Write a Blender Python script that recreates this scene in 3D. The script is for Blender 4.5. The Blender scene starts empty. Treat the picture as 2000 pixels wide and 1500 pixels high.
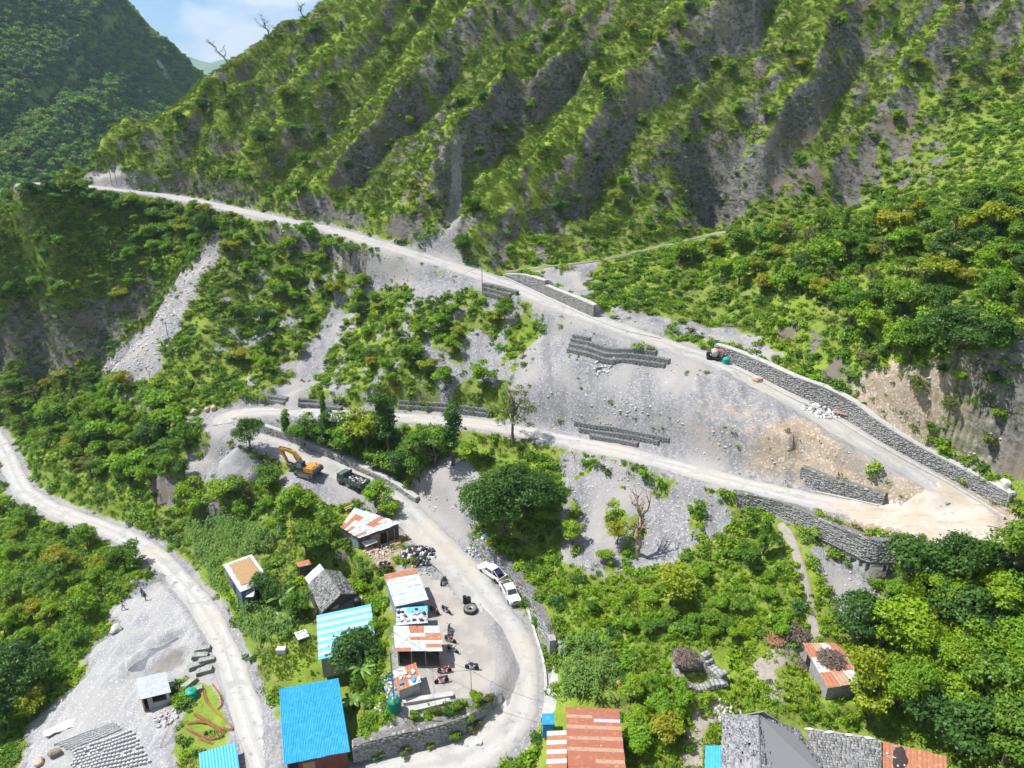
import bpy, bmesh, math, random
import numpy as np
from mathutils import Vector, Matrix
random.seed(7); RNG = np.random.default_rng(11)
R = math.radians
scene = bpy.context.scene
# ---------------------------------------------------------------- camera
F = 1388.0            # focal length in pixels of the 2000 px wide photograph
PITCH = R(21.6); HC = 68.0
cam_d = bpy.data.cameras.new('camera'); cam = bpy.data.objects.new('camera', cam_d)
scene.collection.objects.link(cam); scene.camera = cam
cam_d.sensor_width = 36.0; cam_d.lens = 36.0 * F / 2000.0
cam_d.clip_start = 0.5; cam_d.clip_end = 20000
cam.location = (0, 0, HC); cam.rotation_euler = (math.pi/2 - PITCH, 0, 0)
# ---------------------------------------------------------------- sky and sun
SUN_TO = Vector((-0.50, 0.06, 0.86)).normalized()
SUN_EL = math.asin(SUN_TO.z); SUN_AZ = math.atan2(SUN_TO.x, SUN_TO.y)
world = bpy.data.worlds.new('World'); scene.world = world; world.use_nodes = True
nt = world.node_tree; nt.nodes.clear()
def _wn(t, **k):
    n = nt.nodes.new(t)
    for a, b in k.items(): setattr(n, a, b)
    return n
sky = _wn('ShaderNodeTexSky', sky_type='NISHITA', sun_disc=False, sun_elevation=SUN_EL, sun_rotation=SUN_AZ,
          altitude=900, air_density=1.0, dust_density=0.15, ozone_density=1.0)
tc = _wn('ShaderNodeTexCoord')
mp = _wn('ShaderNodeMapping'); mp.inputs['Scale'].default_value = (1.0, 1.0, 2.4); mp.inputs['Location'].default_value = (2.1, 0.7, 0.1)
n1 = _wn('ShaderNodeTexNoise'); n1.inputs['Scale'].default_value = 6.0; n1.inputs['Detail'].default_value = 4; n1.inputs['Roughness'].default_value = 0.52
cr = _wn('ShaderNodeValToRGB'); cr.color_ramp.elements[0].position = 0.45; cr.color_ramp.elements[1].position = 0.57
mixc = _wn('ShaderNodeMix', data_type='RGBA'); mixc.inputs['B'].default_value = (6.7, 6.8, 6.9, 1)
bg = _wn('ShaderNodeBackground'); bg.inputs['Strength'].default_value = 0.085
out = _wn('ShaderNodeOutputWorld')
L = nt.links.new
L(tc.outputs['Generated'], mp.inputs['Vector']); L(mp.outputs['Vector'], n1.inputs['Vector'])
L(n1.outputs['Fac'], cr.inputs['Fac']); L(cr.outputs['Color'], mixc.inputs['Factor'])
tint = _wn('ShaderNodeMix', data_type='RGBA', blend_type='MULTIPLY'); tint.inputs['Factor'].default_value = 1.0; tint.inputs['B'].default_value = (.60, .71, .86, 1)
L(sky.outputs['Color'], tint.inputs['A']); L(tint.outputs['Result'], mixc.inputs['A']); L(mixc.outputs['Result'], bg.inputs['Color']); L(bg.outputs['Background'], out.inputs['Surface'])
sun_d = bpy.data.lights.new('sun', 'SUN'); sun_d.energy = 5.0; sun_d.angle = R(0.6); sun_d.color = (1.0, 0.98, 0.945)
sun = bpy.data.objects.new('sun', sun_d); scene.collection.objects.link(sun)
sun.rotation_euler = SUN_TO.to_track_quat('Z', 'Y').to_euler(); sun.location = (0, 0, 200)
vs = scene.view_settings
vs.view_transform = 'Standard'; vs.look = 'None'; vs.exposure = 0.75; vs.gamma = 1.0; vs.use_curve_mapping = False
scene.cycles.max_bounces = 6; scene.cycles.diffuse_bounces = 2; scene.cycles.glossy_bounces = 2
scene.cycles.transmission_bounces = 3; scene.cycles.volume_bounces = 0; scene.cycles.transparent_max_bounces = 4
scene.cycles.use_denoising = True; scene.cycles.use_adaptive_sampling = True; scene.cycles.adaptive_threshold = 0.035
C = scene.collection
# ================================================================ helpers
CP, SP = math.cos(PITCH), math.sin(PITCH)
def ray(u, v):
    a = (u-1000)/F; b = (750-v)/F
    return np.array([a, CP + b*SP, -SP + b*CP])
def P(u, v, z):
    d = ray(u, v); t = (z-HC)/d[2]
    return Vector((d[0]*t, d[1]*t, z))
def D(u, v, Y):
    d = ray(u, v); t = Y/d[1]
    return Vector((d[0]*t, Y, HC + d[2]*t))
def proj(x, y, z):
    q = z-HC; zc = y*CP - q*SP; yc = y*SP + q*CP
    zc = np.maximum(zc, 1.0)
    return 1000 + F*x/zc, 750 - F*yc/zc
_perm = np.random.default_rng(3).permutation(512)
_perm = np.concatenate([_perm, _perm, _perm])
_ga = np.random.default_rng(4).random(512)*2*np.pi
_gx, _gy = np.cos(_ga), np.sin(_ga)
def perlin(x, y):
    xi = np.floor(x).astype(int); yi = np.floor(y).astype(int)
    xf = x-xi; yf = y-yi; xi &= 511; yi &= 511
    u = xf*xf*xf*(xf*(xf*6-15)+10); v = yf*yf*yf*(yf*(yf*6-15)+10)
    def g(a, b, dx, dy):
        h = _perm[_perm[a & 511]+(b & 511)]
        return _gx[h]*dx + _gy[h]*dy
    n00 = g(xi, yi, xf, yf); n10 = g(xi+1, yi, xf-1, yf); n01 = g(xi, yi+1, xf, yf-1); n11 = g(xi+1, yi+1, xf-1, yf-1)
    return (n00*(1-u)+n10*u)*(1-v) + (n01*(1-u)+n11*u)*v
def fbm(x, y, o=4, lac=2.03, gain=0.5):
    s = 0; a = 1.0
    for i in range(o):
        s = s + a*perlin(x+17.3*i, y-9.1*i); x = x*lac; y = y*lac; a *= gain
    return s
def sstep(a, b, x):
    t = np.clip((x-a)/(b-a), 0, 1); return t*t*(3-2*t)
def inpoly(u, v, poly):
    ins = np.zeros(np.shape(u), bool); n = len(poly)
    for i in range(n):
        x1, y1 = poly[i]; x2, y2 = poly[(i+1) % n]
        if y1 == y2: continue
        c = ((y1 > v) != (y2 > v)) & (u < (x2-x1)*(v-y1)/(y2-y1)+x1)
        ins ^= c
    return ins
# ---- objects
def link(o, parent=None):
    C.objects.link(o)
    if parent is not None: o.parent = parent
    return o
def tag(o, label=None, cat=None, group=None, kind=None):
    if label: o['label'] = label
    if cat: o['category'] = cat
    if group: o['group'] = group
    if kind: o['kind'] = kind
    return o
def empty(name, loc, rz=0.0, label=None, cat=None, group=None):
    o = bpy.data.objects.new(name, None); o.location = loc; o.rotation_euler = (0, 0, rz); o.empty_display_size = 0.3
    C.objects.link(o); return tag(o, label, cat, group)
def np_mesh(name, verts, faces, mats=(), smooth=False):
    """fast mesh from numpy: faces (n,3) or (n,4) int array"""
    verts = np.asarray(verts, np.float32); faces = np.asarray(faces, np.int32)
    me = bpy.data.meshes.new(name); k = faces.shape[1]
    me.vertices.add(len(verts)); me.vertices.foreach_set('co', verts.ravel())
    me.loops.add(faces.size); me.loops.foreach_set('vertex_index', faces.ravel())
    me.polygons.add(len(faces)); me.polygons.foreach_set('loop_start', np.arange(0, faces.size, k, dtype=np.int32))
    if smooth: me.polygons.foreach_set('use_smooth', np.ones(len(faces), bool))
    me.update(calc_edges=True)
    for m in mats: me.materials.append(m)
    return me
class MB:
    """mesh builder: plain python lists; optional origin subtracted at build"""
    def __init__(s, org=(0, 0, 0)):
        s.v = []; s.f = []; s.m = []; s.org = Vector(org); s.cur = 0
    def add(s, vs, fs):
        o = len(s.v); s.v += [tuple(Vector(p)-s.org) for p in vs]
        for f in fs: s.f.append(tuple(o+i for i in f)); s.m.append(s.cur)
        return s
    def quad(s, a, b, c, d): return s.add([a, b, c, d], [(0, 1, 2, 3)])
    def box(s, c, size, rz=0.0, rot=None, taper=1.0, jit=0.0):
        M = rot if rot is not None else Matrix.Rotation(rz, 3, 'Z'); c = Vector(c); x, y, z = size[0]/2, size[1]/2, size[2]/2
        vs = []
        for dz in (-1, 1):
            t = 1.0 if dz < 0 else taper
            for dx, dy in ((-1, -1), (1, -1), (1, 1), (-1, 1)):
                p = Vector((dx*x*t, dy*y*t, dz*z))
                if jit: p += Vector((random.uniform(-jit, jit), random.uniform(-jit, jit), random.uniform(-jit, jit)))
                vs.append(c + M @ p)
        return s.add(vs, [(3, 2, 1, 0), (4, 5, 6, 7), (0, 1, 5, 4), (1, 2, 6, 5), (2, 3, 7, 6), (3, 0, 4, 7)])
    def slab(s, a, b, c, d, t):
        """quad a,b,c,d (ccw from above) thickened downward by t along its normal"""
        a, b, c, d = map(Vector, (a, b, c, d)); n = (b-a).cross(d-a).normalized()*t
        return s.add([a-n, b-n, c-n, d-n, a, b, c, d], [(3, 2, 1, 0), (4, 5, 6, 7), (0, 1, 5, 4), (1, 2, 6, 5), (2, 3, 7, 6), (3, 0, 4, 7)])
    def tube(s, pts, rad, n=6, caps=True):
        pts = [Vector(p) for p in pts]
        if not hasattr(rad, '__len__'): rad = [rad]*len(pts)
        vs = []; fs = []
        ref = None
        for i, p in enumerate(pts):
            t = (pts[min(i+1, len(pts)-1)] - pts[max(i-1, 0)])
            if t.length < 1e-6: t = Vector((0, 0, 1))
            t.normalize()
            if ref is None: ref = Vector((1, 0, 0)) if abs(t.x) < 0.8 else Vector((0, 1, 0))
            a = (ref - t*ref.dot(t)).normalized(); b = t.cross(a); ref = a
            for k in range(n):
                w = 2*math.pi*k/n; vs.append(p + (a*math.cos(w)+b*math.sin(w))*rad[i])
        for i in range(len(pts)-1):
            for k in range(n):
                k2 = (k+1) % n; fs.append((i*n+k, i*n+k2, (i+1)*n+k2, (i+1)*n+k))
        if caps: fs.append(tuple(range(n-1, -1, -1))); fs.append(tuple((len(pts)-1)*n+k for k in range(n)))
        return s.add(vs, fs)
    def lathe(s, prof, c, n=16, axis='Z', M=None):
        """prof: list of (radius, height)"""
        c = Vector(c); vs = []; fs = []
        for r, h in prof:
            for k in range(n):
                w = 2*math.pi*k/n; p = Vector((r*math.cos(w), r*math.sin(w), h))
                if axis == 'Y': p = Vector((p.x, p.z, p.y))
                if axis == 'X': p = Vector((p.z, p.x, p.y))
                if M is not None: p = M @ p
                vs.append(c+p)
        for i in range(len(prof)-1):
            for k in range(n):
                k2 = (k+1) % n; fs.append((i*n+k, i*n+k2, (i+1)*n+k2, (i+1)*n+k))
        fs.append(tuple(range(n-1, -1, -1))); fs.append(tuple((len(prof)-1)*n+k for k in range(n)))
        return s.add(vs, fs)
    def extrude(s, poly, y0, y1, M=None, c=(0, 0, 0)):
        """profile in XZ extruded along Y"""
        n = len(poly); c = Vector(c); vs = []
        for y in (y0, y1):
            for x, z in poly:
                p = Vector((x, y, z)); vs.append(c + (M @ p if M is not None else p))
        fs = [tuple(range(n)), tuple(range(2*n-1, n-1, -1))]
        for i in range(n): j = (i+1) % n; fs.append((j, i, n+i, n+j))
        return s.add(vs, fs)
    def mesh(s, name, mats, smooth=False):
        me = bpy.data.meshes.new(name); me.from_pydata(s.v, [], s.f)
        if not isinstance(mats, (list, tuple)): mats = [mats]
        for m in mats: me.materials.append(m)
        if len(mats) > 1: me.polygons.foreach_set('material_index', s.m)
        if smooth: me.polygons.foreach_set('use_smooth', [True]*len(me.polygons))
        me.update(); return me
    def build(s, name, mats, parent=None, smooth=False):
        return link(bpy.data.objects.new(name, s.mesh(name, mats, smooth)), parent)
def copy_tree(o, parent=None):
    c = o.copy(); C.objects.link(c); c.parent = parent
    for ch in list(o.children): copy_tree(ch, c)
    return c
def set_mat(o, m):
    for sl in o.material_slots: sl.link = 'OBJECT'; sl.material = m
# ---- materials
def mat(name, col=(.5, .5, .5), rough=.8, metal=0.0, noise=None, bump=None, spec=.3, emis=None, alpha=None):
    """noise=(scale, col2, lo, hi) second colour mixed by noise; bump=(scale,strength,distance)"""
    m = bpy.data.materials.new(name); m.use_nodes = True; t = m.node_tree; b = t.nodes['Principled BSDF']
    b.inputs['Base Color'].default_value = (*col, 1); b.inputs['Roughness'].default_value = rough; b.inputs['Metallic'].default_value = metal
    b.inputs['Specular IOR Level'].default_value = spec
    tcn = t.nodes.new('ShaderNodeTexCoord')
    if noise:
        lst = noise if isinstance(noise, list) else [noise]; prev = None
        for sc_, c2, lo, hi in lst:
            n = t.nodes.new('ShaderNodeTexNoise'); n.inputs['Scale'].default_value = sc_; n.inputs['Detail'].default_value = 5; n.inputs['Roughness'].default_value = .62
            r = t.nodes.new('ShaderNodeMapRange'); r.inputs[1].default_value = lo; r.inputs[2].default_value = hi
            mx = t.nodes.new('ShaderNodeMix'); mx.data_type = 'RGBA'; mx.inputs['A'].default_value = (*col, 1); mx.inputs['B'].default_value = (*c2, 1)
            geo = t.nodes.new('ShaderNodeNewGeometry')
            t.links.new(geo.outputs['Position'], n.inputs['Vector'])
            t.links.new(n.outputs['Fac'], r.inputs[0]); t.links.new(r.outputs[0], mx.inputs['Factor'])
            if prev is not None: t.links.new(prev.outputs['Result'], mx.inputs['A'])
            prev = mx
        t.links.new(prev.outputs['Result'], b.inputs['Base Color'])
    if bump:
        n2 = t.nodes.new('ShaderNodeTexNoise'); n2.inputs['Scale'].default_value = bump[0]; n2.inputs['Detail'].default_value = 6
        bp = t.nodes.new('ShaderNodeBump'); bp.inputs['Strength'].default_value = bump[1]; bp.inputs['Distance'].default_value = bump[2]
        geo2 = t.nodes.new('ShaderNodeNewGeometry'); t.links.new(geo2.outputs['Position'], n2.inputs['Vector'])
        t.links.new(n2.outputs['Fac'], bp.inputs['Height']); t.links.new(bp.outputs['Normal'], b.inputs['Normal'])
    return m
class NG:
    """tiny node-graph helper"""
    def __init__(s, m): s.t = m.node_tree; s.b = s.t.nodes['Principled BSDF']
    def n(s, typ, **k):
        o = s.t.nodes.new(typ)
        for a, b in k.items(): setattr(o, a, b)
        return o
    def l(s, a, b): s.t.links.new(a, b)
    def noise(s, vec, scale, detail=4, rough=.55, dist=0.0):
        n = s.n('ShaderNodeTexNoise'); n.inputs['Scale'].default_value = scale; n.inputs['Detail'].default_value = detail
        n.inputs['Roughness'].default_value = rough; n.inputs['Distortion'].default_value = dist
        if vec is not None: s.l(vec, n.inputs['Vector'])
        return n.outputs['Fac']
    def rng(s, val, a, b, c=0.0, d=1.0):
        n = s.n('ShaderNodeMapRange'); n.interpolation_type = 'SMOOTHSTEP'
        for i, x in enumerate((a, b, c, d)): n.inputs[i+1].default_value = x
        s.l(val, n.inputs[0]); return n.outputs[0]
    def mix(s, f, a, b):
        n = s.n('ShaderNodeMix', data_type='RGBA')
        for k, x in (('Factor', f), ('A', a), ('B', b)):
            if isinstance(x, (tuple, list)): n.inputs[k].default_value = (*x, 1)
            elif isinstance(x, (int, float)): n.inputs[k].default_value = x
            else: s.l(x, n.inputs[k])
        return n.outputs['Result']
    def math(s, op, a, b=0.0):
        n = s.n('ShaderNodeMath', operation=op)
        for i, x in enumerate((a, b)):
            if isinstance(x, (int, float)): n.inputs[i].default_value = x
            else: s.l(x, n.inputs[i])
        return n.outputs[0]
    def scaled(s, vec, sx, sy, sz, rot=(0, 0, 0)):
        n = s.n('ShaderNodeMapping'); n.inputs['Scale'].default_value = (sx, sy, sz); n.inputs['Rotation'].default_value = rot; s.l(vec, n.inputs['Vector']); return n.outputs[0]
    def attr(s, name):
        n = s.n('ShaderNodeAttribute', attribute_name=name); return n
    def pos(s): return s.n('ShaderNodeNewGeometry').outputs['Position']
    def bump(s, h, strength=.5, dist=.1, normal=None):
        n = s.n('ShaderNodeBump'); n.inputs['Strength'].default_value = strength; n.inputs['Distance'].default_value = dist; s.l(h, n.inputs['Height'])
        if normal is not None: s.l(normal, n.inputs['Normal'])
        return n.outputs['Normal']
def new_mat(name, rough=.9, spec=.2):
    m = bpy.data.materials.new(name); m.use_nodes = True; b = m.node_tree.nodes['Principled BSDF']
    b.inputs['Roughness'].default_value = rough; b.inputs['Specular IOR Level'].default_value = spec
    return m, NG(m)
# ================================================================ terrain control points
def catmull(pts, step=0.6):
    pts = [np.array(p, float) for p in pts]; out = []
    n = len(pts)
    for i in range(n-1):
        p0 = pts[max(i-1, 0)]; p1 = pts[i]; p2 = pts[i+1]; p3 = pts[min(i+2, n-1)]
        k = max(2, int(np.linalg.norm(p2-p1)/step))
        for j in range(k):
            t = j/k
            out.append(0.5*((2*p1)+(-p0+p2)*t+(2*p0-5*p1+4*p2-p3)*t*t+(-p0+3*p1-3*p2+p3)*t**3))
    out.append(pts[-1]); return np.array(out)
def road_px(lst): return catmull([P(u, v, z) for u, v, z in lst])
ROAD_LOW = road_px([(660,1560,-4.6),(760,1512,-4.0),(850,1492,-3.4),(935,1462,-2.8),(992,1405,-2.0),(1012,1335,-1.2),(1005,1275,-.7),(975,1210,-.2),(930,1150,.1),(882,1090,.6),(828,1035,1.2),(775,985,2.0),(735,955,2.7),(690,928,3.4),(600,892,4.6),(520,862,6.0),(462,842,7.3),(437,828,8.0)])
ROAD_MID = road_px([(437,828,8.0),(440,815,8.3),(470,806,8.6),(540,803,9.0),(650,808,9.6),(780,815,10.3),(900,824,11.0),(1000,838,11.6),(1100,858,12.3),(1200,880,13.0),(1300,905,13.7),(1400,932,14.4),(1500,957,15.0),(1600,980,15.5),(1700,1000,16.0),(1790,1022,16.5),(1850,1030,16.9)])
ROAD_UP = road_px([(1850,1030,16.9),(1893,1018,17.3),(1888,985,17.9),(1840,952,18.7),(1780,915,19.7),(1700,868,21.3),(1600,808,23.0),(1500,754,24.6),(1400,707,26.0),(1300,672,27.2),(1200,637,28.3),(1100,600,29.4),(1000,560,30.8),(900,525,32.5),(820,500,34.2),(740,476,36),(640,447,38),(540,427,40),(430,403,42),(330,383,44),(230,371,46),(150,362,47.5),(60,358,48.5)])
ROAD_VAL = road_px([(620,1640,-5.0),(540,1540,-5.0),(505,1455,-5.2),(470,1350,-5.8),(440,1270,-6.3),(405,1200,-6.7),(350,1130,-7.2),(290,1075,-7.7),(215,1035,-8.2),(120,1000,-8.8),(55,965,-9.2),(28,925,-9.5),(8,880,-9.8),(-25,830,-10),(-80,770,-10)])
TRACK = road_px([(985,532,31.3),(1050,523,32.2),(1120,516,33.2),(1200,503,34.3),(1300,479,35.6),(1420,452,37.2)])
ROADS = [(ROAD_LOW, 3.0), (ROAD_MID, 2.3), (ROAD_UP, 2.9), (ROAD_VAL, 1.95), (TRACK, 1.1)]
cps = []
def Z(*l): cps.extend(P(*q) for q in l)
def Y(*l): cps.extend(D(*q) for q in l)
for rd, hw in ROADS: cps.extend(Vector(p) for p in rd[::10])
# garage yard and surroundings (z known)
Z((860,1200,0),(890,1280,-.1),(830,1350,-.1),(900,1340,-.3),(790,1200,.1),(800,1110,.8),(760,1060,1.2),(720,1090,.6),(700,1040,1.0),(640,990,1.2),
  (660,1130,-1.6),(630,1180,-2.0),(560,1150,-2.8),(480,1130,-3.4),(470,1060,-3.4),(560,1040,-1.2),(560,1290,-4.0),(520,1380,-4.3),(590,1420,-4.3),(700,1300,-2.8),(690,1420,-3.2),(660,1480,-4.2),(740,1400,-1.2),
  (400,1010,-4.2),(330,1030,-5.5),(380,1100,-6.0),(300,960,-3),(200,980,-6.0),(100,930,-6.5),(200,900,-2.5),(100,850,-4),(0,800,-6),(300,880,1.0),(200,820,2.5),(380,870,4.5),(430,900,3.2),(480,920,3.0),(380,920,1.0),(560,950,3.2),(520,960,1.0),(600,960,2.4),(500,1010,-1.6),
  (280,1180,-7.3),(240,1260,-7.5),(180,1340,-7.8),(330,1290,-6.9),(300,1350,-7.1),(380,1380,-6.4),(250,1440,-7.8),(120,1440,-8.3),(350,1460,-6.8),(200,1560,-8.2),(400,1560,-6.2),
  (180,1180,-9.5),(100,1120,-10),(100,1250,-11),(30,1100,-10),(0,1200,-12.5),(40,1300,-12.5),(0,1420,-12.5),(100,1040,-9.3),(0,980,-10.5),(-200,1000,-13),(-200,1300,-14),(-200,850,-12),(-150,1500,-13))
# right of the lower road
Z((1120,1110,3.6),(1080,1060,4.0),(1010,1040,4.2),(1130,1190,2.8),(1250,1150,3.6),(1200,1080,5.0),(1300,1050,7.0),(1100,970,8.2),(1000,930,8.8),(930,960,6.2),(890,1000,4.0),(850,930,7.0),(1200,960,9.8),(1350,1000,11.2),
  (1200,1240,2.0),(1300,1220,3.2),(1150,1320,.9),(1250,1330,1.4),(1130,1420,-.2),(1220,1430,.2),(1350,1320,2.0),(1400,1220,4.2),(1400,1120,7.0),(1480,1060,10.3),(1500,1180,6.4),(1560,1090,11.0),(1600,1240,5.0),(1650,1150,9.0),(1500,1330,2.8),(1620,1340,2.6),(1700,1270,5.4),(1750,1150,10),(1850,1150,12.3),(1950,1120,14.3),(1990,1050,16.5),(2080,1060,17),(1800,1350,3.6),(1900,1300,6.2),(2000,1250,8.8),(2000,1400,4.8),(1700,1440,1.4),(1550,1430,1.0),(1400,1420,.4),(1350,1480,-.2),(1250,1540,-1.2),(1500,1600,-1),(1800,1560,1.0),(2050,1560,3),(1100,1560,-2),(2200,1250,12),(2200,1450,7),
  (1690,1060,12.6),(1800,1105,13.0),(1740,1105,12.3),(1620,1060,12.5))
# hillside between the roads
Y((640,640,161),(720,560,168),(820,600,150),(820,700,137),(950,640,143),(950,720,133),(640,720,147),(560,560,173),(560,660,158),(480,560,172),(480,680,155),(400,660,154),(340,740,146),(420,760,142),(540,750,141),(700,740,138),
  (430,450,184),(380,540,171),(320,630,160),(235,715,153),(300,770,143),(1100,720,124),(1200,750,118),(1050,650,137),(1300,780,110),(1400,810,104),(1500,850,97),(1600,890,90),(1700,940,85.5))
# knoll on the left
Y((200,420,197),(100,430,194),(20,420,190),(-80,470,184),(300,460,190),(200,520,185),(80,520,183),(330,540,180),(300,600,178),(200,600,182),(80,600,183),(0,620,181),(100,690,181),(0,700,179),(200,690,179),(120,742,176),(0,745,173),(270,660,174),(-150,720,165),(-150,560,175),(60,372,200),(120,372,201))
# mountain
Y((640,300,203),(640,150,222),(540,300,206),(440,300,207),(330,330,206),(220,330,207),(540,200,217),(440,210,214),(900,0,238),(900,150,218),(900,300,193),(900,430,174),(760,300,198),(760,420,181),(1050,430,178),(1050,300,194),(1050,150,214),(1050,0,235),
  (1200,0,232),(1200,150,212),(1200,300,195),(1200,430,181),(1350,0,228),(1350,150,210),(1350,300,197),(1350,410,189),(1500,0,225),(1500,150,208),(1500,300,197),(1500,390,191),(1650,0,220),(1650,150,206),(1650,300,195),(1650,385,191),(1800,0,215),(1800,150,203),(1800,290,189),(1750,370,184),(1900,150,198),(1900,270,180),(2000,0,205),(2000,150,193),(2000,270,165),(2150,0,195),(2150,200,165),(2150,350,130))
CREST = [D(172,350,208),D(250,280,215),D(330,230,221),D(400,170,227),D(470,120,233),D(540,60,239),D(640,0,246),D(760,-110,262)]
cps.extend(CREST)
for q in CREST:
    cps.append(q + Vector((-24, 22, -34))); cps.append(q + Vector((-60, 55, -78)))
cps += [Vector(q) for q in ((-40,310,150),(20,310,160),(90,300,165),(170,290,160),(200,230,125),(200,170,85),(-10,270,132),(60,260,130),(130,250,125))]
# wooded nose on the right
Y((1700,780,95.5),(1740,700,101),(1750,600,109),(1750,500,120),(1750,428,131),(1900,700,91),(1950,850,81.5),(1850,820,87),(1900,600,100),(1900,500,110),(1930,410,124),(2000,350,136),(2080,800,78),(2080,600,90),(2080,950,74),(1550,690,117),(1550,600,125),(1550,500,138),(1550,455,146),(1620,720,108.5),(1640,600,117),(1640,440,140),(1400,620,136),(1400,540,148),(1400,482,158),(1300,610,138),(1250,565,147),(1250,510,160),(1160,560,152),(1330,530,153))
for u, v, y0 in ((1750,428,131),(1640,440,140),(1550,455,146),(1400,482,158),(1900,430,121)):
    q = D(u, v, y0); cps.append(q+Vector((3, 18, -5))); cps.append(q+Vector((5, 36, -6.5)))
# edges of the sheet
cps += [Vector(q) for q in ((-110,25,-13),(-60,25,-9),(-25,25,-6),(0,25,-4.5),(30,25,-2),(70,25,2),(120,40,8),(160,60,14),(180,100,35),(-220,60,-16),(-220,120,-14),(-220,180,-8),(-220,240,-4),(-220,300,5),(-160,250,2),(-150,300,0),(-110,300,10),(-190,210,10))]
CPX = np.array([(p.x, p.y, p.z) for p in cps])
keep = []
for i, p in enumerate(CPX):
    if all((p[0]-CPX[j][0])**2+(p[1]-CPX[j][1])**2 > 2.2**2 for j in keep): keep.append(i)
CPX = CPX[keep]
def _phi(d2): return np.sqrt(d2+9.0)
_d2 = ((CPX[:, None, :2]-CPX[None, :, :2])**2).sum(-1)
_n = len(CPX); _A = np.zeros((_n+3, _n+3)); _A[:_n, :_n] = -_phi(_d2) - 0.6*np.eye(_n)*-1.0*0 ; _A[:_n, :_n] += 0.35*np.eye(_n)
_A[:_n, _n] = 1; _A[:_n, _n+1:] = CPX[:, :2]; _A[_n:, :_n] = _A[:_n, _n:].T
_w = np.linalg.solve(_A, np.concatenate([CPX[:, 2], [0, 0, 0]]))
GX0, GX1, GY0, GY1, GS = -216.0, 204.0, 27.0, 309.0, 0.6
gx = np.arange(GX0, GX1, GS); gy = np.arange(GY0, GY1, GS); NX, NY = len(gx), len(gy)
cx = gx[::2]; cy = gy[::2]
_qx, _qy = np.meshgrid(cx, cy); _q = np.stack([_qx.ravel(), _qy.ravel()], 1); _z = np.empty(len(_q))
for i in range(0, len(_q), 20000):
    q = _q[i:i+20000]; d2 = ((q[:, None, :]-CPX[None, :, :2])**2).sum(-1)
    _z[i:i+20000] = -_phi(d2) @ _w[:_n] + _w[_n] + q @ _w[_n+1:]
_z = _z.reshape(len(cy), len(cx))
_z = np.stack([np.interp(gx, cx, r) for r in _z]); H = np.stack([np.interp(gy, cy, c) for c in _z.T]).T.copy()   # (NY,NX)
XX, YY = np.meshgrid(gx, gy)
# ---------------------------------------------------------------- spurs, gullies and roughness
def poly_dist(rd, maxd):
    """distance of every grid vertex to a dense polyline, its height there and the signed side; inf outside maxd"""
    dist = np.full(H.shape, 1e9); zz = np.zeros(H.shape); sgn = np.zeros(H.shape); arc = np.zeros(H.shape)
    acc = 0.0
    for i in range(len(rd)-1):
        a, b = rd[i], rd[i+1]; d = b[:2]-a[:2]; L2 = d@d
        if L2 < 1e-9: continue
        x0 = max(int((min(a[0], b[0])-maxd-GX0)/GS), 0); x1 = min(int((max(a[0], b[0])+maxd-GX0)/GS)+2, NX)
        y0 = max(int((min(a[1], b[1])-maxd-GY0)/GS), 0); y1 = min(int((max(a[1], b[1])+maxd-GY0)/GS)+2, NY)
        if x0 >= x1 or y0 >= y1: acc += L2**.5; continue
        X = XX[y0:y1, x0:x1]; Yv = YY[y0:y1, x0:x1]
        t = np.clip(((X-a[0])*d[0]+(Yv-a[1])*d[1])/L2, 0, 1); px = a[0]+t*d[0]; py = a[1]+t*d[1]
        ds = np.hypot(X-px, Yv-py); m = ds < dist[y0:y1, x0:x1]
        dist[y0:y1, x0:x1][m] = ds[m]; zz[y0:y1, x0:x1][m] = (a[2]+t*(b[2]-a[2]))[m]
        sgn[y0:y1, x0:x1][m] = np.sign(d[0]*(Yv-a[1])-d[1]*(X-a[0]))[m]; arc[y0:y1, x0:x1][m] = (acc+t*L2**.5)[m]
        acc += L2**.5
    return dist, zz, sgn, arc
_base = np.array(sorted([(-200, 225), (-150, 212), (-120, 206)] + [(p[0], p[1]) for p in ROAD_UP if p[0] < -2 and p[1] > 160][::12] + [(p[0], p[1]) for p in TRACK[::12]] + [(110, 190), (150, 165), (200, 140)]))
YB = np.interp(XX, _base[:, 0], _base[:, 1])
MTN = sstep(1.0, 16.0, YY-YB)                       # 1 on the mountain behind the upper road
wx = 10*fbm(XX/48, YY/48, 4); wy = 10*fbm(XX/48+31, YY/48+7, 4)
cc = 0.64*(XX+wx) - 0.77*(YY+wy)
def saw(t, k):
    t = t-np.floor(t); s = np.where(t < k, t/k, (1-t)/(1-k)); return s*s*(3-2*s)*0.55+s*0.45
al = .77*XX+.64*YY; cc2 = cc+9.5*perlin(cc/42+3, al/55)+4*perlin(cc/17+8, al/38)
ph1 = (cc2/24.0+.35) % 1.0; sp1 = saw(cc2/24.0+.35, .70); FALL = sstep(.67, .75, ph1)*(1-sstep(.93, 1.0, ph1)); CRESTG = sstep(.35, .6, ph1)*(1-sstep(.68, .76, ph1)); sp2 = saw(cc/9.3+fbm(XX/30, YY/30, 2)*.8, .62)
rough = fbm(XX/7, YY/7, 5)
bigr = fbm(XX/26, YY/26, 3)
amp = .30+1.05*sstep(-.35, .4, fbm(XX/44+11, YY/44+3, 2))
H += MTN*(9.0*amp*(.6+.4*sstep(-80, 10, XX))*(sp1-.5) + 2.4*(sp2-.5) + 1.8*rough + 2.4*bigr)
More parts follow.
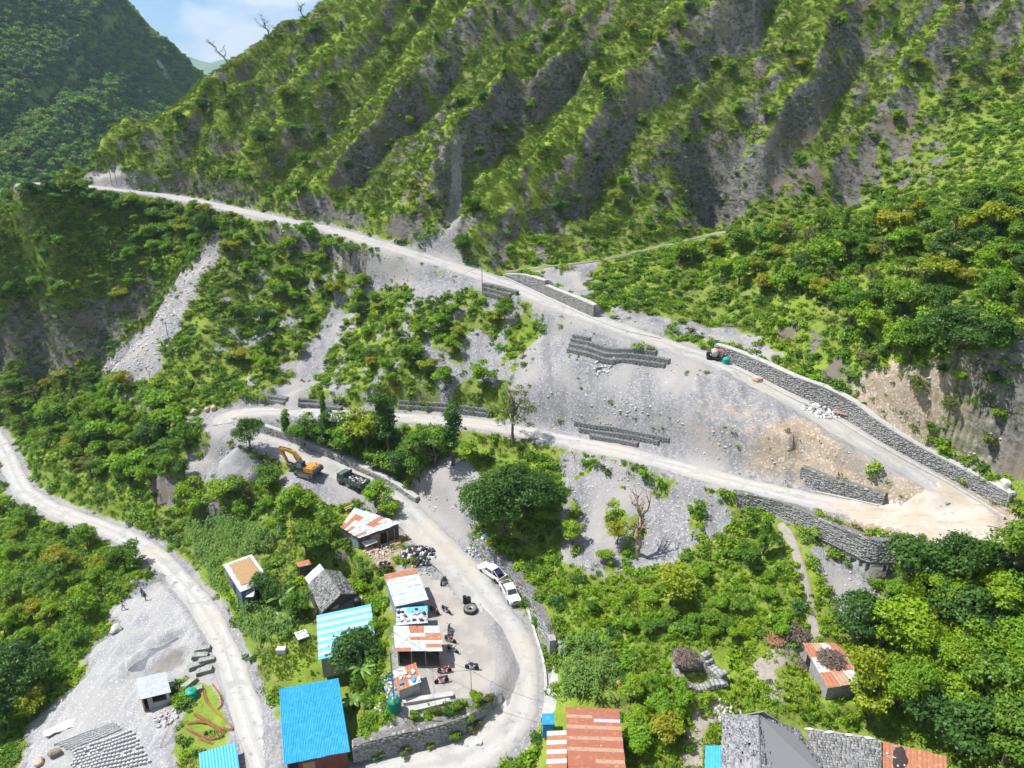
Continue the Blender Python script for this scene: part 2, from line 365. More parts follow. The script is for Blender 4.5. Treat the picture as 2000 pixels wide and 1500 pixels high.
# rock ledges on the mountain: terrace the height a little
led = H*.28+.35*fbm(XX/22, YY/22, 2); H += MTN*0.8*(np.abs(((led+.35*rough) % 1.0)-.5)-.25)*2.0
OTH = 1-MTN
ridg = 1-2*np.abs(fbm(XX/4.2+.6*rough, YY/4.2, 3)); H += MTN*(.75*ridg+.35*(1-2*np.abs(fbm(XX/1.9, YY/1.9, 2))))
NOSE = sstep(10, 16, XX)*OTH*sstep(0, 5, YY-np.interp(XX, [10, 20, 36, 50, 60, 80, 200], [150, 138, 120, 100, 86, 84, 84]))
KNOLL = sstep(-60, -80, XX)*sstep(162, 172, YY)*OTH
H += OTH*(0.35*rough+.5*bigr*sstep(140, 180, YY)) + NOSE*(1.0*rough+1.3*bigr) + KNOLL*(1.6*rough+1.6*bigr)
# ---------------------------------------------------------------- roads pressed into the ground
RD = []
for k, (rd, hw) in enumerate(ROADS):
    dist, zz, sgn, arc = poly_dist(rd, 9.0); RD.append((dist, zz, sgn))
for k, (rd, hw) in enumerate(ROADS):
    dist, zz, sgn = RD[k]
    w = 1-sstep(hw+.5, hw+3.4, dist); H = H*(1-w) + (zz-.07)*w
def flat(poly_px, z, feather=2.0, zs=None):
    """level a polygon (pixels at height z) to z"""
    pw = [P(u, v, z)[:2] for u, v in poly_px]
    x = [p[0] for p in pw]; y = [p[1] for p in pw]
    ins = inpoly(XX, YY, [tuple(p) for p in pw])
    d = poly_dist(np.array([(*p, 0) for p in pw+[pw[0]]], float), feather+1)[0]
    w = np.where(ins, 1.0, 1-sstep(0, feather, d)); 
    global H
    H = H*(1-w)+z*w
flat([(770,1100),(850,1110),(905,1150),(960,1230),(985,1300),(960,1350),(900,1370),(830,1385),(760,1400),(760,1250)], -.05, 2.5)
flat([(655,1040),(700,1090),(800,1095),(800,1060),(770,1010),(680,1000)], .85, 2.5)
flat([(440,1090),(530,1080),(560,1140),(500,1180),(450,1150)], -3.4, 2.0)
flat([(600,1110),(680,1120),(730,1190),(690,1330),(620,1320),(590,1230)], -3.0, 2.0)
flat([(530,1330),(690,1330),(690,1500),(540,1510)], -4.3, 1.6)
flat([(1080,1400),(1230,1390),(1240,1520),(1080,1520)], -.5, 1.5)
flat([(1400,1440),(1700,1440),(1880,1480),(1880,1560),(1400,1560)], .4, 2.5)
flat([(1550,1290),(1620,1290),(1720,1340),(1640,1380),(1570,1350)], 2.6, 1.5)
flat([(1310,1290),(1420,1290),(1430,1350),(1330,1370)], 2.2, 1.5)
# rills and slumps down the open scree
_u0, _v0 = proj(XX, YY, H)
_ms_ = np.any([inpoly(_u0, _v0, q) for q in ([(960,560),(1200,655),(1420,728),(1680,885),(1780,965),(1560,945),(1250,878),(1030,822),(1060,650)], [(1090,890),(1400,955),(1420,1010),(1250,1110),(1110,1080)])], axis=0).astype(float)
for _ in range(6):
    _p = np.pad(_ms_, 1, mode='edge'); _ms_ = (_p[:-2, 1:-1]+_p[2:, 1:-1]+_p[1:-1, :-2]+_p[1:-1, 2:]+4*_p[1:-1, 1:-1])/8
_ac = .93*XX-.37*YY+1.6*fbm(XX/9, YY/9, 2); _al = .37*XX+.93*YY
H += _ms_*(.42*perlin(_ac/1.9, _al/15)+.30*(1-2*np.abs(perlin(_ac/4.1+7, _al/26)))+.5*fbm(XX/8, YY/8, 3))
# gravel heaps
def heap(u, v, z, rx, ry, h, rz=0.0):
    global H
    c = P(u, v, z); ca, sa = math.cos(rz), math.sin(rz)
    a = (XX-c.x)*ca+(YY-c.y)*sa; b = -(XX-c.x)*sa+(YY-c.y)*ca
    r = np.sqrt((a/rx)**2+(b/ry)**2); r = r*(1+.25*perlin(XX/1.7, YY/1.7))
    H = np.maximum(H, np.where(r < 1.6, z+h*(1-r), -999))
heap(472, 918, 2.6, 5.8, 5.0, 5.2, .2); heap(395, 912, 2.0, 6, 3, 1.2)
heap(318, 1292, -7.2, 5.0, 3.0, 2.0, .5); heap(272, 1298, -7.4, 4.6, 2.6, 2.2, .7); heap(275, 1137, -7.4, 4.2, 2.6, 1.6, .1); heap(330, 1243, -7.1, 4.6, 1.5, 1.1, .6)
heap(590, 778, 10.2, 4.2, 2.6, 2.2)
# ---------------------------------------------------------------- walls: ground steps
WALLS = {}
def road_z(rd, x, y):
    i = np.argmin((rd[:, 0]-x)**2+(rd[:, 1]-y)**2); return float(rd[i, 2])
def base_from_px(lst, rd, dz=0.0):
    """pixel polyline on the road's verge -> world points at the road's height there"""
    out = []
    for u, v in lst:
        z = 15.0
        for _ in range(6):
            p = P(u, v, z); z = road_z(rd, p.x, p.y)+dz
        out.append((p.x, p.y, z))
    return out
def step_wall(name, pts, heights, uphill_left=True, back=5.0, front=1.2):
    """pts: base line (x,y,zbase); heights per point; ground behind is raised to the top, ground in front lowered to the base"""
    global H
    q = catmull([(*p, p[2]+h) for p, h in zip(pts, heights)], .8)
    WALLS[name] = q
    d, zb, s, arc = poly_dist(q[:, :3], back+1); _, zt, _, _ = poly_dist(q[:, [0, 1, 3]], back+1)
    tot = np.hypot(*np.diff(q[:, :2], axis=0).T).sum()
    s = s if uphill_left else -s
    endf = sstep(0, 1.2, arc)*sstep(0, 1.2, tot-arc)
    up = (s > 0) & (d < back); w = (1-sstep(back*.35, back, d))*endf
    H = np.where(up & (d > .72), np.where(H < zt, H*(1-w)+(zt-.06)*w, np.where(d < 1.3, np.minimum(H, zt-.1), np.where(d < 3.0, np.minimum(H, zt+1.1*(d-1.3)), H))), H)
    dn = ((s <= 0) & (d < front)) | ((s > 0) & (d <= .72) & (endf > .5)); H = np.where(dn & (H > zb), zb-.05, H)
step_wall('long', base_from_px([(1394,695),(1426,708),(1475,731),(1545,766),(1600,790),(1655,820),(1700,850),(1750,878),(1806,908),(1862,937),(1915,967),(1962,996)], ROAD_UP, .1),
          [2.1,2.3,2.5,2.7,3.0,3.1,2.7,2.3,2.1,2.1,2.3,2.4], uphill_left=True)
step_wall('upper_a', base_from_px([(986,538),(1015,552),(1040,564),(1062,574)], ROAD_UP, .1), [.4,1.9,2.5,2.8])
step_wall('upper_b', base_from_px([(1063,575),(1085,585),(1112,597),(1140,610),(1157,618)], ROAD_UP, .1), [2.0,2.0,2.1,2.2,2.2])
step_wall('bend_upper', base_from_px([(1560,945),(1594,957),(1630,966),(1680,976),(1722,985)], ROAD_MID, .15), [2.9,2.6,2.2,1.9,1.5])
def top_from_px(lst, rd, hs, dz=0.0): return [(x, y, z-h) for (x, y, z), h in zip(base_from_px(lst, rd, dz), hs)]
_h = [2.1,2.5,2.7,2.2,2.6,2.7,2.9,3.2,3.0,2.7]
step_wall('bend_lower', top_from_px([(1433,962),(1473,968),(1505,976),(1520,980),(1556,993),(1616,1021),(1660,1038),(1704,1054),(1764,1058),(1830,1071)], ROAD_MID, _h, .05), _h, back=3.0, front=1.5)
step_wall('low_inner', base_from_px([(516,846),(560,860),(600,876),(650,897),(700,920),(760,948),(810,980)], ROAD_LOW, .1), [1.5,1.3,1.2,1.1,1.0,.9,.6])
step_wall('low_right', [tuple(P(*q)) for q in ((918,1062,.8),(945,1095,.4),(985,1128,.1),(1018,1165,-.1),(1044,1212,-.4),(1062,1255,-.7),(1080,1287,-1.0))], [1.8,2.8,3.0,3.0,2.8,2.6,2.6], back=4)
_h = [2.2,2.8,2.8,2.5,2.0]
step_wall('garage_front', [(p[0], p[1], p[2]-h) for p, h in zip([P(*q) for q in ((690,1458,-1.4),(770,1436,-.8),(850,1420,-.4),(915,1398,-.3),(965,1366,-.4))], _h)], _h, back=3, front=1.4)
# fine roughness everywhere but on the roads
onroad = np.zeros(H.shape, bool)
for (rd, hw), (dist, zz, s) in zip(ROADS, RD): onroad |= dist < hw+.2
H += np.where(onroad, 0, .10*fbm(XX/1.7, YY/1.7, 3))
# ---------------------------------------------------------------- ground lookup
def hz(x, y):
    fx = np.clip((np.asarray(x)-GX0)/GS, 0, NX-1.001); fy = np.clip((np.asarray(y)-GY0)/GS, 0, NY-1.001)
    i = fx.astype(int) if hasattr(fx, 'astype') else int(fx); j = fy.astype(int) if hasattr(fy, 'astype') else int(fy)
    a = fx-i; b = fy-j
    return (H[j, i]*(1-a)+H[j, i+1]*a)*(1-b)+(H[j+1, i]*(1-a)+H[j+1, i+1]*a)*b
def G(u, v, tmin=40.0):
    """where the ray through a pixel first meets the ground"""
    d = ray(u, v); t = np.arange(tmin, 420, .25); x = d[0]*t; y = d[1]*t; z = HC+d[2]*t
    hit = np.nonzero(z < hz(x, y))[0]
    if len(hit) == 0: t0 = 300.0
    else:
        a = t[max(hit[0]-1, 0)]; b = t[hit[0]]
        for _ in range(12):
            m = (a+b)/2
            if HC+d[2]*m < float(hz(d[0]*m, d[1]*m)): b = m
            else: a = m
        t0 = b
    x, y = d[0]*t0, d[1]*t0
    return Vector((x, y, float(hz(x, y))))
UU, VV = proj(XX, YY, H)
# ---------------------------------------------------------------- what covers the ground (weights per vertex)
gH = np.gradient(H, GS); SLOPE = np.hypot(gH[0], gH[1])
def blur(a, n=2):
    for _ in range(n):
        p = np.pad(a, 1, mode='edge')
        a = (p[:-2, 1:-1]+p[2:, 1:-1]+p[1:-1, :-2]+p[1:-1, 2:]+4*p[1:-1, 1:-1])/8
    return a
nz1 = fbm(XX/5, YY/5, 4); nz2 = fbm(XX/14+50, YY/14, 4); nz3 = fbm(XX/2.2, YY/2.2, 3)
UW = UU + 26*nz1; VW = VV + 20*fbm(XX/5+9, YY/5+70, 4)
def pm(*polys):
    m = np.zeros(H.shape, bool)
    for p in polys: m |= inpoly(UW, VW, p)
    return m
SCREE_POLY = [
 [(930,545),(1050,600),(1200,650),(1300,690),(1420,722),(1560,798),(1680,880),(1800,985),(1730,985),(1560,955),(1400,922),(1250,885),(1100,848),(1010,822),(985,740),(1060,650),(1010,600)],
 [(720,490),(800,508),(930,550),(960,580),(900,560),(830,590),(790,560),(725,560)],
 [(1070,880),(1200,905),(1400,950),(1425,1010),(1500,1030),(1560,1060),(1470,1020),(1400,1045),(1330,1085),(1250,1115),(1180,1125),(1090,1085),(1105,960)],
 [(785,960),(870,890),(920,900),(960,960),(925,1045),(880,1060),(800,1000)], [(745,1000),(800,1020),(900,1120),(860,1130),(800,1060)],
 [(424,440),(444,470),(394,560),(345,650),(282,755),(182,722),(280,632),(360,540)],
 [(650,600),(690,610),(630,720),(585,790),(500,790),(590,700)],
 [(790,486),(845,455),(878,425),(900,430),(905,522),(860,512)],
 [(1560,1050),(1640,1090),(1700,1130),(1760,1230),(1660,1230),(1610,1150),(1590,1090)],
 [(1190,590),(1290,620),(1400,640),(1460,645),(1520,700),(1540,725),(1400,668),(1290,655),(1200,625)],
 [(1030,528),(1160,515),(1150,560),(1170,610),(1100,575),(1050,545)],
 [(360,880),(440,860),(500,890),(520,930),(480,950),(350,930)], [(540,925),(650,915),(740,965),(650,985),(560,960)], [(395,800),(560,780),(600,800),(440,840),(370,835)],
 [(165,348),(220,326),(320,345),(335,372),(250,374),(170,368)], [(820,640),(900,720),(870,760),(840,700)], [(900,650),(990,660),(960,760),(900,740)]]
SOIL_POLY = [[(1460,860),(1560,808),(1650,870),(1770,955),(1740,985),(1660,960),(1560,940),(1440,920),(1400,900)], [(1650,745),(1720,700),(1800,710),(1900,690),(1980,715),(1990,905),(1900,895),(1800,872),(1740,845),(1680,800)], [(1600,990),(1740,950),(1850,925),(2000,1000),(2020,1075),(1850,1075),(1700,1040)],
 [(375,890),(425,880),(420,905),(380,905)], [(425,960),(445,955),(440,990),(415,1010)], [(700,1070),(790,1050),(800,1090),(740,1120)], [(1640,1060),(1700,1090),(1640,1110)]]
YARD_POLY = [[(225,1180),(310,1130),(350,1125),(400,1200),(445,1290),(470,1350),(420,1330),(340,1330),(350,1400),(330,1520),(40,1520),(60,1420),(150,1330),(200,1240)],
 [(770,1100),(850,1110),(905,1140),(960,1230),(990,1310),(960,1370),(900,1375),(830,1390),(765,1400),(765,1250)], [(555,915),(640,910),(745,960),(700,985),(620,975)]]
w_scree = blur(pm(*SCREE_POLY).astype(float), 5); w_soil = blur(pm(*SOIL_POLY).astype(float), 24); w_soil = np.maximum(w_soil, .42*blur(pm([(1330,745),(1460,770),(1620,840),(1760,940),(1700,985),(1500,950),(1330,900)]).astype(float), 30)); w_yard = blur(pm(*YARD_POLY).astype(float), 1)
# gaps of vegetation inside the scree and scree inside the bushes of the middle slope
w_scree = np.maximum(w_scree, blur(inpoly(UU+7*nz3, VV, [(872,440),(878,380),(882,330),(880,290),(896,268),(920,235),(926,242),(903,292),(900,380),(902,445)]).astype(float), 1))
mid_slope = pm([(600,440),(900,530),(1050,610),(1060,830),(560,800),(420,700),(440,480)]).astype(float)
w_scree = np.clip(w_scree + .9*mid_slope*sstep(.10, .38, nz1+.35*nz3), 0, 1)
below = pm([(1060,880),(1420,950),(1430,1060),(1250,1130),(1080,1090)]).astype(float); w_scree *= 1-below*sstep(.15, .45, nz1+.3*nz3)
rockp = pm([(780,190),(870,200),(885,440),(800,450),(770,330)], [(1290,280),(1420,260),(1500,300),(1440,430),(1300,450),(1240,360)], [(1690,190),(1790,180),(1860,250),(1850,350),(1780,400),(1500,400),(1520,330),(1680,280)], [(0,600),(150,610),(280,540),(340,520),(250,680),(120,750),(0,750)], [(165,320),(330,340),(560,410),(430,400),(170,365)],
           [(900,420),(1000,400),(1160,470),(1180,510),(960,525),(900,510)], [(1490,640),(1570,625),(1650,690),(1700,765),(1640,758),(1545,722)]).astype(float)
w_rock = np.clip(sstep(1.7, 2.5, blur(SLOPE, 2)+.7*nz1+.3*nz3), 0, 1)
w_rock = np.maximum(w_rock, .92*blur(rockp, 2)*sstep(-.05, .3, nz1+.4*nz3+.35*(SLOPE-1)))
w_rock = np.clip(np.maximum(w_rock, MTN*np.maximum(FALL*(.25+.75*sstep(-75, 25, XX))*sstep(-.30, .12, nz1+.5*nz2+.3*nz3), sstep(.16, .42, nz2*.5+nz1*.5+.25*nz3-.35*CRESTG))), 0, 1)
w_rock *= 1-.75*KNOLL*(1-blur(rockp, 2))
w_gravel = np.zeros(H.shape)
for (rd, hw), (dist, zz, s) in zip(ROADS[:4], RD): w_gravel = np.maximum(w_gravel, 1-sstep(hw+.2, hw+1.8+1.2*nz1, dist))
w_scree = np.maximum(w_scree, np.maximum(w_gravel, w_yard))
w_rock *= 1-np.maximum(w_scree, w_soil)
VEG = np.clip(1-np.maximum(np.maximum(w_scree, w_soil), w_rock), 0, 1)     # how much of the ground is green
# ---------------------------------------------------------------- ground material
M_ground, g = new_mat('hillside_ground', .95, .15)
a = g.attr('cover'); sx = g.n('ShaderNodeSeparateColor'); g.l(a.outputs['Color'], sx.inputs[0]); pos = g.pos()
nA = g.noise(pos, .5, 3, .6); nB = g.noise(pos, 2.6, 3, .65); nC = g.noise(pos, .09, 1, .5)
grass = g.mix(g.rng(nA, .35, .65), (.095, .125, .026), (.170, .195, .050)); grass = g.mix(g.rng(nC, .42, .6), grass, (.145, .20, .028)); grass = g.mix(g.rng(nB, .5, .72), grass, (.060, .075, .026))
strat = g.noise(g.scaled(pos, .7, .7, 1.15, (.5, .6, .3)), 1.0, 5, .72, .6)
rock = g.mix(g.rng(strat, .36, .60), (.060, .057, .053), (.175, .165, .150)); rock = g.mix(g.rng(nA, .55, .75), rock, (.24, .23, .22)); rock = g.mix(g.rng(nC, .5, .7), rock, (.15, .125, .10))
stone = g.n('ShaderNodeTexVoronoi'); stone.inputs['Scale'].default_value = 4.0; g.l(pos, stone.inputs['Vector'])
stc = g.n('ShaderNodeSeparateColor'); g.l(stone.outputs['Color'], stc.inputs[0])
scree = g.mix(g.rng(nA, .3, .7), (.175, .173, .183), (.235, .23, .235)); scree = g.mix(g.rng(stc.outputs[0], .55, 1.0), scree, (.31, .303, .30)); scree = g.mix(g.rng(stc.outputs[1], .7, 1.0), scree, (.15, .148, .16)); rill = g.noise(g.scaled(pos, .75, .07, .07, (0, 0, -.38)), 1.0, 4, .65); scree = g.mix(g.math('MULTIPLY', g.rng(rill, .52, .68), .55), scree, (.14, .137, .14)); scree = g.mix(g.math('MULTIPLY', g.rng(rill, .48, .32), .4), scree, (.32, .305, .29)); scree = g.mix(g.rng(nC, .45, .65), scree, (.285, .27, .258))
soil = g.mix(g.rng(nA, .3, .7), (.245, .185, .13), (.32, .26, .20)); soil = g.mix(g.rng(stc.outputs[2], .72, 1.0), soil, (.42, .375, .325))
grass = g.mix(g.math('MULTIPLY', a.outputs['Alpha'], g.rng(nA, .25, .6)), grass, (.215, .290, .032)); gb = g.math('ADD', sx.outputs[0], g.math('MULTIPLY', g.math('SUBTRACT', nB, .5), .8)); col = g.mix(g.rng(gb, .3, .7), rock, grass)
brk = g.math('ADD', g.math('ADD', sx.outputs[1], g.math('MULTIPLY', g.math('SUBTRACT', nB, .5), .9)), g.math('MULTIPLY', g.math('SUBTRACT', nA, .5), .8)); col = g.mix(g.rng(brk, .35, .65), col, scree)
brs = g.math('ADD', sx.outputs[2], g.math('MULTIPLY', g.math('SUBTRACT', nA, .5), .9)); col = g.mix(g.rng(brs, .3, .7), col, soil)
g.l(col, g.b.inputs['Base Color'])
hmix = g.math('ADD', g.math('MULTIPLY', strat, .5), g.math('MULTIPLY', nB, .5))
g.l(g.bump(hmix, .6, .35), g.b.inputs['Normal'])
idx = np.arange(NX*NY).reshape(NY, NX)
faces = np.stack([idx[:-1, :-1], idx[:-1, 1:], idx[1:, 1:], idx[1:, :-1]], -1).reshape(-1, 4)
verts = np.stack([XX, YY, H], -1).reshape(-1, 3)
me = np_mesh('hillside', verts, faces, [M_ground], True)
at = me.color_attributes.new('cover', 'FLOAT_COLOR', 'POINT')
LUSH = np.clip(MTN*(CRESTG*.9+sstep(.05, .5, nz2)*.7)+(1-MTN)*(.25+.5*sstep(.0, .4, nz2)), 0, 1)*(1-.6*KNOLL)  # bright grass patches; along spur crests a sunlit look is painted in too
wg = np.clip(VEG/(VEG+w_rock+1e-6), 0, 1)
at.data.foreach_set('color', np.stack([wg, w_scree, w_soil, LUSH], -1).astype(np.float32).ravel())
hill = link(bpy.data.objects.new('hillside_terrain', me)); tag(hill, 'steep green and grey Himalayan-style hillside carrying the switchback road', None, None, 'structure')
hill['label'] = 'steep green and grey hillside carrying the switchback road'
# ---------------------------------------------------------------- roads as ribbons
def road_mat(name, pale, grey, edge):
    m, g = new_mat(name, .95, .15); t = g.attr('across').outputs['Fac']; pos = g.pos()
    n1 = g.noise(pos, .35, 4, .6); n2 = g.noise(pos, 3.0, 5, .7); n3 = g.noise(pos, 11.0, 3, .7)
    tw = g.math('ADD', t, g.math('MULTIPLY', g.math('SUBTRACT', n1, .5), .45))
    tr = g.math('ABSOLUTE', g.math('SUBTRACT', g.math('ABSOLUTE', tw), .36))   # distance from the two wheel tracks
    c = g.mix(g.math('MULTIPLY', g.rng(tr, .08, .36), .75), pale, grey); c = g.mix(g.rng(g.math('ABSOLUTE', tw), .74, 1.0), c, edge)
    c = g.mix(g.rng(n2, .55, .8), c, edge); c = g.mix(g.rng(n3, .66, .8), c, tuple(min(1, x*1.25) for x in pale)); c = g.mix(g.rng(n1, .50, .66), c, grey); n5 = g.noise(pos, .8, 3, .7); c = g.mix(g.rng(n5, .56, .72), c, edge); c = g.mix(g.math('MULTIPLY', g.rng(g.noise(pos, .1, 2), .45, .65), .5), c, (.39, .345, .29))
    g.l(c, g.b.inputs['Base Color']); g.l(g.bump(g.math('ADD', n2, g.math('MULTIPLY', n3, .5)), .5, .08), g.b.inputs['Normal']); return m
M_road = road_mat('pale_dusty_gravel', (.375, .366, .35), (.295, .288, .276), (.22, .216, .21))
M_road2 = road_mat('grey_gravel_track', (.40, .392, .378), (.305, .30, .292), (.225, .222, .22))
M_road3 = road_mat('dull_track_gravel', (.17, .165, .15), (.135, .132, .12), (.105, .103, .095))
def ribbon(name, rd, hw, m, label, ncol=17, z0=.035, widen=None):
    t = np.gradient(rd[:, :2], axis=0); t /= np.linalg.norm(t, axis=1)[:, None]+1e-9; nr = np.stack([-t[:, 1], t[:, 0]], 1)
    s = np.linspace(-1, 1, ncol); n = len(rd); V = np.zeros((n, ncol, 3)); ac = np.zeros((n, ncol))
    sarc = np.cumsum(np.r_[0, np.hypot(*np.diff(rd[:, :2], axis=0).T)])
    wl = hw*(1.03+.22*perlin(sarc/7, sarc*0+3.3)+.16*perlin(sarc/1.9, sarc*0+8.1)); wr = hw*(1.03+.22*perlin(sarc/7, sarc*0+13.3)+.16*perlin(sarc/1.9, sarc*0+28.1))
    for j, q in enumerate(s):
        w = np.where(q < 0, wl, wr)*q; V[:, j, 0] = rd[:, 0]+nr[:, 0]*w; V[:, j, 1] = rd[:, 1]+nr[:, 1]*w
        rut = -.05*np.exp(-((abs(q)-.36)/.1)**2); V[:, j, 2] = rd[:, 2]+z0+rut+.02*perlin(V[:, j, 0]/1.2, V[:, j, 1]/1.2)-(.16 if abs(q) > .99 else 0.0)-(.03 if abs(q) > .86 else 0)
        ac[:, j] = q
    idx = np.arange(n*ncol).reshape(n, ncol); f = np.stack([idx[:-1, :-1], idx[:-1, 1:], idx[1:, 1:], idx[1:, :-1]], -1).reshape(-1, 4)[:, ::-1]
    me = np_mesh(name, V.reshape(-1, 3), f, [m], True); a = me.attributes.new('across', 'FLOAT', 'POINT'); a.data.foreach_set('value', ac.astype(np.float32).ravel())
    return tag(link(bpy.data.objects.new(name, me)), label, None, None, 'structure')
ribbon('lower_road', ROAD_LOW, 3.0, M_road, 'pale gravel road curving past the parked pickups and the excavator')
ribbon('middle_road', ROAD_MID, 2.3, M_road, 'pale dirt road crossing the slope between the two hairpins', z0=.05)
ribbon('upper_road', ROAD_UP, 2.9, M_road, 'pale dirt road climbing left along the foot of the mountain', z0=.065)
ribbon('valley_road', ROAD_VAL, 1.95, M_road2, 'grey gravel track winding through the valley past the block yard')
ribbon('side_track', TRACK, .75, M_road3, 'narrow track branching off behind the wooded spur', z0=.08)
# ---------------------------------------------------------------- yards as sheets cut from the ground grid
def sheet(name, polys, m, label, lift=.03, px=True, warp=True, over=False):
    mk = pm(*polys) if warp else np.any([inpoly(UU, VV, p) for p in polys], axis=0)
    if not over: mk &= ~np.any([d < hw*.8 for (rd, hw), (d, zz, s) in zip(ROADS, RD)], axis=0)
    q = mk[:-1, :-1] & mk[:-1, 1:] & mk[1:, 1:] & mk[1:, :-1]; f = faces.reshape(NY-1, NX-1, 4)[q]
    use, inv = np.unique(f, return_inverse=True); v = verts[use].copy()
    inner = np.ones(len(use)); cnt = np.bincount(inv.ravel(), minlength=len(use)); v[:, 2] += np.where(cnt >= 4, lift, -.05)
    me = np_mesh(name, v, inv.reshape(-1, 4), [m], True); return tag(link(bpy.data.objects.new(name, me)), label, None, None, 'structure')
M_yard, g = new_mat('crushed_stone_yard', .95, .15); pos = g.pos()
n1 = g.noise(pos, .22, 4, .6); n2 = g.noise(pos, 2.2, 5, .7); n4 = g.noise(g.scaled(pos, .9, .12, 1, (0, 0, -.7)), 1.0, 4, .6); vo = g.n('ShaderNodeTexVoronoi'); vo.inputs['Scale'].default_value = 7.0; g.l(pos, vo.inputs['Vector']); vc = g.n('ShaderNodeSeparateColor'); g.l(vo.outputs['Color'], vc.inputs[0])
c = g.mix(g.rng(n1, .35, .65), (.225, .226, .24), (.29, .285, .278)); c = g.mix(g.rng(n4, .45, .7), c, (.325, .318, .31)); c = g.mix(g.rng(n2, .56, .8), c, (.20, .20, .213)); c = g.mix(g.rng(vc.outputs[0], .8, 1.0), c, (.42, .41, .40)); g.l(c, g.b.inputs['Base Color']); g.l(g.bump(n2, .5, .1), g.b.inputs['Normal'])
M_yard2, g = new_mat('oil_stained_dirt_yard', .95, .15); pos = g.pos(); n1 = g.noise(pos, .25, 4, .6); n2 = g.noise(pos, 1.6, 5, .7)
c = g.mix(g.rng(n1, .38, .62), (.34, .312, .282), (.27, .25, .23)); c = g.mix(g.rng(n2, .56, .8), c, (.25, .22, .20)); c = g.mix(g.rng(g.noise(pos, .5, 3), .6, .75), c, (.36, .345, .325)); g.l(c, g.b.inputs['Base Color']); g.l(g.bump(n2, .4, .06), g.b.inputs['Normal'])
sheet('block_yard', YARD_POLY[:1], M_yard, 'grey crushed-stone yard beside the valley road')
def heap_sheet(poly, col, col2, label):
    o = sheet('gravel_heap', [poly], mat('heap_gravel', col, .95, noise=[(1.2, col2, .4, .65), (7, tuple(1.3*x for x in col), .58, .75)], bump=(5, .6, .1)), label, .09, warp=False); o['kind'] = 'thing'; o['category'] = 'gravel heap'; o['group'] = 'gravel heaps'
heap_sheet([(230,1322),(256,1284),(300,1260),(355,1224),(360,1250),(306,1284),(280,1328)], (.115, .12, .135), (.17, .172, .185), 'dark slate gravel heap in a long ridge across the block yard')
heap_sheet([(275,1322),(298,1286),(335,1264),(372,1272),(368,1300),(335,1318)], (.27, .25, .225), (.20, .185, .17), 'tan sandy gravel heap above the block yard hut')
heap_sheet([(240,1140),(262,1124),(290,1124),(305,1134),(292,1146),(255,1148)], (.20, .21, .23), (.27, .275, .29), 'small bluish gravel heap where the valley road meets the block yard')
heap_sheet([(415,920),(440,885),(470,868),(505,880),(515,915),(480,940),(430,940)], (.24, .24, .245), (.30, .295, .29), 'tall grey gravel heap below the left hairpin')
M_apron, g = new_mat('hairpin_dirt', .95, .15); pos = g.pos(); n1 = g.noise(pos, .3, 3, .6); n2 = g.noise(pos, 2.0, 4, .7); n4 = g.noise(g.scaled(pos, .25, 1.2, 1, (0, 0, .5)), 1.0, 3, .6)
c = g.mix(g.rng(n1, .38, .62), (.38, .325, .255), (.42, .385, .335)); c = g.mix(g.rng(n4, .5, .7), c, (.31, .275, .235)); c = g.mix(g.rng(n2, .56, .78), c, (.27, .25, .225)); g.l(c, g.b.inputs['Base Color']); g.l(g.bump(n2, .4, .08), g.b.inputs['Normal'])
sheet('hairpin_apron', [[(1600,980),(1700,976),(1775,965),(1825,925),(1900,965),(1962,1012),(1985,1058),(1900,1076),(1830,1070),(1750,1048),(1670,1024)]], M_apron, 'broad tan dirt apron of the right hairpin bend', .17, over=True)
sheet('garage_yard', YARD_POLY[1:2], M_yard2, 'dusty brown yard in front of the tin repair sheds')
# ================================================================ far hills
M_far, g = new_mat('far_forest_floor', .95, .1); pos = g.pos(); n1 = g.noise(pos, .012, 5, .6); n2 = g.noise(pos, .09, 5, .65)
c = g.mix(g.rng(n1, .40, .62), (.095, .15, .028), (.17, .24, .04)); c = g.mix(g.rng(n2, .45, .7), c, (.050, .080, .022)); g.l(c, g.b.inputs['Base Color'])
def far_grid(name, x0, x1, y0, y1, st, fn, m, label):
    x = np.arange(x0, x1, st); y = np.arange(y0, y1, st); X, Yv = np.meshgrid(x, y); Zv = fn(X, Yv)
    i = np.arange(X.size).reshape(X.shape); f = np.stack([i[:-1, :-1], i[:-1, 1:], i[1:, 1:], i[1:, :-1]], -1).reshape(-1, 4)
    me = np_mesh(name, np.stack([X, Yv, Zv], -1).reshape(-1, 3), f, [m], True)
    return tag(link(bpy.data.objects.new(name, me)), label, None, None, 'structure'), X, Yv, Zv
_fr = [(-60,-320,720),(100,-130,720),(228,4,720),(258,64,730),(326,94,745),(368,132,765),(424,176,790),(470,230,800),(560,330,800)]
_frp = np.array([tuple(D(*q)) for q in _fr])
def far_h(X, Yv):
    zr = np.interp(X, _frp[:, 0], _frp[:, 2]); yr = np.interp(X, _frp[:, 0], _frp[:, 1])
    yb = np.interp(X, [-700, -420, -250, -150, 100], [300, 330, 400, 470, 560]); zb = np.interp(X, [-700, -420, -250, 100], [-8, 0, -6, -15])
    t = (Yv-yb)/(yr-yb); up = zb+(zr-zb)*np.clip(t, 0, 1)**1.15; back = zr-(Yv-yr)*.45
    z = np.where(t < 1, np.where(t < 0, zb, up), back)
    w = np.clip(t, 0, 1)
    rg = np.abs(fbm(X/130+.5*fbm(X/70, Yv/70, 2), Yv/260, 3)); return z + w*(1-.6*np.exp(-((t-1)/.06)**2))*(26*(rg-.3)) + 4*fbm(X/40, Yv/40, 4)*w
far_hill, FX, FY, FZ = far_grid('forest_hill_terrain', -900, 120, 296, 1000, 6, far_h, M_far, 'far forested hillside across the valley')
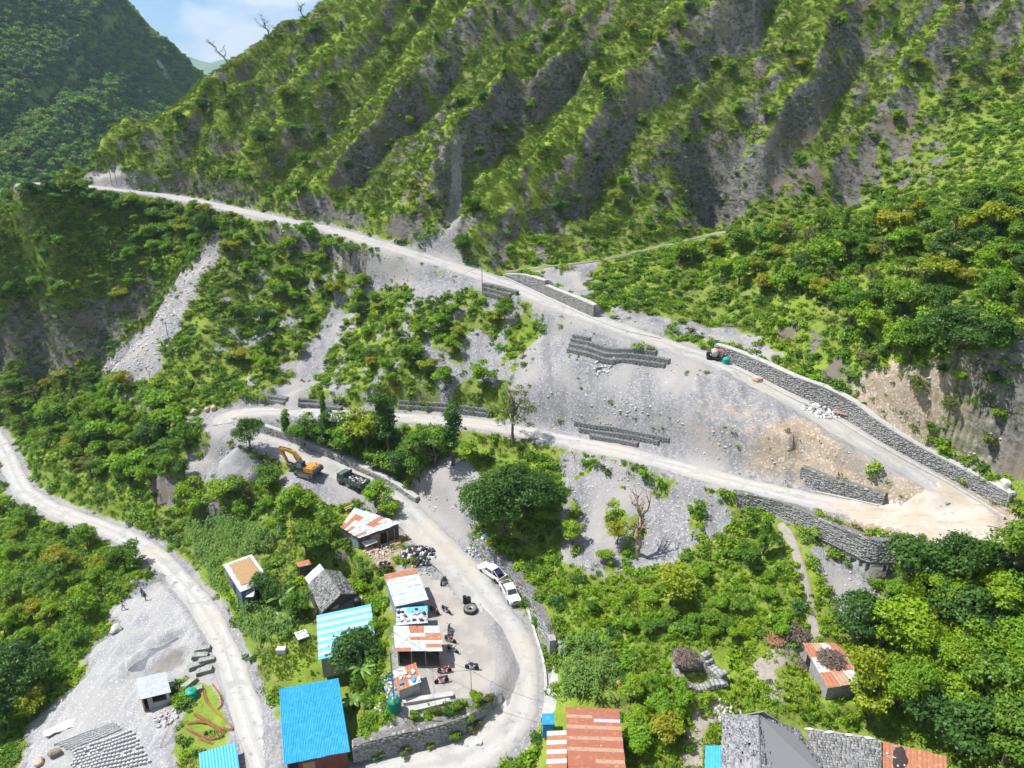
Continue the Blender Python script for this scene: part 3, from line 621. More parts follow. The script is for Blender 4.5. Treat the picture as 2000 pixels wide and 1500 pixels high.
def ridge_h(X, Yv):
    yr = 5200
    zr = 68+5200*np.interp(X/5200., [-1.2, -.47, -.45, -.42, -.395, -.37, -.34, .2], [.15, .052, .060, .058, .049, .053, .044, .01])*1.0
    return zr - np.abs(Yv-yr)*.35 + 26*fbm(X/300, Yv/300, 4)
far_grid('distant_ridge_terrain', -7000, 1700, 4200, 5900, 60, ridge_h, M_far, 'blue hazy ridge closing the valley on the horizon')
def plain_h(X, Yv): return -40+0*X
far_grid('valley_floor_terrain', -6000, 6000, -3000, 6000, 500, plain_h, M_far, 'valley floor far below the hills')
# bare landslip scar on the far hill
M_scar = mat('bare_landslip', (.40, .36, .33), .95, noise=(.08, (.28, .25, .22), .4, .65))
_sc = [(300,118),(318,122),(330,150),(340,165),(345,185),(338,192),(330,175),(318,155),(306,135)]
def far_hit(u, v):
    d = ray(u, v); t = np.arange(300, 1200, 2.0); z = HC+d[2]*t; h = far_h(d[0]*t, d[1]*t); k = np.nonzero(z < h)[0]
    t0 = t[k[0]] if len(k) else 700.; return Vector((d[0]*t0, d[1]*t0, float(far_h(np.array([d[0]*t0]), np.array([d[1]*t0]))[0])))
_scw = [far_hit(u, v) for u, v in _sc]
_X, _Y = np.meshgrid(np.arange(min(p.x for p in _scw), max(p.x for p in _scw), 2.5), np.arange(min(p.y for p in _scw), max(p.y for p in _scw), 2.5))
_in = inpoly(_X+4*perlin(_X/9, _Y/9), _Y+9*perlin(_X/9+5, _Y/9), [(p.x, p.y) for p in _scw]); _i = np.arange(_X.size).reshape(_X.shape); _q = _in[:-1, :-1] & _in[1:, 1:] & _in[1:, :-1] & _in[:-1, 1:]
SCAR = [(p.x, p.y) for p in _scw]
if _q.any():
    _f = np.stack([_i[:-1, :-1], _i[:-1, 1:], _i[1:, 1:], _i[1:, :-1]], -1)[_q]
    _me = np_mesh('landslip', np.stack([_X, _Y, far_h(_X, _Y)+1.0], -1).reshape(-1, 3), _f, [M_scar], True)
    tag(link(bpy.data.objects.new('landslip_ground', _me)), 'pale landslip scar down the far forested hill', None, None, 'structure')
# ================================================================ stone walls and gabions
def stone_wall_mat(name, a, b, c):
    m, g = new_mat(name, .92, .15); v = g.attr('sv').outputs['Fac']; pos = g.pos(); n = g.noise(pos, 5.0, 3, .6)
    col = g.mix(v, a, b); col = g.mix(g.rng(n, .5, .75), col, c); g.l(col, g.b.inputs['Base Color']); return m
M_wall = stone_wall_mat('grey_flat_stone_masonry', (.215, .212, .208), (.33, .322, .31), (.265, .258, .25))
M_gab = stone_wall_mat('dark_gabion_stone', (.10, .105, .105), (.27, .27, .265), (.17, .165, .16))
M_core = mat('wall_mortar', (.17, .165, .155), .95, noise=(3, (.11, .105, .10), .4, .6))
M_conc = mat('pale_concrete', (.40, .392, .375), .9, noise=(1.6, (.30, .29, .275), .45, .7))
M_wire = mat('galvanised_wire_lid', (.36, .36, .35), .7, noise=(6, (.22, .22, .21), .4, .6))
M_darkconc = mat('weathered_concrete', (.30, .295, .28), .92, noise=(2.2, (.19, .185, .18), .45, .7))
def boxes_mesh(name, cen, ax, ay, az, m, rng):
    """many boxes at once: centres (n,3) and half-axis vectors"""
    n = len(cen); sg = np.array([[-1, -1, -1], [1, -1, -1], [1, 1, -1], [-1, 1, -1], [-1, -1, 1], [1, -1, 1], [1, 1, 1], [-1, 1, 1]], float)
    v = cen[:, None, :]+sg[None, :, 0:1]*ax[:, None, :]+sg[None, :, 1:2]*ay[:, None, :]+sg[None, :, 2:3]*az[:, None, :]
    v += rng.normal(size=v.shape)*.018
    f0 = np.array([[3, 2, 1, 0], [4, 5, 6, 7], [0, 1, 5, 4], [1, 2, 6, 5], [2, 3, 7, 6], [3, 0, 4, 7]]); f = (np.arange(n)[:, None, None]*8+f0[None]).reshape(-1, 4)
    me = np_mesh(name, v.reshape(-1, 3), f, [m]); q = me.attributes.new('sv', 'FLOAT', 'POINT'); q.data.foreach_set('value', np.repeat(rng.random(n), 8).astype(np.float32)); return me
def masonry(name, key, label, thick=1.15, course=.18, slen=.46, coping=True, uphill_left=True, m=None, cat='retaining wall'):
    q = WALLS[key]; rng = np.random.default_rng(len(q)); mid = q[len(q)//2]; org = np.array([mid[0], mid[1], mid[2]])
    o = empty(name, tuple(org), 0, label, cat, 'stone retaining walls'); tag(o, kind='thing')
    seg = np.diff(q[:, :2], axis=0); L_ = np.hypot(*seg.T); s = np.r_[0, np.cumsum(L_)]; tot = s[-1]
    def at(d): return np.array([np.interp(d, s, q[:, k]) for k in range(4)])
    tdir = lambda d: (lambda e: e/(np.linalg.norm(e)+1e-9))(at(min(d+.4, tot))[:2]-at(max(d-.4, 0))[:2])
    sgn = 1.0 if uphill_left else -1.0
    core = MB(org); ds = np.linspace(0, tot, max(4, int(tot/1.6)))
    V = []
    for d in ds:
        x, y, zb, zt = at(d); t = tdir(d); nn = np.array([-t[1], t[0]])*sgn
        for off, z in ((.10, zb-.6), (.10, zt-.05), (thick, zt-.05), (thick, zb-.6)): V.append((x+nn[0]*off, y+nn[1]*off, z))
    Fc = []; n = len(ds)
    for i in range(n-1):
        for k in range(4): k2 = (k+1) % 4; Fc.append((i*4+k, (i+1)*4+k, (i+1)*4+k2, i*4+k2))
    Fc += [(3, 2, 1, 0), tuple((n-1)*4+k for k in range(4))]
    core.add(V, Fc); core.build('wall_core', M_core, o)
    cen = []; ax = []; ay = []; az = []; hmax = (q[:, 3]-q[:, 2]).max(); nc = int(hmax/course)+1
    for c in range(-1, nc):
        d = -rng.random()*slen
        while d < tot:
            l = slen*rng.uniform(.55, 1.5); dm = d+l/2; d += l
            if not 0 < dm < tot: continue
            x, y, zb, zt = at(dm); z = zb+(c+.5)*course+rng.normal()*.015
            if z+course*.4 > zt: continue
            t = tdir(dm); nn = np.array([-t[1], t[0]])*sgn; pr = .10-rng.uniform(0, .10); batter = .05*(z-zb)
            cen.append((x+nn[0]*(pr+.12+batter), y+nn[1]*(pr+.12+batter), z)); slope = (at(min(dm+.4, tot))[2]-at(max(dm-.4, 0))[2])/.8*.5
            ax.append((t[0]*l*.47, t[1]*l*.47, slope*l*.4)); ay.append((nn[0]*.2, nn[1]*.2, 0)); az.append((0, 0, course*rng.uniform(.38, .49)))
    # end faces
    for e, sg2 in ((0, -1), (tot, 1)):
        x, y, zb, zt = at(e); t = tdir(e); nn = np.array([-t[1], t[0]])*sgn
        for c in range(-1, int((zt-zb)/course)):
            for k in range(2):
                cen.append((x+t[0]*.04*sg2+nn[0]*thick*(.25+.5*k), y+t[1]*.04*sg2+nn[1]*thick*(.25+.5*k), zb+(c+.5)*course)); ax.append((t[0]*.12, t[1]*.12, 0)); ay.append((nn[0]*thick*.24, nn[1]*thick*.24, 0)); az.append((0, 0, course*.45))
    me = boxes_mesh('stones', np.array(cen)-org, np.array(ax), np.array(ay), np.array(az), m or M_wall, rng); st = link(bpy.data.objects.new('stones', me), o); st['kind'] = 'stuff'
    if coping:
        cp_ = MB(org); V = []
        for d in ds:
            x, y, zb, zt = at(d); t = tdir(d); nn = np.array([-t[1], t[0]])*sgn
            for off, z in ((.12, zt-.06), (.12, zt+.08), (thick+.08, zt+.08), (thick+.08, zt-.06)): V.append((x+nn[0]*off, y+nn[1]*off, z+rng.normal()*.01))
        cp_.add(V, Fc); cp_.build('coping', M_conc, o)
    return o
masonry('stone_retaining_wall', 'long', 'long grey stone wall with pale coping climbing along the upper road', thick=1.25)
masonry('stone_retaining_wall', 'upper_a', 'wedge-shaped stone wall where the side track leaves the upper road')
masonry('stone_retaining_wall', 'upper_b', 'second stone wall just downhill of the wedge-shaped wall on the upper road')
masonry('stone_retaining_wall', 'bend_upper', 'tapering brownish stone wall between the two arms of the right hairpin', coping=False)
masonry('stone_retaining_wall', 'bend_lower', 'tall bulging stone wall holding up the middle road at the right hairpin', coping=False)
masonry('stone_retaining_wall', 'low_inner', 'low stone wall beside the road above the excavator', coping=True, thick=1.0)
masonry('stone_retaining_wall', 'low_right', 'rubble stone wall beside the two parked white pickups', coping=False, slen=.5, course=.26)
masonry('stone_retaining_wall', 'garage_front', 'curved stone wall below the green water tank and tin sheds', coping=False, slen=.5, course=.28)
# concrete drains at the foot of the walls
def kerb(label, pts, w, h, m=M_conc, name='concrete_drain'):
    q = catmull(pts, 1.2); org = q[len(q)//2]; o = MB(org); V = []
    for i, p in enumerate(q):
        t = q[min(i+1, len(q)-1)][:2]-q[max(i-1, 0)][:2]; t = t/(np.linalg.norm(t)+1e-9); nn = np.array([-t[1], t[0]])
        for a, b in ((-w/2, -.3), (-w/2, h), (w/2, h), (w/2, -.3)): V.append((p[0]+nn[0]*a, p[1]+nn[1]*a, p[2]+b))
    Fc = []
    for i in range(len(q)-1):
        for k in range(4): k2 = (k+1) % 4; Fc.append((i*4+k, (i+1)*4+k, (i+1)*4+k2, i*4+k2))
    Fc += [(3, 2, 1, 0), tuple((len(q)-1)*4+k for k in range(4))]; o.add(V, Fc); ob = o.build(name, m); ob.location = org
    return tag(ob, label, 'drain', None, 'thing')
kerb('pale concrete drain edge running along the foot of the long stone wall', base_from_px([(1425,716),(1475,741),(1545,778),(1600,802),(1655,833),(1700,862),(1750,890),(1806,921),(1862,951),(1915,983),(1962,1013)], ROAD_UP, .02), .35, .30)
kerb('pale concrete drain edge below the wedge-shaped wall on the upper road', base_from_px([(983,541),(1020,558),(1062,579),(1112,603),(1160,624),(1220,646),(1290,662)], ROAD_UP, .02), .3, .22)
kerb('pale concrete gutter beside the rubble wall near the pickups', [tuple(P(*q)) for q in ((1030,1190,-.3),(1045,1240,-.6),(1060,1290,-.9),(1066,1340,-1.2),(1064,1400,-1.6))], .35, .35)
kerb('pale concrete sill at the foot of the tapering wall inside the hairpin', base_from_px([(1594,962),(1640,972),(1680,981),(1715,989)], ROAD_MID, .02), .3, .25)
# gabions
def basket_mesh():
    rng = np.random.default_rng(5); cen = []; ax = []; ay = []; az = []
    for i in range(7):
        for k in range(4):
            cen.append((-1.0+2*(i+.5)/7+rng.normal()*.02, -.48+rng.uniform(-.04, .03), .08+(k+.5)*.21)); ax.append((.13*rng.uniform(.8, 1.15), 0, .02*rng.normal())); ay.append((0, .10, 0)); az.append((0, 0, .095*rng.uniform(.8, 1.1)))
    cen.append((0, .03, .45)); ax.append((.99, 0, 0)); ay.append((0, .46, 0)); az.append((0, 0, .43))
    for i in range(7):
        for k in range(3): cen.append((-1.0+2*(i+.5)/7, -.33+k*.33, .90)); ax.append((.12, 0, 0)); ay.append((0, .14, 0)); az.append((0, 0, .05*rng.uniform(.5, 1.4)))
    return boxes_mesh('basket', np.array(cen), np.array(ax), np.array(ay), np.array(az), M_gab, rng)
BASKET = basket_mesh(); _b = MB(); 
for x in (-1.0, 1.0): _b.box((x, 0, .96), (.05, 1.0, .05))
for y in (-.5, .5): _b.box((0, y, .97), (2.0, .05, .05)); _b.box((0, y, .03), (2.0, .04, .04))
for x in (-1, 1): _b.box((x, -.52, .5), (.05, .04, .95))
BWIRE = _b.mesh('wire_edge', M_wire)
def gabion(label, tiers):
    o = None
    for tier in tiers:
        w = [np.array(tuple(G(u, v))) for u, v in tier]; q = catmull(w, .3); s = np.r_[0, np.cumsum(np.hypot(*np.diff(q[:, :2], axis=0).T))]; n = max(1, int(round(s[-1]/1.95)))
        # keep each tier level-ish: smooth heights
        zs = np.convolve(np.pad(q[:, 2], 8, mode='edge'), np.ones(17)/17, 'valid')
        for i in range(n):
            a, b = s[-1]*i/n, s[-1]*(i+1)/n; A = np.array([np.interp(a, s, c) for c in (q[:, 0], q[:, 1], zs)]); B = np.array([np.interp(b, s, c) for c in (q[:, 0], q[:, 1], zs)]); mdp = (A+B)/2
            if o is None: o = empty('gabion_wall', tuple(mdp), 0, label, 'gabion wall', 'gabion walls'); tag(o, kind='thing')
            bo = link(bpy.data.objects.new('basket', BASKET), o); ang = math.atan2(B[1]-A[1], B[0]-A[0]); ln = np.linalg.norm((B-A)[:2]); pit = -math.atan2(B[2]-A[2], ln)
            bo.location = Vector(tuple(mdp))-o.location+Vector((-math.sin(ang)*.42, math.cos(ang)*.42, -.18)); bo.rotation_euler = (0, pit, ang); bo.scale = (ln/2.0*1.02, 1.0, 1.0)
            wo = link(bpy.data.objects.new('wire_frame', BWIRE), bo)
    return o
def zpx(x0, y0, k, lst, dv): return [(x0+a/k, y0+b/k+dv) for a, b in lst]
Z1 = lambda l: zpx(1100, 620, 5.768, l, 8.0)
gabion('four-tier dark gabion wall with a dip, below the upper road', [Z1([(105,195),(200,203),(300,220)]), Z1([(85,240),(300,270),(460,335),(520,368),(600,348),(740,350),(1040,380)]), Z1([(65,295),(280,330),(400,375),(500,428),(600,400),(760,405),(1000,440),(1185,475)]), Z1([(45,350),(280,395),(400,435),(480,485),(560,485),(640,455),(800,475),(1000,505),(1140,520)])])
gabion('three-tier dark gabion wall just above the middle road', [Z1([(125,1160),(300,1205),(560,1225),(740,1270),(930,1305),(1190,1355)]), Z1([(180,1240),(400,1280),(640,1305),(850,1335),(1070,1390)]), Z1([(300,1320),(500,1355),(660,1380),(830,1415)])])
Z2 = lambda l: zpx(900, 500, 6.667, l, 6.0)
gabion('short gabion tiers below the junction pole on the upper road', [Z2([(285,360),(480,400),(720,470)]), Z2([(285,410),(450,450),(640,500)]), Z2([(300,465),(430,500),(560,540)])])
gabion('two-tier gabion wall half hidden behind trees on the middle road', [[(780,789),(830,792),(880,796),(960,808)], [(778,798),(830,801),(880,805),(960,816)]])
gabion('low gabion tiers beside the gravel cone on the middle road', [[(582,785),(620,790),(660,797)], [(582,793),(620,798),(665,803)]])
gabion('small dark gabion tiers at the left end of the middle road', [[(505,779),(530,781),(560,784)], [(507,787),(530,789),(555,791)]])
# ================================================================ buildings
def sheet_mat(name, col, col2, lo=.45, hi=.65, rough=.45, metal=.0, sc_=2.0, streak=True):
    m, g = new_mat(name, rough, .4); pos = g.pos(); n = g.noise(g.scaled(pos, sc_, sc_, sc_*.6), 1.0, 4, .65); n2 = g.noise(pos, 9, 3, .6); oi = g.n('ShaderNodeObjectInfo').outputs['Random']
    c = g.mix(g.rng(n, lo, hi), col, col2); c = g.mix(g.math('MULTIPLY', g.rng(n2, .5, .8), .35), c, tuple(.6*x for x in col2)); c = g.mix(g.math('MULTIPLY', oi, .22), c, tuple(.75*x for x in col)); g.l(c, g.b.inputs['Base Color']); g.b.inputs['Metallic'].default_value = metal; return m
S_WHITE = sheet_mat('whitened_zinc_sheet', (.43, .465, .49), (.33, .355, .375)); S_WHITER = sheet_mat('zinc_sheet_with_rust_bloom', (.48, .50, .51), (.36, .19, .11), .5, .66)
S_RUST = sheet_mat('rusted_zinc_sheet', (.34, .135, .070), (.45, .27, .17), .5, .75, .8); S_RED = sheet_mat('rust_red_sheet', (.30, .105, .060), (.40, .17, .10), .5, .7, .75); S_PALERUST = sheet_mat('pale_rust_lap', (.38, .255, .18), (.33, .15, .09), .45, .7, .8)
S_BLUE = sheet_mat('bright_blue_sheet', (.004, .21, .52), (.03, .31, .60), .35, .75, .4); S_BLUE2 = sheet_mat('sky_blue_sheet', (.05, .32, .62), (.07, .38, .68), .4, .7, .4)
S_CYAN = sheet_mat('light_cyan_sheet', (.12, .40, .56), (.18, .46, .61), .4, .7, .4); S_PALE = sheet_mat('pale_blue_white_sheet', (.36, .56, .64), (.42, .60, .67), .4, .7, .4); S_GREYT = sheet_mat('grey_fibre_sheet', (.38, .395, .41), (.30, .315, .32), .4, .7, .8)
M_darkwall = mat('dark_plank_wall', (.10, .085, .075), .9, noise=(2, (.055, .05, .05), .4, .65)); M_navy = mat('dark_navy_wall', (.10, .13, .19), .85, noise=(1, (.07, .09, .13), .4, .7)); M_greyw = mat('grey_plaster_wall', (.30, .295, .29), .9, noise=(1.2, (.22, .215, .21), .4, .7)); M_brownw = mat('red_brown_painted_wall', (.17, .055, .04), .85, noise=(1, (.12, .04, .03), .4, .7))  # M_navy: the walls' own dark navy colour
M_tinw = mat('grey_tin_wall', (.24, .29, .33), .6, noise=(1.5, (.17, .20, .23), .4, .7)); M_woodp = mat('weathered_timber', (.34, .22, .14), .85, noise=(4, (.22, .14, .09), .4, .65)); M_newwood = mat('fresh_sawn_timber', (.50, .31, .18), .8, noise=(3, (.40, .24, .14), .4, .65)); M_black = mat('dark_opening', (.015, .015, .016), .9); M_redfr = mat('red_window_frame', (.24, .05, .04), .7)
M_slate = stone_wall_mat('grey_slate', (.15, .152, .165), (.33, .33, .345), (.21, .205, .21)); M_slate_w = stone_wall_mat('weathered_slate', (.13, .13, .13), (.29, .285, .275), (.20, .19, .175)); M_grain = mat('drying_grain', (.34, .215, .115), .95, noise=[(3, (.28, .175, .09), .4, .65), (14, (.40, .28, .165), .55, .75)]); M_tarp = mat('blue_tarpaulin', (.02, .22, .55), .6, noise=(2, (.10, .35, .60), .5, .7)); M_earthfl = mat('trodden_earth_floor', (.16, .145, .13), .95)
M_block = mat('grey_block_wall', (.36, .355, .34), .92, noise=(1.4, (.27, .265, .25), .4, .7))
def corrug(a, b, c, d, org, along_u=True, n=9, amp=.035, lift=0.0):
    """corrugated panel over quad a(FL) b(FR) c(NR) d(NL); ridges run front-back when along_u"""
    a, b, c, d = map(Vector, (a, b, c, d)); nr = (b-a).cross(d-a).normalized()
    if nr.z < 0: nr = -nr
    V = []; Fc = []
    for i in range(n+1):
        t = i/n; p, q = (a.lerp(b, t), d.lerp(c, t)) if along_u else (a.lerp(d, t), b.lerp(c, t)); e = nr*(amp*(1 if i % 2 else -1)+lift)
        V += [p+e, q+e, p+e-nr*.03, q+e-nr*.03]
    for i in range(n):
        o = i*4; Fc += [(o, o+1, o+5, o+4), (o+6, o+7, o+3, o+2), (o, o+4, o+6, o+2), (o+1, o+3, o+7, o+5)]
    Fc += [(0, 2, 3, 1), (n*4, n*4+1, n*4+3, n*4+2)]
    mb = MB(org); mb.add(V, Fc); return mb
def bil(cs, s, t): a, b, c, d = cs; return a.lerp(b, s).lerp(d.lerp(c, s), t)
def sheets(root, cs, nu, nv, mats, along_u=True, over=.06, name='roof_sheet', n=8, seed=0, rag=0.0):
    rn = random.Random(seed); org = root.location
    for j in range(nv-1, -1, -1):
        for i in range(nu):
            s0, s1, t0, t1 = i/nu, (i+1)/nu, j/nv, (j+1)/nv; o = .012*((i+j) % 2)+.006*rn.random()
            t1 = t1+(over/nv if j < nv-1 else rn.uniform(-rag, rag)); s1 = s1+over/nu*.5+(rn.uniform(-rag, rag) if i == nu-1 else 0); s0 = s0-(rn.uniform(-rag, rag)*.5 if i == 0 else 0)
            m = mats(i, j) if callable(mats) else mats
            corrug(bil(cs, s0, t0), bil(cs, s1, t0), bil(cs, s1, t1), bil(cs, s0, t1), org, along_u, n, .02, o+.012*(nv-j)).build(name, m, root)
def shell(root, cs, zg, m, inset=.35, mats=None, skip=(), drop=.05):
    """walls under roof corners cs (FL,FR,NR,NL); returns inset plan corners with top heights"""
    cen = sum(cs, Vector())/4; pts = []
    for p in cs:
        d = (p-cen); d.z = 0; l = d.length; q = cen+d*((l-inset)/l); q.z = p.z-drop; pts.append(q)
    for k, nm in enumerate(('back', 'right', 'front', 'left')):
        if k in skip: continue
        a, b = pts[k], pts[(k+1) % 4]; d = (b-a); d.z = 0; d.normalize(); nn = Vector((-d.y, d.x, 0))   # inward for clockwise order
        if nn.dot(cen-a) < 0: nn = -nn
        e = .085; a2, b2 = a-d*0+nn*0, b
        mb = MB(root.location); A0 = Vector((a.x, a.y, zg-.4)); B0 = Vector((b.x, b.y, zg-.4))
        if k in (1, 3): sh = d*.13; a2 = a+sh; b2 = b-sh; A0 = A0+sh; B0 = B0-sh
        mb.add([A0, B0, b2, a2, A0+nn*.12, B0+nn*.12, b2+nn*.12, a2+nn*.12], [(0, 1, 2, 3), (7, 6, 5, 4), (0, 4, 5, 1), (1, 5, 6, 2), (2, 6, 7, 3), (3, 7, 4, 0)]); mb.build('wall', (mats or {}).get(k, m), root)
    return pts
def on_wall(root, pts, k, s0, s1, z0, z1, zg, name, m, proud=.03, deep=.05, parent=None):
    """a panel (door, window) set on wall k between fractions s0..s1"""
    a, b = pts[k], pts[(k+1) % 4]; cen = sum(pts, Vector())/4; d = (b-a); d.z = 0; nn = Vector((-d.y, d.x, 0)).normalized()
    if nn.dot(cen-a) > 0: nn = -nn
    p, q = a+d*s0, a+d*s1; V = []
    for w in (proud, proud-deep):
        for r, z in ((p, z0), (q, z0), (q, z1), (p, z1)): V.append(Vector((r.x, r.y, zg+z))+nn*w)
    mb = MB(root.location); mb.add(V, [(0, 1, 2, 3), (7, 6, 5, 4), (0, 4, 5, 1), (1, 5, 6, 2), (2, 6, 7, 3), (3, 7, 4, 0)]); return mb.build(name, m, parent or root)
def window(root, pts, k, s0, s1, z0, z1, zg, frame=M_redfr, bars=3):
    w = on_wall(root, pts, k, s0, s1, z0, z1, zg, 'window', M_black, .02)
    for i in range(bars+1):
        s = s0+(s1-s0)*i/bars; on_wall(root, pts, k, s-.012, s+.012, z0-.04, z1+.04, zg, 'frame', frame, .05, .05, w)
    on_wall(root, pts, k, s0, s1, z1, z1+.07, zg, 'lintel', frame, .055, .05, w); on_wall(root, pts, k, s0, s1, z0-.07, z0, zg, 'sill', frame, .07, .08, w)
def corners(*l): return [P(*q) for q in l]
def rect(cs):
    """nearest parallelogram to four corners"""
    a, b, c, d = cs; m = (a+b+c+d)/4; u = ((b-a)+(c-d))/4; v = ((d-a)+(c-b))/4; return [m-u-v, m+u-v, m+u+v, m-u+v]
def house(name, label, cs, zg, cat='house', fit=True):
    if fit: cs = rect(cs)
    m = sum(cs, Vector())/4; return empty(name, (m.x, m.y, zg), 0, label, cat), cs
def stones_on(root, cs, n, seed, m=None, lo=.08, hi=.2, rng_=(.05, .95, .05, .95), name='stone'):
    rn = random.Random(seed)
    for i in range(n):
        p = bil(cs, rn.uniform(rng_[0], rng_[1]), rn.uniform(rng_[2], rng_[3])); o = link(bpy.data.objects.new(name, stone_small[i % 4]), root); o.location = p-root.location+Vector((0, 0, .1)); s = rn.uniform(lo, hi)*2; o.scale = (s, s, s); o.rotation_euler = (0, 0, rn.uniform(0, 6))
def _stone(seed, m):
    rng = np.random.default_rng(seed); bm = bmesh.new(); bmesh.ops.create_icosphere(bm, subdivisions=1, radius=.5)
    for v in bm.verts: v.co = Vector(np.array(v.co)*rng.uniform(.65, 1.15, 3)*np.array([1, .75, .5]))
    me = bpy.data.meshes.new('stone'); bm.to_mesh(me); bm.free(); me.materials.append(m); return me
_ms = [mat('roof_stone_pale', (.48, .46, .44), .9), mat('roof_stone_grey', (.28, .27, .27), .9)]
stone_small = [_stone(200+i, _ms[i % 2]) for i in range(4)]
# ---- the big blue roof
o, cs = house('blue_roof_house', 'large house under a bright blue sheet roof at the bottom', corners((543,1348,-.7),(663,1323,-.7),(680,1470,-1.3),(557,1491,-1.3)), -4.3)
sheets(o, cs, 8, 4, S_BLUE, True, .06, n=10, rag=.006)
pt = shell(o, cs, -4.3, M_greyw, .55, {2: M_brownw, 1: M_greyw, 3: M_greyw}); on_wall(o, pt, 2, .55, .75, 0, 2.1, -4.3, 'door', M_woodp); on_wall(o, pt, 2, .82, .97, .1, 2.4, -4.3, 'shop_opening', M_black); window(o, pt, 3, .2, .4, 1.0, 2.1, -4.3); window(o, pt, 3, .6, .8, 1.0, 2.1, -4.3)
# ---- light blue striped roof
o, cs = house('striped_roof_house', 'grey house under a roof of light blue and white stripes', corners((623,1204,.5),(717,1181,.5),(738,1264,.1),(617,1288,.1)), -3.0)
sheets(o, cs, 1, 13, lambda i, j: (S_CYAN, S_PALE)[j % 2], False, .05, n=4)
pt = shell(o, cs, -3.0, M_greyw, .5); window(o, pt, 2, .50, .82, 1.3, 2.2, -3.0, bars=3); on_wall(o, pt, 2, .2, .36, 0, 1.95, -3.0, 'door', M_woodp); on_wall(o, pt, 3, .45, .6, 0, 1.95, -3.0, 'door', M_woodp)
# ---- flat roof with drying grain
o, cs = house('grain_roof_house', 'dark-walled house with brown grain drying on its flat roof', corners((435,1104,-.5),(492,1082,-.5),(527,1134,-.5),(470,1156,-.5)), -3.4)
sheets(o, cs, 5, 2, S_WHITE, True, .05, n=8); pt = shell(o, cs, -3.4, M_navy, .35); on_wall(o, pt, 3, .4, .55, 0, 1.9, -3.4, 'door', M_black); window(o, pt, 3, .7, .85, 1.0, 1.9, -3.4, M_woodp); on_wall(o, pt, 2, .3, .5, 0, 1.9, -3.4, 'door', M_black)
gm = MB(o.location); rn = random.Random(4); ring = []
for i in range(64):
    a = 2*math.pi*i/64; x, y = math.cos(a), math.sin(a); k = 1/max(abs(x), abs(y)); q = rn.uniform(.0, .10); s = .5+x*k*(.40-q*.6)+.01; t = .47+y*k*(.41-q*.5); ring.append(bil(cs, min(max(s, .04), .99), min(max(t, .03), .95))+Vector((0, 0, .09)))
cc_ = sum(ring, Vector())/64; V = ring+[r.lerp(cc_, .06)+Vector((0, 0, .06)) for r in ring]+[cc_+Vector((0, 0, .08))]
gm.add(V, [(i, (i+1) % 64, 64+(i+1) % 64, 64+i) for i in range(64)]+[(64+i, 64+(i+1) % 64, 128) for i in range(64)]); go = gm.build('drying_grain', M_grain); go.location = o.location; tag(go, 'layer of brown grain spread to dry on the flat roof', 'grain')
mb = MB(o.location); a = P(482,1150,-1.0); mb.slab(a, a+Vector((1.2, .1, 0)), a+Vector((1.5, -1.4, -.4)), a+Vector((.3, -1.5, -.4)), .04); mb.build('porch_sheet', S_WHITE, o)
# ---- slate roofs
def slate_plane(root, a, b, c, d, rows, cols, m, objs=0, seed=0, th=.03, jit=.25):
    """slates over quad a(top-left) b(top-right) c(bottom-right) d(bottom-left); first objs of them single parts (those nearest the viewer), rest joined"""
    rng = np.random.default_rng(seed); a, b, c, d = map(lambda q: np.array(q), (a, b, c, d)); nr = np.cross(b-a, d-a); nr /= np.linalg.norm(nr)
    if nr[2] < 0: nr = -nr
    items = []
    for r in range(rows):
        off = rng.random()*.8/cols; x = -off
        while x < 1:
            w = 1/cols*rng.uniform(1-jit, 1+jit); s0, s1 = max(x, 0), min(x+w*.97, 1.0); x += w
            if s1-s0 < .2/cols: continue
            t0 = r/rows; t1 = min(1.0, (r+1)/rows+.25/rows); sm, tm = (s0+s1)/2, (t0+t1)/2
            f = lambda s, t: (a*(1-s)+b*s)*(1-t)+(d*(1-s)+c*s)*t
            cen = f(sm, tm)+nr*(.02+.012*rng.random()); ux = (f(s1, tm)-f(s0, tm))/2*.985; uy = (f(sm, t1)-f(sm, t0))/2+nr*.018; items.append((cen, ux, uy, nr*th/2))
    org = np.array(root.location); it = sorted(items, key=lambda q: q[0][1]); one = it[:objs]; rest = it[objs:]
    if one:
        rg = np.random.default_rng(seed+1); v0 = [boxes_mesh('slate', np.zeros((1, 3)), np.array([[1., 0, 0]]), np.array([[0, 1., 0]]), np.array([[0, 0, 1.]]), m, rg) for _ in range(8)]
        for i, (cen, ux, uy, uz) in enumerate(one):
            s = link(bpy.data.objects.new('slate', v0[rg.integers(8)]), root); s.matrix_local = Matrix(((ux[0], uy[0], uz[0], cen[0]-org[0]), (ux[1], uy[1], uz[1], cen[1]-org[1]), (ux[2], uy[2], uz[2], cen[2]-org[2]), (0, 0, 0, 1)))
    if rest:
        me = boxes_mesh('slates', np.array([q[0] for q in rest])-org, np.array([q[1] for q in rest]), np.array([q[2] for q in rest]), np.array([q[3] for q in rest]), m, rng); s = link(bpy.data.objects.new('slates', me), root); s['kind'] = 'stuff'
    mb = MB(root.location); mb.slab(Vector(a), Vector(b), Vector(c), Vector(d), .1) if np.cross(b-a, d-a)[2] > 0 else mb.slab(Vector(b), Vector(a), Vector(d), Vector(c), .1); mb.build('roof_deck', mat('slate_underlay', (.19, .19, .195), .95), root)
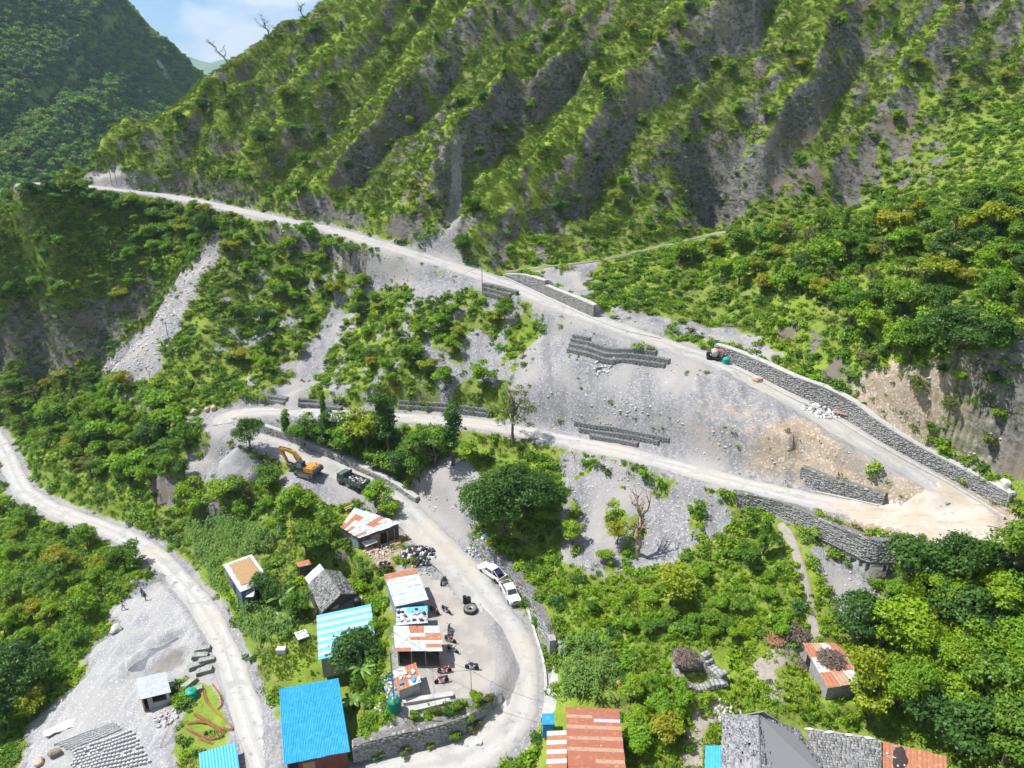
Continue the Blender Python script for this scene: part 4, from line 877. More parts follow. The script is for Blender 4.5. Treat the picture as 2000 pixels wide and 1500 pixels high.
def gable(name, label, rA, rB, eLA, eLB, eRA, eRB, zg, wallm, ml, objsL=0, objsR=0, rows=12, colsL=12, inset=.4, seed=1, cat='house'):
    """ridge rA(far) rB(near), left eave far/near, right eave far/near"""
    cen = (rA+rB+eLA+eRB)/4; o = empty(name, (cen.x, cen.y, zg), 0, label, cat)
    slate_plane(o, rA, rB, eLB, eLA, rows, colsL, ml, objsL, seed); slate_plane(o, rB, rA, eRA, eRB, rows, colsL, ml, objsR, seed+3)
    mb = MB(o.location); mb.tube([rA+Vector((0, 0, .06)), rB+Vector((0, 0, .06))], .09, 6); mb.build('ridge_cap', M_slate_w, o)
    pts = shell(o, [eLA, eRA, eRB, eLB], zg, wallm, inset)
    for (l, r, t) in ((pts[0], pts[1], rA), (pts[3], pts[2], rB)):
        g_ = MB(o.location); tt = Vector(((l.x+r.x)/2, (l.y+r.y)/2, t.z-.18)); n_ = (r-l).cross(Vector((0, 0, 1))).normalized()*.05; g_.add([l-n_, r-n_, tt-n_, l+n_, r+n_, tt+n_], [(0, 1, 2), (5, 4, 3), (0, 3, 4, 1), (1, 4, 5, 2), (2, 5, 3, 0)]); g_.build('gable', wallm, o)
    return o, pts
o, pt = gable('slate_roof_house', 'old village house with a grey slate gable roof and dark gable end', P(633,1112,2.2), P(667,1160,2.2), P(600,1142,.2), P(628,1198,.2), P(664,1116,.7), P(697,1160,.7), -2.8, M_darkwall, M_slate_w, 0, 0, 14, 16, .45, 5)
on_wall(o, pt, 2, .35, .6, .2, 2.0, -2.8, 'door', M_woodp)
mb = MB(o.location); a, b, c, d = P(640,1180,0.0), P(696,1164,0.0), P(698,1182,-.5), P(642,1199,-.5); mb.slab(a, d, c, b, .08) if (d-a).cross(b-a).z > 0 else mb.slab(a, b, c, d, .08); mb.build('porch_roof', M_slate_w, o)
mb = MB(o.location); a = P(650,1180,.12); mb.slab(a, a+Vector((.9, .2, 0)), a+Vector((.9, -.7, -.2)), a+Vector((0, -.9, -.2)), .03); mb.build('pink_patch_sheet', mat('faded_pink_sheet', (.55, .33, .29), .8), o)
o2, cs = house('zinc_lean_to', 'whitish zinc lean-to against the upper end of the slate house', corners((597,1128,.5),(622,1101,1.1),(636,1113,1.1),(601,1142,.5)), -2.6, 'lean-to')
sheets(o2, cs, 3, 1, lambda i, j: (S_WHITE, S_WHITER, S_WHITE)[i], False, n=6); shell(o2, cs, -2.6, M_darkwall, .25)
# ---- rusty tin workshop
o, cs = house('rusty_tin_workshop', 'tin workshop with a patchwork roof of white and rusty sheets by the road', corners((664,1030,3.6),(692,993,4.2),(782,1022,3.9),(701,1051,3.3)), .85, 'workshop', fit=False)
_prn = random.Random(17); _pat = [[_prn.choices('WRX', (5, 3, 2))[0] for _ in range(4)] for _ in range(9)]
sheets(o, cs, 4, 9, lambda i, j: {'W': S_WHITE, 'R': S_RUST, 'X': S_WHITER}[_pat[j][i]], False, .10, n=5, rag=.03)
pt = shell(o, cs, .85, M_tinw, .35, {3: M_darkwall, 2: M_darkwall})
for s in (.12, .3, .5, .7, .9): on_wall(o, pt, 2, s-.012, s+.012, 0, 2.2, .85, 'post', M_woodp, .06, .1)
on_wall(o, pt, 2, .32, .48, 0, 2.0, .85, 'doorway', M_black); on_wall(o, pt, 2, .52, .68, .3, 2.0, .85, 'plywood_panel', M_woodp); on_wall(o, pt, 3, .1, .5, .1, 2.2, .85, 'tin_panel', M_tinw)
for s in (.6, .8): on_wall(o, pt, 3, s-.01, s+.01, 0, 2.3, .85, 'post', M_woodp, .06, .1)
p4 = corners((702,1056,2.3),(726,1047,2.5),(737,1058,2.0),(715,1068,1.9)); sheets(o, rect(p4), 2, 1, lambda i, j: (S_WHITER, S_WHITE)[i], True, name='porch_sheet', n=6)
for q in (rect(p4)[2], rect(p4)[3]): mb = MB(o.location); mb.tube([(q.x, q.y, .6), q], .05, 5); mb.build('porch_post', M_woodp, o)
# ---- tin repair sheds
o, cs = house('tin_repair_shed', 'tin repair shed with a white roof rusty along its far edge', corners((752,1122,3.1),(809,1111,3.1),(838,1171,2.7),(769,1185,2.7)), .1, 'shed')
sheets(o, cs, 2, 6, lambda i, j: S_RUST if j == 0 and i == 0 or j == 0 else (S_WHITER if j == 1 and i == 0 else S_WHITE), False, .1, n=5, rag=.015); pt = shell(o, cs, .0, M_tinw, .3); on_wall(o, pt, 1, .2, .5, 0, 2.2, 0, 'shutter', M_navy); on_wall(o, pt, 2, .1, .9, .2, 2.0, 0, 'tin_panel', M_navy)
SHED2, cs2 = house('flat_roof_shed', 'low shed whose flat zinc roof is littered with scrap', corners((775,1189,2.3),(833,1183,2.3),(836,1217,2.2),(773,1221,2.2)), 0, 'shed')
sheets(SHED2, cs2, 3, 3, lambda i, j: S_CYAN if j == 0 and i else S_WHITE, True, .06, n=6, rag=.01); pt = shell(SHED2, cs2, 0, M_tinw, .25); on_wall(SHED2, pt, 1, .1, .8, 0, 2.0, 0, 'shop_opening', M_black)
o, cs = house('open_fronted_shed', 'open-fronted shed under a white roof striped with rusty sheets', corners((769,1225,2.9),(856,1221,2.9),(864,1273,2.6),(772,1270,2.6)), 0, 'shed')
_p3 = ['WRW', 'WRW', 'WWR', 'WRR', 'WWW', 'WWR', 'RWW']
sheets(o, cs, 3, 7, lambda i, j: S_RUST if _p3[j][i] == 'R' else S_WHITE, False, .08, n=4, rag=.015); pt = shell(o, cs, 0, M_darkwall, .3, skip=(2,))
for k, s in ((2, .02), (2, .35), (2, .68), (2, .98)): on_wall(o, pt, k, s-.012, s+.012, 0, 2.5, 0, 'post', M_woodp, .02, .1)
mb = MB(o.location); mb.slab(*[Vector((q.x, q.y, .07)) for q in (pt[3], pt[2], pt[1], pt[0])], .06); mb.build('floor', M_earthfl, o)
SHED4, cs4 = house('small_rusty_shed', 'small block shed with a rusty rubble-strewn roof beside the green tank', corners((766,1312,2.1),(812,1294,2.1),(821,1333,2.0),(779,1349,2.0)), -.05, 'shed')
sheets(SHED4, cs4, 2, 3, lambda i, j: S_RUST if (i+j) % 3 else S_WHITER, True, .06, n=7, rag=.02); pt = shell(SHED4, cs4, -.1, M_block, .25); on_wall(SHED4, pt, 1, .3, .6, 0, 1.8, -.1, 'door', M_woodp)
def slab_block(name, label, px, z0, h, m=M_conc):
    a, b, c, d = [P(u, v, z0+h) for u, v in px]; cen = (a+b+c+d)/4; mb = MB(cen); n_ = Vector((0, 0, h+.3)); mb.add([a-n_, b-n_, c-n_, d-n_, a, b, c, d], [(0, 1, 2, 3), (7, 6, 5, 4), (0, 4, 5, 1), (1, 5, 6, 2), (2, 6, 7, 3), (3, 7, 4, 0)])
    ob = mb.build(name, m); ob.location = cen; return tag(ob, label, 'concrete slab')
slab_block('concrete_plinth', 'long low concrete plinth in front of the small rusty shed', [(784,1364),(884,1350),(886,1358),(788,1373)], 0, .45)
slab_block('concrete_plinth', 'lower concrete plinth above the curved stone wall', [(797,1380),(878,1362),(882,1370),(800,1390)], -.25, .45)
# ---- hut in the block yard
o, cs = house('block_yard_hut', 'small hut with a pale fibre-sheet roof in the block yard', corners((267,1325,-4.6),(319,1313,-4.6),(334,1352,-4.9),(271,1367,-4.9)), -7.2, 'hut')
sheets(o, cs, 1, 3, S_GREYT, False, .08, n=6); pt = shell(o, cs, -7.2, M_block, .2, skip=(2,)); mb = MB(o.location); mb.slab(*[Vector((q.x, q.y, -7.0)) for q in (pt[3], pt[2], pt[1], pt[0])], .06); mb.build('floor', M_earthfl, o)
on_wall(o, pt, 2, .0, .12, 0, 2.2, -7.2, 'wall', M_block, .02, .12); on_wall(o, pt, 2, .62, .80, 0, 2.2, -7.2, 'hanging_tarpaulin', M_greyw, .02, .06); on_wall(o, pt, 2, .94, 1.0, 0, 2.2, -7.2, 'post', M_woodp, .02, .1); on_wall(o, pt, 2, .12, .62, 0, 1.1, -7.2, 'low_wall', M_block, .0, .12)
# ---- blue roof at the bottom edge
o, cs = house('blue_roof_shed', 'shed with a bright blue roof at the bottom edge beside the valley road', corners((391,1472,-3.7),(457,1449,-3.7),(475,1535,-4.1),(393,1556,-4.1)), -6.3, 'shed')
sheets(o, cs, 3, 2, S_BLUE2, True, .05, n=8); shell(o, cs, -6.4, M_greyw, .3)
# ---- rust-red roof
o, cs = house('rust_red_roof_house', 'house under a rust-red corrugated roof with pale laps at the bottom centre', corners((1105,1382,3.3),(1205,1389,3.3),(1224,1530,2.9),(1110,1530,2.9)), -.5)
sheets(o, cs, 2, 20, lambda i, j: S_PALERUST if j % 3 == 2 and (i*5+j) % 7 else (S_GREYT if (i, j) == (1, 3) else S_RED), False, .10, n=4, rag=.006); pt = shell(o, cs, -.6, M_greyw, .35); window(o, pt, 3, .3, .45, 1, 2.2, -.5)
stones_on(o, cs, 7, 3, rng_=(.05, .95, .02, .6))
o, cs = house('striped_lean_to', 'lean-to with white and rusty strips beside the rust-red roof', corners((1069,1430,2.7),(1105,1427,2.9),(1107,1530,2.6),(1066,1530,2.4)), -.8, 'lean-to')
sheets(o, cs, 1, 11, lambda i, j: (S_WHITE, S_RUST)[j % 2], False, .06, n=4); shell(o, cs, -.9, M_greyw, .25); stones_on(o, cs, 3, 8, rng_=(.2, .9, .05, .3))
# ---- slate house and annexes, bottom right
o, pt = gable('slate_roof_house', 'large house with a neat grey slate gable roof at the bottom right', P(1481,1397,7.0), P(1487,1535,7.0), P(1411,1395,5.6), P(1408,1535,5.6), P(1560,1424,4.4), P(1632,1540,4.4), .4, M_greyw, M_slate, 170, 120, 24, 22, .5, 21)
window(o, pt, 3, .3, .5, 1.2, 2.4, .4)
o, cs = house('slab_roof_annexe', 'annexe roofed with rough overlapping grey stone slabs', corners((1573,1424,4.2),(1722,1446,3.8),(1722,1545,3.0),(1610,1540,3.4)), .4, 'annexe', fit=False)
slate_plane(o, cs[0], cs[1], cs[2], cs[3], 20, 20, M_slate_w, 150, 31, .06, .45)
shell(o, cs, .4, M_greyw, .4)
for i in range(7): s = link(bpy.data.objects.new('ridge_slab', stone_small[i % 4]), o); s.location = cs[0].lerp(cs[1], .05+i*.13)-o.location+Vector((0, 0, .1)); s.scale = (1.4, .6, .35); s.rotation_euler = (0, 0, random.uniform(-.2, .2))
o, cs = house('rusty_sheet_annexe', 'annexe with an orange rusty roof weighed down by stones at the bottom right', corners((1722,1447,3.5),(1848,1478,3.3),(1850,1550,2.7),(1722,1545,2.9)), .6, 'annexe', fit=False)
sheets(o, cs, 4, 2, S_RUST, True, .05, n=7, rag=.01); shell(o, cs, .5, M_greyw, .35); stones_on(o, cs, 12, 12, lo=.08, hi=.28, rng_=(.02, .5, .05, .7))
mb = MB(o.location); rr = [bil(cs, .28+.14*math.cos(a)*random.uniform(.7, 1.2), .3+.28*math.sin(a)*random.uniform(.7, 1.2))+Vector((0, 0, .12)) for a in [i*.45 for i in range(14)]]; mb.add(rr+[sum(rr, Vector())/14+Vector((0, 0, .12))], [(i, (i+1) % 14, 14) for i in range(14)]); mb.build('charred_debris', mat('charred_debris', (.035, .028, .024), .95, noise=(5, (.09, .06, .05), .5, .7)), o)
o, cs = house('blue_awning', 'bright blue awning beside the neat slate roof', corners((1378,1456,2.8),(1409,1457,3.0),(1409,1530,3.0),(1376,1530,2.8)), .3, 'awning'); sheets(o, cs, 2, 1, S_BLUE2, True, n=6)
for q in cs: mb = MB(o.location); mb.tube([(q.x, q.y, .0), q], .05, 5); mb.build('post', M_woodp, o)
# ---- stone shed with rusty roof
o, cs = house('stone_shed', 'narrow stone shed with a rusty sheet roof beside the footpath', corners((1568,1256,5.1),(1630,1256,5.1),(1718,1330,4.7),(1616,1343,4.7)), 2.6, 'shed', fit=False)
sheets(o, cs, 4, 3, lambda i, j: (S_RUST, S_PALERUST, S_WHITER, S_RUST)[(i+2*j) % 4], True, .06, n=6, rag=.02); pt = shell(o, cs, 2.5, M_greyw, .3, {3: M_darkconc, 2: M_darkconc}); on_wall(o, pt, 3, .7, .85, 0, 1.8, 2.6, 'door', M_black)
# brushwood heap on that roof
def brush_heap(p, r, h, label, seed, m=None):
    rng = np.random.default_rng(seed); n = 420; a = rng.random(n)*6.28; q = rng.random(n)**.5*r; z = h*(1-(q/r)**2)*rng.random(n); c = np.stack([q*np.cos(a), q*np.sin(a), z+.05], 1); d = rng.normal(size=(n, 3)); d[:, 2] *= .3; d /= np.linalg.norm(d, axis=1)[:, None]; e = np.cross(d, rng.normal(size=(n, 3))); e /= np.linalg.norm(e, axis=1)[:, None]; f_ = np.cross(d, e); l = rng.uniform(.25, .6, n)[:, None]
    me = boxes_mesh('brushwood', c, d*l, e*.018, f_*.018, m or M_brush, rng); ob = link(bpy.data.objects.new('brushwood_heap', me)); ob.location = p; return tag(ob, label, 'brushwood', 'brushwood heaps')
M_brush = mat('dry_brushwood', (.16, .12, .10), .95, noise=(6, (.28, .22, .17), .45, .65))
brush_heap(bil(cs, .45, .42)+Vector((0, 0, .12)), 1.6, .5, 'dry brushwood heaped on the stone shed roof', 1)
# ---- ruined enclosure
def ruin():
    c = P(1362,1320,2.2); o = empty('ruined_stone_enclosure', c, 0, 'roofless ruined stone enclosure in the green scrub', 'ruin'); k = 0
    for a, b, h, th in ((P(1318,1306,2.3), P(1374,1302,2.3), 2.6, .8), (P(1374,1300,2.3), P(1412,1334,2.2), 2.4, 1.2), (P(1345,1350,2.1), P(1410,1344,2.1), 1.5, .9), (P(1318,1308,2.3), P(1340,1350,2.1), 1.3, .5)):
        k += 1; rng = np.random.default_rng(k); d = (b-a); L_ = d.length; d = np.array(d.normalized()); nn = np.array([-d[1], d[0], 0]); cen = []; ax = []; ay = []; az = []
        for r in range(int(h/.26)):
            x = -rng.random()*.3
            top = h*(.75+.3*math.sin(r+k))
            while x < L_:
                l = rng.uniform(.35, .7); xm = x+l/2; x += l
                if r*.26 > h*(.72+.28*math.sin(xm*1.3+k)): continue
                for sd in (-1, 1): cen.append(np.array(a)+d*xm+nn*sd*th*.25+np.array([0, 0, r*.26-.1])); ax.append(d*l*.48); ay.append(nn*th*.26); az.append((0, 0, .125))
        me = boxes_mesh('wall', np.array(cen)-np.array(c), np.array(ax), np.array(ay), np.array(az), M_wall, rng); link(bpy.data.objects.new('wall', me), o)
ruin(); brush_heap(P(1338,1285,4.5), 1.5, .5, 'dark brushwood piled over the back wall of the ruin', 2)
brush_heap(G(1552,1232), 1.9, .8, 'brown brushwood heap beside the footpath', 3); brush_heap(G(1512,1245), 1.4, .4, 'orange straw heap left of the footpath', 4, mat('orange_straw', (.42, .24, .12), .95)); brush_heap(G(1562,1300), 1.1, .6, 'small brushwood heap by the stone shed wall', 5)
# ---- small village sheds
o, cs = house('rusty_outhouse', 'tiny outhouse with a rusty roof above the slate house', corners((577,1099,-.4),(602,1093,-.4),(610,1102,-.5),(583,1108,-.5)), -2.4, 'outhouse'); sheets(o, cs, 2, 1, S_RUST, True, n=6); pt = shell(o, cs, -2.6, M_darkwall, .15); on_wall(o, pt, 3, .3, .7, 0, 1.7, -2.4, 'door', M_black)
o, cs = house('goat_pen', 'little crate-like pen with a white sheet roof on the lawn', corners((574,1236,-2.2),(597,1228,-2.2),(604,1243,-2.3),(582,1250,-2.3)), -4.0, 'pen'); sheets(o, cs, 2, 1, S_WHITE, True, n=6); stones_on(o, cs, 8, 5, lo=.06, hi=.16); pt = shell(o, cs, -4.1, M_darkwall, .15, skip=(2,))
for s in (.05, .5, .95): on_wall(o, pt, 2, s-.04, s+.04, 0, 1.7, -4, 'post', M_woodp, .02, .1)
for z in (.2, .8, 1.4): on_wall(o, pt, 2, 0, 1, z, z+.15, -4, 'rail', M_woodp, .03, .05)
# ================================================================ vehicles
M_white = mat('white_car_paint', (.66, .66, .64), .35, noise=(1.2, (.56, .54, .50), .5, .8), spec=.5); M_glass = mat('dark_vehicle_glass', (.03, .045, .05), .1, spec=.6); M_tyre = mat('tyre_rubber', (.022, .022, .022), .85); M_rim = mat('dusty_steel_rim', (.38, .37, .35), .5); M_blk = mat('black_plastic', (.03, .03, .03), .6); M_lamp = mat('lamp_glass', (.65, .65, .60), .2, spec=.6); M_tail = mat('red_lamp_glass', (.35, .02, .02), .3)
M_exy = mat('excavator_orange_yellow', (.43, .215, .045), .6, noise=(1.5, (.30, .16, .05), .5, .75)); M_exd = mat('dark_machine_steel', (.06, .055, .052), .7, noise=(2, (.14, .12, .10), .5, .7)); M_trk = mat('dusty_track_steel', (.19, .175, .16), .85); M_grn = mat('faded_green_truck_paint', (.055, .095, .07), .7, noise=(2, (.14, .15, .125), .5, .75)); M_red = mat('red_paint', (.36, .02, .025), .35, spec=.5); M_dblue = mat('dark_blue_paint', (.02, .03, .10), .35, spec=.5); M_chrome = mat('dull_chrome', (.45, .45, .45), .35, metal=.8); M_navyt = mat('navy_tarpaulin', (.02, .02, .075), .8)
def wheel_meshes(r, w, key):
    mb = MB(); mb.lathe([(r*.55, -w*.5), (r*.92, -w*.5), (r, -w*.35), (r, w*.35), (r*.92, w*.5), (r*.55, w*.5)], (0, 0, 0), 18, 'Y'); t = mb.mesh('tyre_'+key, M_tyre)
    rb = MB(); rb.lathe([(r*.15, -w*.42), (r*.5, -w*.30), (r*.56, -w*.46), (r*.56, w*.46), (r*.5, w*.30), (r*.15, w*.42)], (0, 0, 0), 14, 'Y'); return t, rb.mesh('rim_'+key, M_rim)
def add_wheel(root, wm, x, y, r, nm='wheel'):
    o = link(bpy.data.objects.new(nm, wm[0]), root); o.location = (x, y, r); k = link(bpy.data.objects.new('rim', wm[1]), o); return o
WP = wheel_meshes(.38, .24, 'pickup'); WT = wheel_meshes(.52, .32, 'truck')
def pickup(p, yaw, label, load):
    o = empty('pickup_truck', p, yaw, label, 'pickup truck', 'white pickups parked beside the rubble wall')
    b = MB(); b.extrude([(2.5, .45), (2.55, .62), (2.48, .95), (1.25, 1.08), (1.15, 1.10), (-1.0, 1.10), (-1.0, .42), (2.2, .42)], -.86, .86); bd = b.build('body', M_white, o)
    c = MB(); V = []
    for x, z, y in ((1.2, 1.08, .84), (.55, 1.72, .70), (-.85, 1.74, .70), (-1.0, 1.08, .84)): V += [(x, -y, z), (x, y, z)]
    c.add(V, [(0, 1, 3, 2), (2, 3, 5, 4), (4, 5, 7, 6), (0, 2, 4, 6), (1, 7, 5, 3), (0, 6, 7, 1)]); cb = c.build('cab', M_white, o)
    g_ = MB(); g_.quad((1.13, -.72, 1.17), (1.13, .72, 1.17), (.63, .62, 1.66), (.63, -.62, 1.66)); w = g_.build('windscreen', M_glass, cb); w.location = (.025, 0, .015)
    g_ = MB(); g_.quad((-.985, -.66, 1.2), (-.905, -.6, 1.62), (-.905, .6, 1.62), (-.985, .66, 1.2)); w = g_.build('rear_window', M_glass, cb); w.location = (-.025, 0, 0)
    for s in (-1, 1):
        for x0, x1 in ((.85, .08), (.0, -.85)):
            g_ = MB(); g_.quad((x0, s*.825, 1.16), (x1, s*.825, 1.16), (x1*.96, s*.715, 1.63), (x0*.62, s*.715, 1.63)); w = g_.build('side_window', M_glass, cb); w.location = (0, s*.02, 0)
        g_ = MB(); g_.box((2.5, s*.62, .80), (.12, .36, .17)); g_.build('headlight', M_lamp, o); g_ = MB(); g_.box((-2.52, s*.78, .82), (.06, .14, .26)); g_.build('tail_light', M_tail, o)
        g_ = MB(); g_.box((.95, s*.98, 1.2), (.1, .18, .14)); g_.build('mirror', M_blk, o)
        for x in (1.6, -1.65): add_wheel(o, WP, x, s*.76, .38); g_ = MB(); g_.box((x, s*.85, .80), (.95, .08, .10)); g_.build('wheel_arch', M_white, o)
        g_ = MB(); g_.box((-1.76, s*.83, .78), (1.46, .06, .66)); g_.build('bed_side', M_white, o)
    g_ = MB(); g_.box((-2.48, 0, .78), (.06, 1.66, .62)); g_.build('tailgate', M_white, o); g_ = MB(); g_.box((-1.75, 0, .52), (1.48, 1.62, .08)); g_.build('bed_floor', M_exd, o)
    g_ = MB(); g_.box((2.55, 0, .52), (.14, 1.7, .2)); g_.build('bumper', M_blk if load else M_rim, o); g_ = MB(); g_.box((-2.58, 0, .5), (.12, 1.5, .16)); g_.build('bumper', M_blk, o); g_ = MB(); g_.box((2.54, 0, .8), (.06, .8, .16)); g_.build('grille', M_blk, o)
    for i in range(2): g_ = MB(); g_.tube([(-1.1, -.7+i*1.4, 1.05), (-1.15, -.62+i*1.24, 1.75), (-2.3, -.7+i*1.4, 1.1)], .035, 6); g_.build('roll_bar', M_white, o)
    if load:
        t = MB(); t.add([(-1.05, -.75, 1.55), (-1.05, .75, 1.55), (-1.75, .72, 1.15), (-1.75, -.72, 1.15), (-1.05, -.75, 1.1), (-1.05, .75, 1.1)], [(0, 3, 2, 1), (0, 4, 3), (1, 2, 5), (4, 5, 2, 3)]); tag(t.build('tarpaulin', M_navyt, o), 'navy tarpaulin over the front of the bed')
        r_ = MB(); r_.box((-1.0, .55, 1.35), (.12, .3, .5)); r_.box((-1.0, -.7, 1.3), (.1, .2, .4)); r_.build('red_panel', M_red, o)
    else:
        t = MB(); random.seed(3)
        for i in range(26): t.box((-1.75+random.uniform(-.55, .55), random.uniform(-.6, .6), .75+random.uniform(0, .2)), (.22, .18, .14), random.uniform(0, 3))
        t.build('bed_load', mat('brown_mesh_load', (.10, .075, .07), .9), o)
    return o
pickup(G(961,1124), R(133), 'white double-cab pickup with a navy tarpaulin over its bed', True)
pickup(G(996,1164), R(-70), 'white pickup parked nose down towards the viewer', False)
def dump_truck(p, yaw):
    o = empty('dump_truck', p, yaw, 'green tipper truck loaded with pale rock beside the excavator', 'truck')
    b = MB(); b.box((-.4, 0, .85), (6.0, .9, .28)); b.build('chassis', M_exd, o)
    c = MB(); c.extrude([(3.0, .75), (3.05, 1.5), (2.85, 2.45), (1.55, 2.5), (1.5, .75)], -1.05, 1.05); cb = c.build('cab', M_grn, o)
    g_ = MB(); g_.quad((3.06, -.9, 1.55), (3.06, .9, 1.55), (2.89, .85, 2.3), (2.89, -.85, 2.3)); w = g_.build('windscreen', M_glass, cb); w.location = (.03, 0, 0)
    g_ = MB(); g_.box((3.03, 0, 1.1), (.06, 1.9, .5)); g_.build('front_panel', M_white, cb); g_ = MB(); g_.box((3.05, 0, .72), (.16, 2.1, .26)); g_.build('bumper', M_rim, o)
    for s in (-1, 1):
        g_ = MB(); g_.quad((2.9, s*1.06, 1.5), (1.7, s*1.06, 1.5), (1.7, s*1.06, 2.25), (2.75, s*1.06, 2.25)); g_.build('side_window', M_glass, cb)
        g_ = MB(); g_.box((3.08, s*.8, .98), (.06, .3, .2)); g_.build('headlight', M_lamp, o); add_wheel(o, WT, 2.15, s*.92, .52); add_wheel(o, WT, -1.9, s*.86, .52)
        g_ = MB(); g_.box((-1.05, s*1.12, 1.62), (4.5, .08, .95)); sd = g_.build('bed_side', M_grn, o)
        for i in range(6): k = MB(); k.box((-3.1+i*.82, s*1.18, 1.62), (.09, .06, .95)); k.build('rib', M_grn, sd)
        g_ = MB(); g_.box((.4, s*.8, .72), (.9, .4, .45)); g_.build('fuel_tank', M_rim, o)
    g_ = MB(); g_.box((1.24, 0, 2.0), (.08, 2.3, 1.7)); g_.build('headboard', M_grn, o); g_ = MB(); g_.box((-3.32, 0, 1.62), (.08, 2.3, .95)); g_.build('tailgate', M_grn, o); g_ = MB(); g_.box((-1.05, 0, 1.12), (4.5, 2.2, .08)); g_.build('bed_floor', M_exd, o)
    rn = random.Random(2)
    for i in range(26):
        s = link(bpy.data.objects.new('rock', stone_small[rn.choice((0, 2, 0, 1))])); s.location = o.matrix_basis @ Vector((-1.1+rn.uniform(-1.9, 1.9), rn.uniform(-.85, .85), 1.5+rn.uniform(-.1, .45))); q = rn.uniform(.5, 1.05); s.scale = (q, q, q); s.rotation_euler = (rn.uniform(0, 3), rn.uniform(0, 3), rn.uniform(0, 3)); tag(s, 'pale broken rock heaped in the tipper truck bed', 'rock', 'rocks in the truck bed')
dump_truck(G(690,951), R(146))
def excavator(p, yaw):
    o = empty('excavator', p, yaw, 'orange-yellow tracked excavator with its boom folded down beside the truck', 'excavator')
    for s in (-1, 1):
        t = MB(); prof = [(-1.9, .12), (-1.55, .0), (1.55, .0), (1.9, .12), (2.08, .42), (1.9, .74), (1.55, .86), (-1.55, .86), (-1.9, .74), (-2.08, .42)]; t.extrude(prof, s*1.15-.28, s*1.15+.28); tk = t.build('track', M_trk, o)
        for i in range(14): k = MB(); k.box((-1.55+i*.24, s*1.15, .885), (.14, .60, .05)); k.build('track_shoe', M_exd, tk)
        for x in (-1.55, 1.55): k = MB(); k.lathe([(.05, -.32), (.34, -.32), (.34, .32), (.05, .32)], (x, s*1.15, .43), 12, 'Y'); k.build('sprocket', M_exd, tk)
    b = MB(); b.box((0, 0, .62), (2.2, 1.7, .5)); b.lathe([(.75, .8), (.75, 1.05)], (0, 0, 0), 18); b.build('undercarriage', M_exd, o)
    b = MB(); b.extrude([(1.5, 1.08), (1.5, 1.35), (.2, 1.5), (.1, 2.0), (-2.0, 2.0), (-2.2, 1.85), (-2.25, 1.08)], -1.28, 1.28); b.build('house_body', M_exy, o)
    b = MB(); b.extrude([(-2.2, 1.05), (-2.2, 1.95), (-2.55, 1.85), (-2.8, 1.5), (-2.75, 1.05)], -1.26, 1.26); b.build('counterweight', M_exd, o)
    b = MB(); b.box((-1.2, .4, 2.06), (1.3, 1.0, .14)); b.build('engine_cover', M_exy, o); b = MB(); b.tube([(-1.7, -.6, 2.0), (-1.7, -.6, 2.5)], .07, 8); b.build('exhaust', M_exd, o)
    c = MB(); c.extrude([(1.55, 1.2), (1.6, 1.9), (1.2, 2.9), (-.05, 2.95), (-.1, 1.2)], .32, 1.3); cb = c.build('cab', M_blk, o)
    for pts in (((1.61, .42, 1.9), (1.61, 1.2, 1.9), (1.24, 1.2, 2.82), (1.24, .42, 2.82)), ((1.4, 1.315, 1.75), (.15, 1.315, 1.75), (.15, 1.315, 2.8), (1.08, 1.315, 2.8)), ((1.4, .305, 1.75), (.15, .305, 1.75), (.15, .305, 2.8), (1.08, .305, 2.8))): g_ = MB(); g_.quad(*pts); g_.build('cab_window', mat('cab_glass', (.16, .19, .20), .15, spec=.6), cb)
    def beam(name, pts, w, hs, m, par=o):
        q = MB(); V = []
        for i, (x, z) in enumerate(pts):
            a = Vector((pts[min(i+1, len(pts)-1)][0]-pts[max(i-1, 0)][0], 0, pts[min(i+1, len(pts)-1)][1]-pts[max(i-1, 0)][1])).normalized(); n_ = Vector((-a.z, 0, a.x))*hs[i]/2; c_ = Vector((x, -.1, z))
            V += [c_-n_+Vector((0, -w/2, 0)), c_-n_+Vector((0, w/2, 0)), c_+n_+Vector((0, w/2, 0)), c_+n_+Vector((0, -w/2, 0))]
        f = [(3, 2, 1, 0), tuple((len(pts)-1)*4+k for k in range(4))]
        for i in range(len(pts)-1):
            for k in range(4): k2 = (k+1) % 4; f.append((i*4+k, i*4+k2, (i+1)*4+k2, (i+1)*4+k))
        q.add(V, f); return q.build(name, m, par)
    bm_ = beam('boom', [(.9, 1.5), (1.6, 2.9), (2.7, 3.9), (4.2, 4.25), (5.7, 4.1)], .48, [.5, .62, .72, .6, .36], M_exy)
    st = beam('stick', [(5.95, 4.5), (5.6, 3.9), (4.7, 2.3), (4.35, 1.4)], .4, [.3, .6, .42, .28], M_exy)
    beam('hydraulic_cylinder', [(1.7, 1.6), (2.9, 3.4)], .16, [.2, .14], M_exd, bm_); beam('hydraulic_cylinder', [(3.2, 4.5), (5.8, 4.65)], .14, [.2, .12], M_exd, bm_); beam('hydraulic_cylinder', [(5.2, 3.5), (4.3, 1.9)], .12, [.16, .1], M_exd, st)
    k = MB(); k.extrude([(4.5, 1.5), (3.5, 1.35), (3.0, .75), (3.3, .25), (4.0, .1), (3.7, .35), (3.6, .75), (4.2, 1.1)], -.65, .45); bk = k.build('bucket', M_exd, o)
    for i in range(5): k = MB(); k.box((4.08, -.6+i*.25, .08), (.22, .09, .06)); k.build('tooth', M_rim, bk)
excavator(G(601,926), R(158))
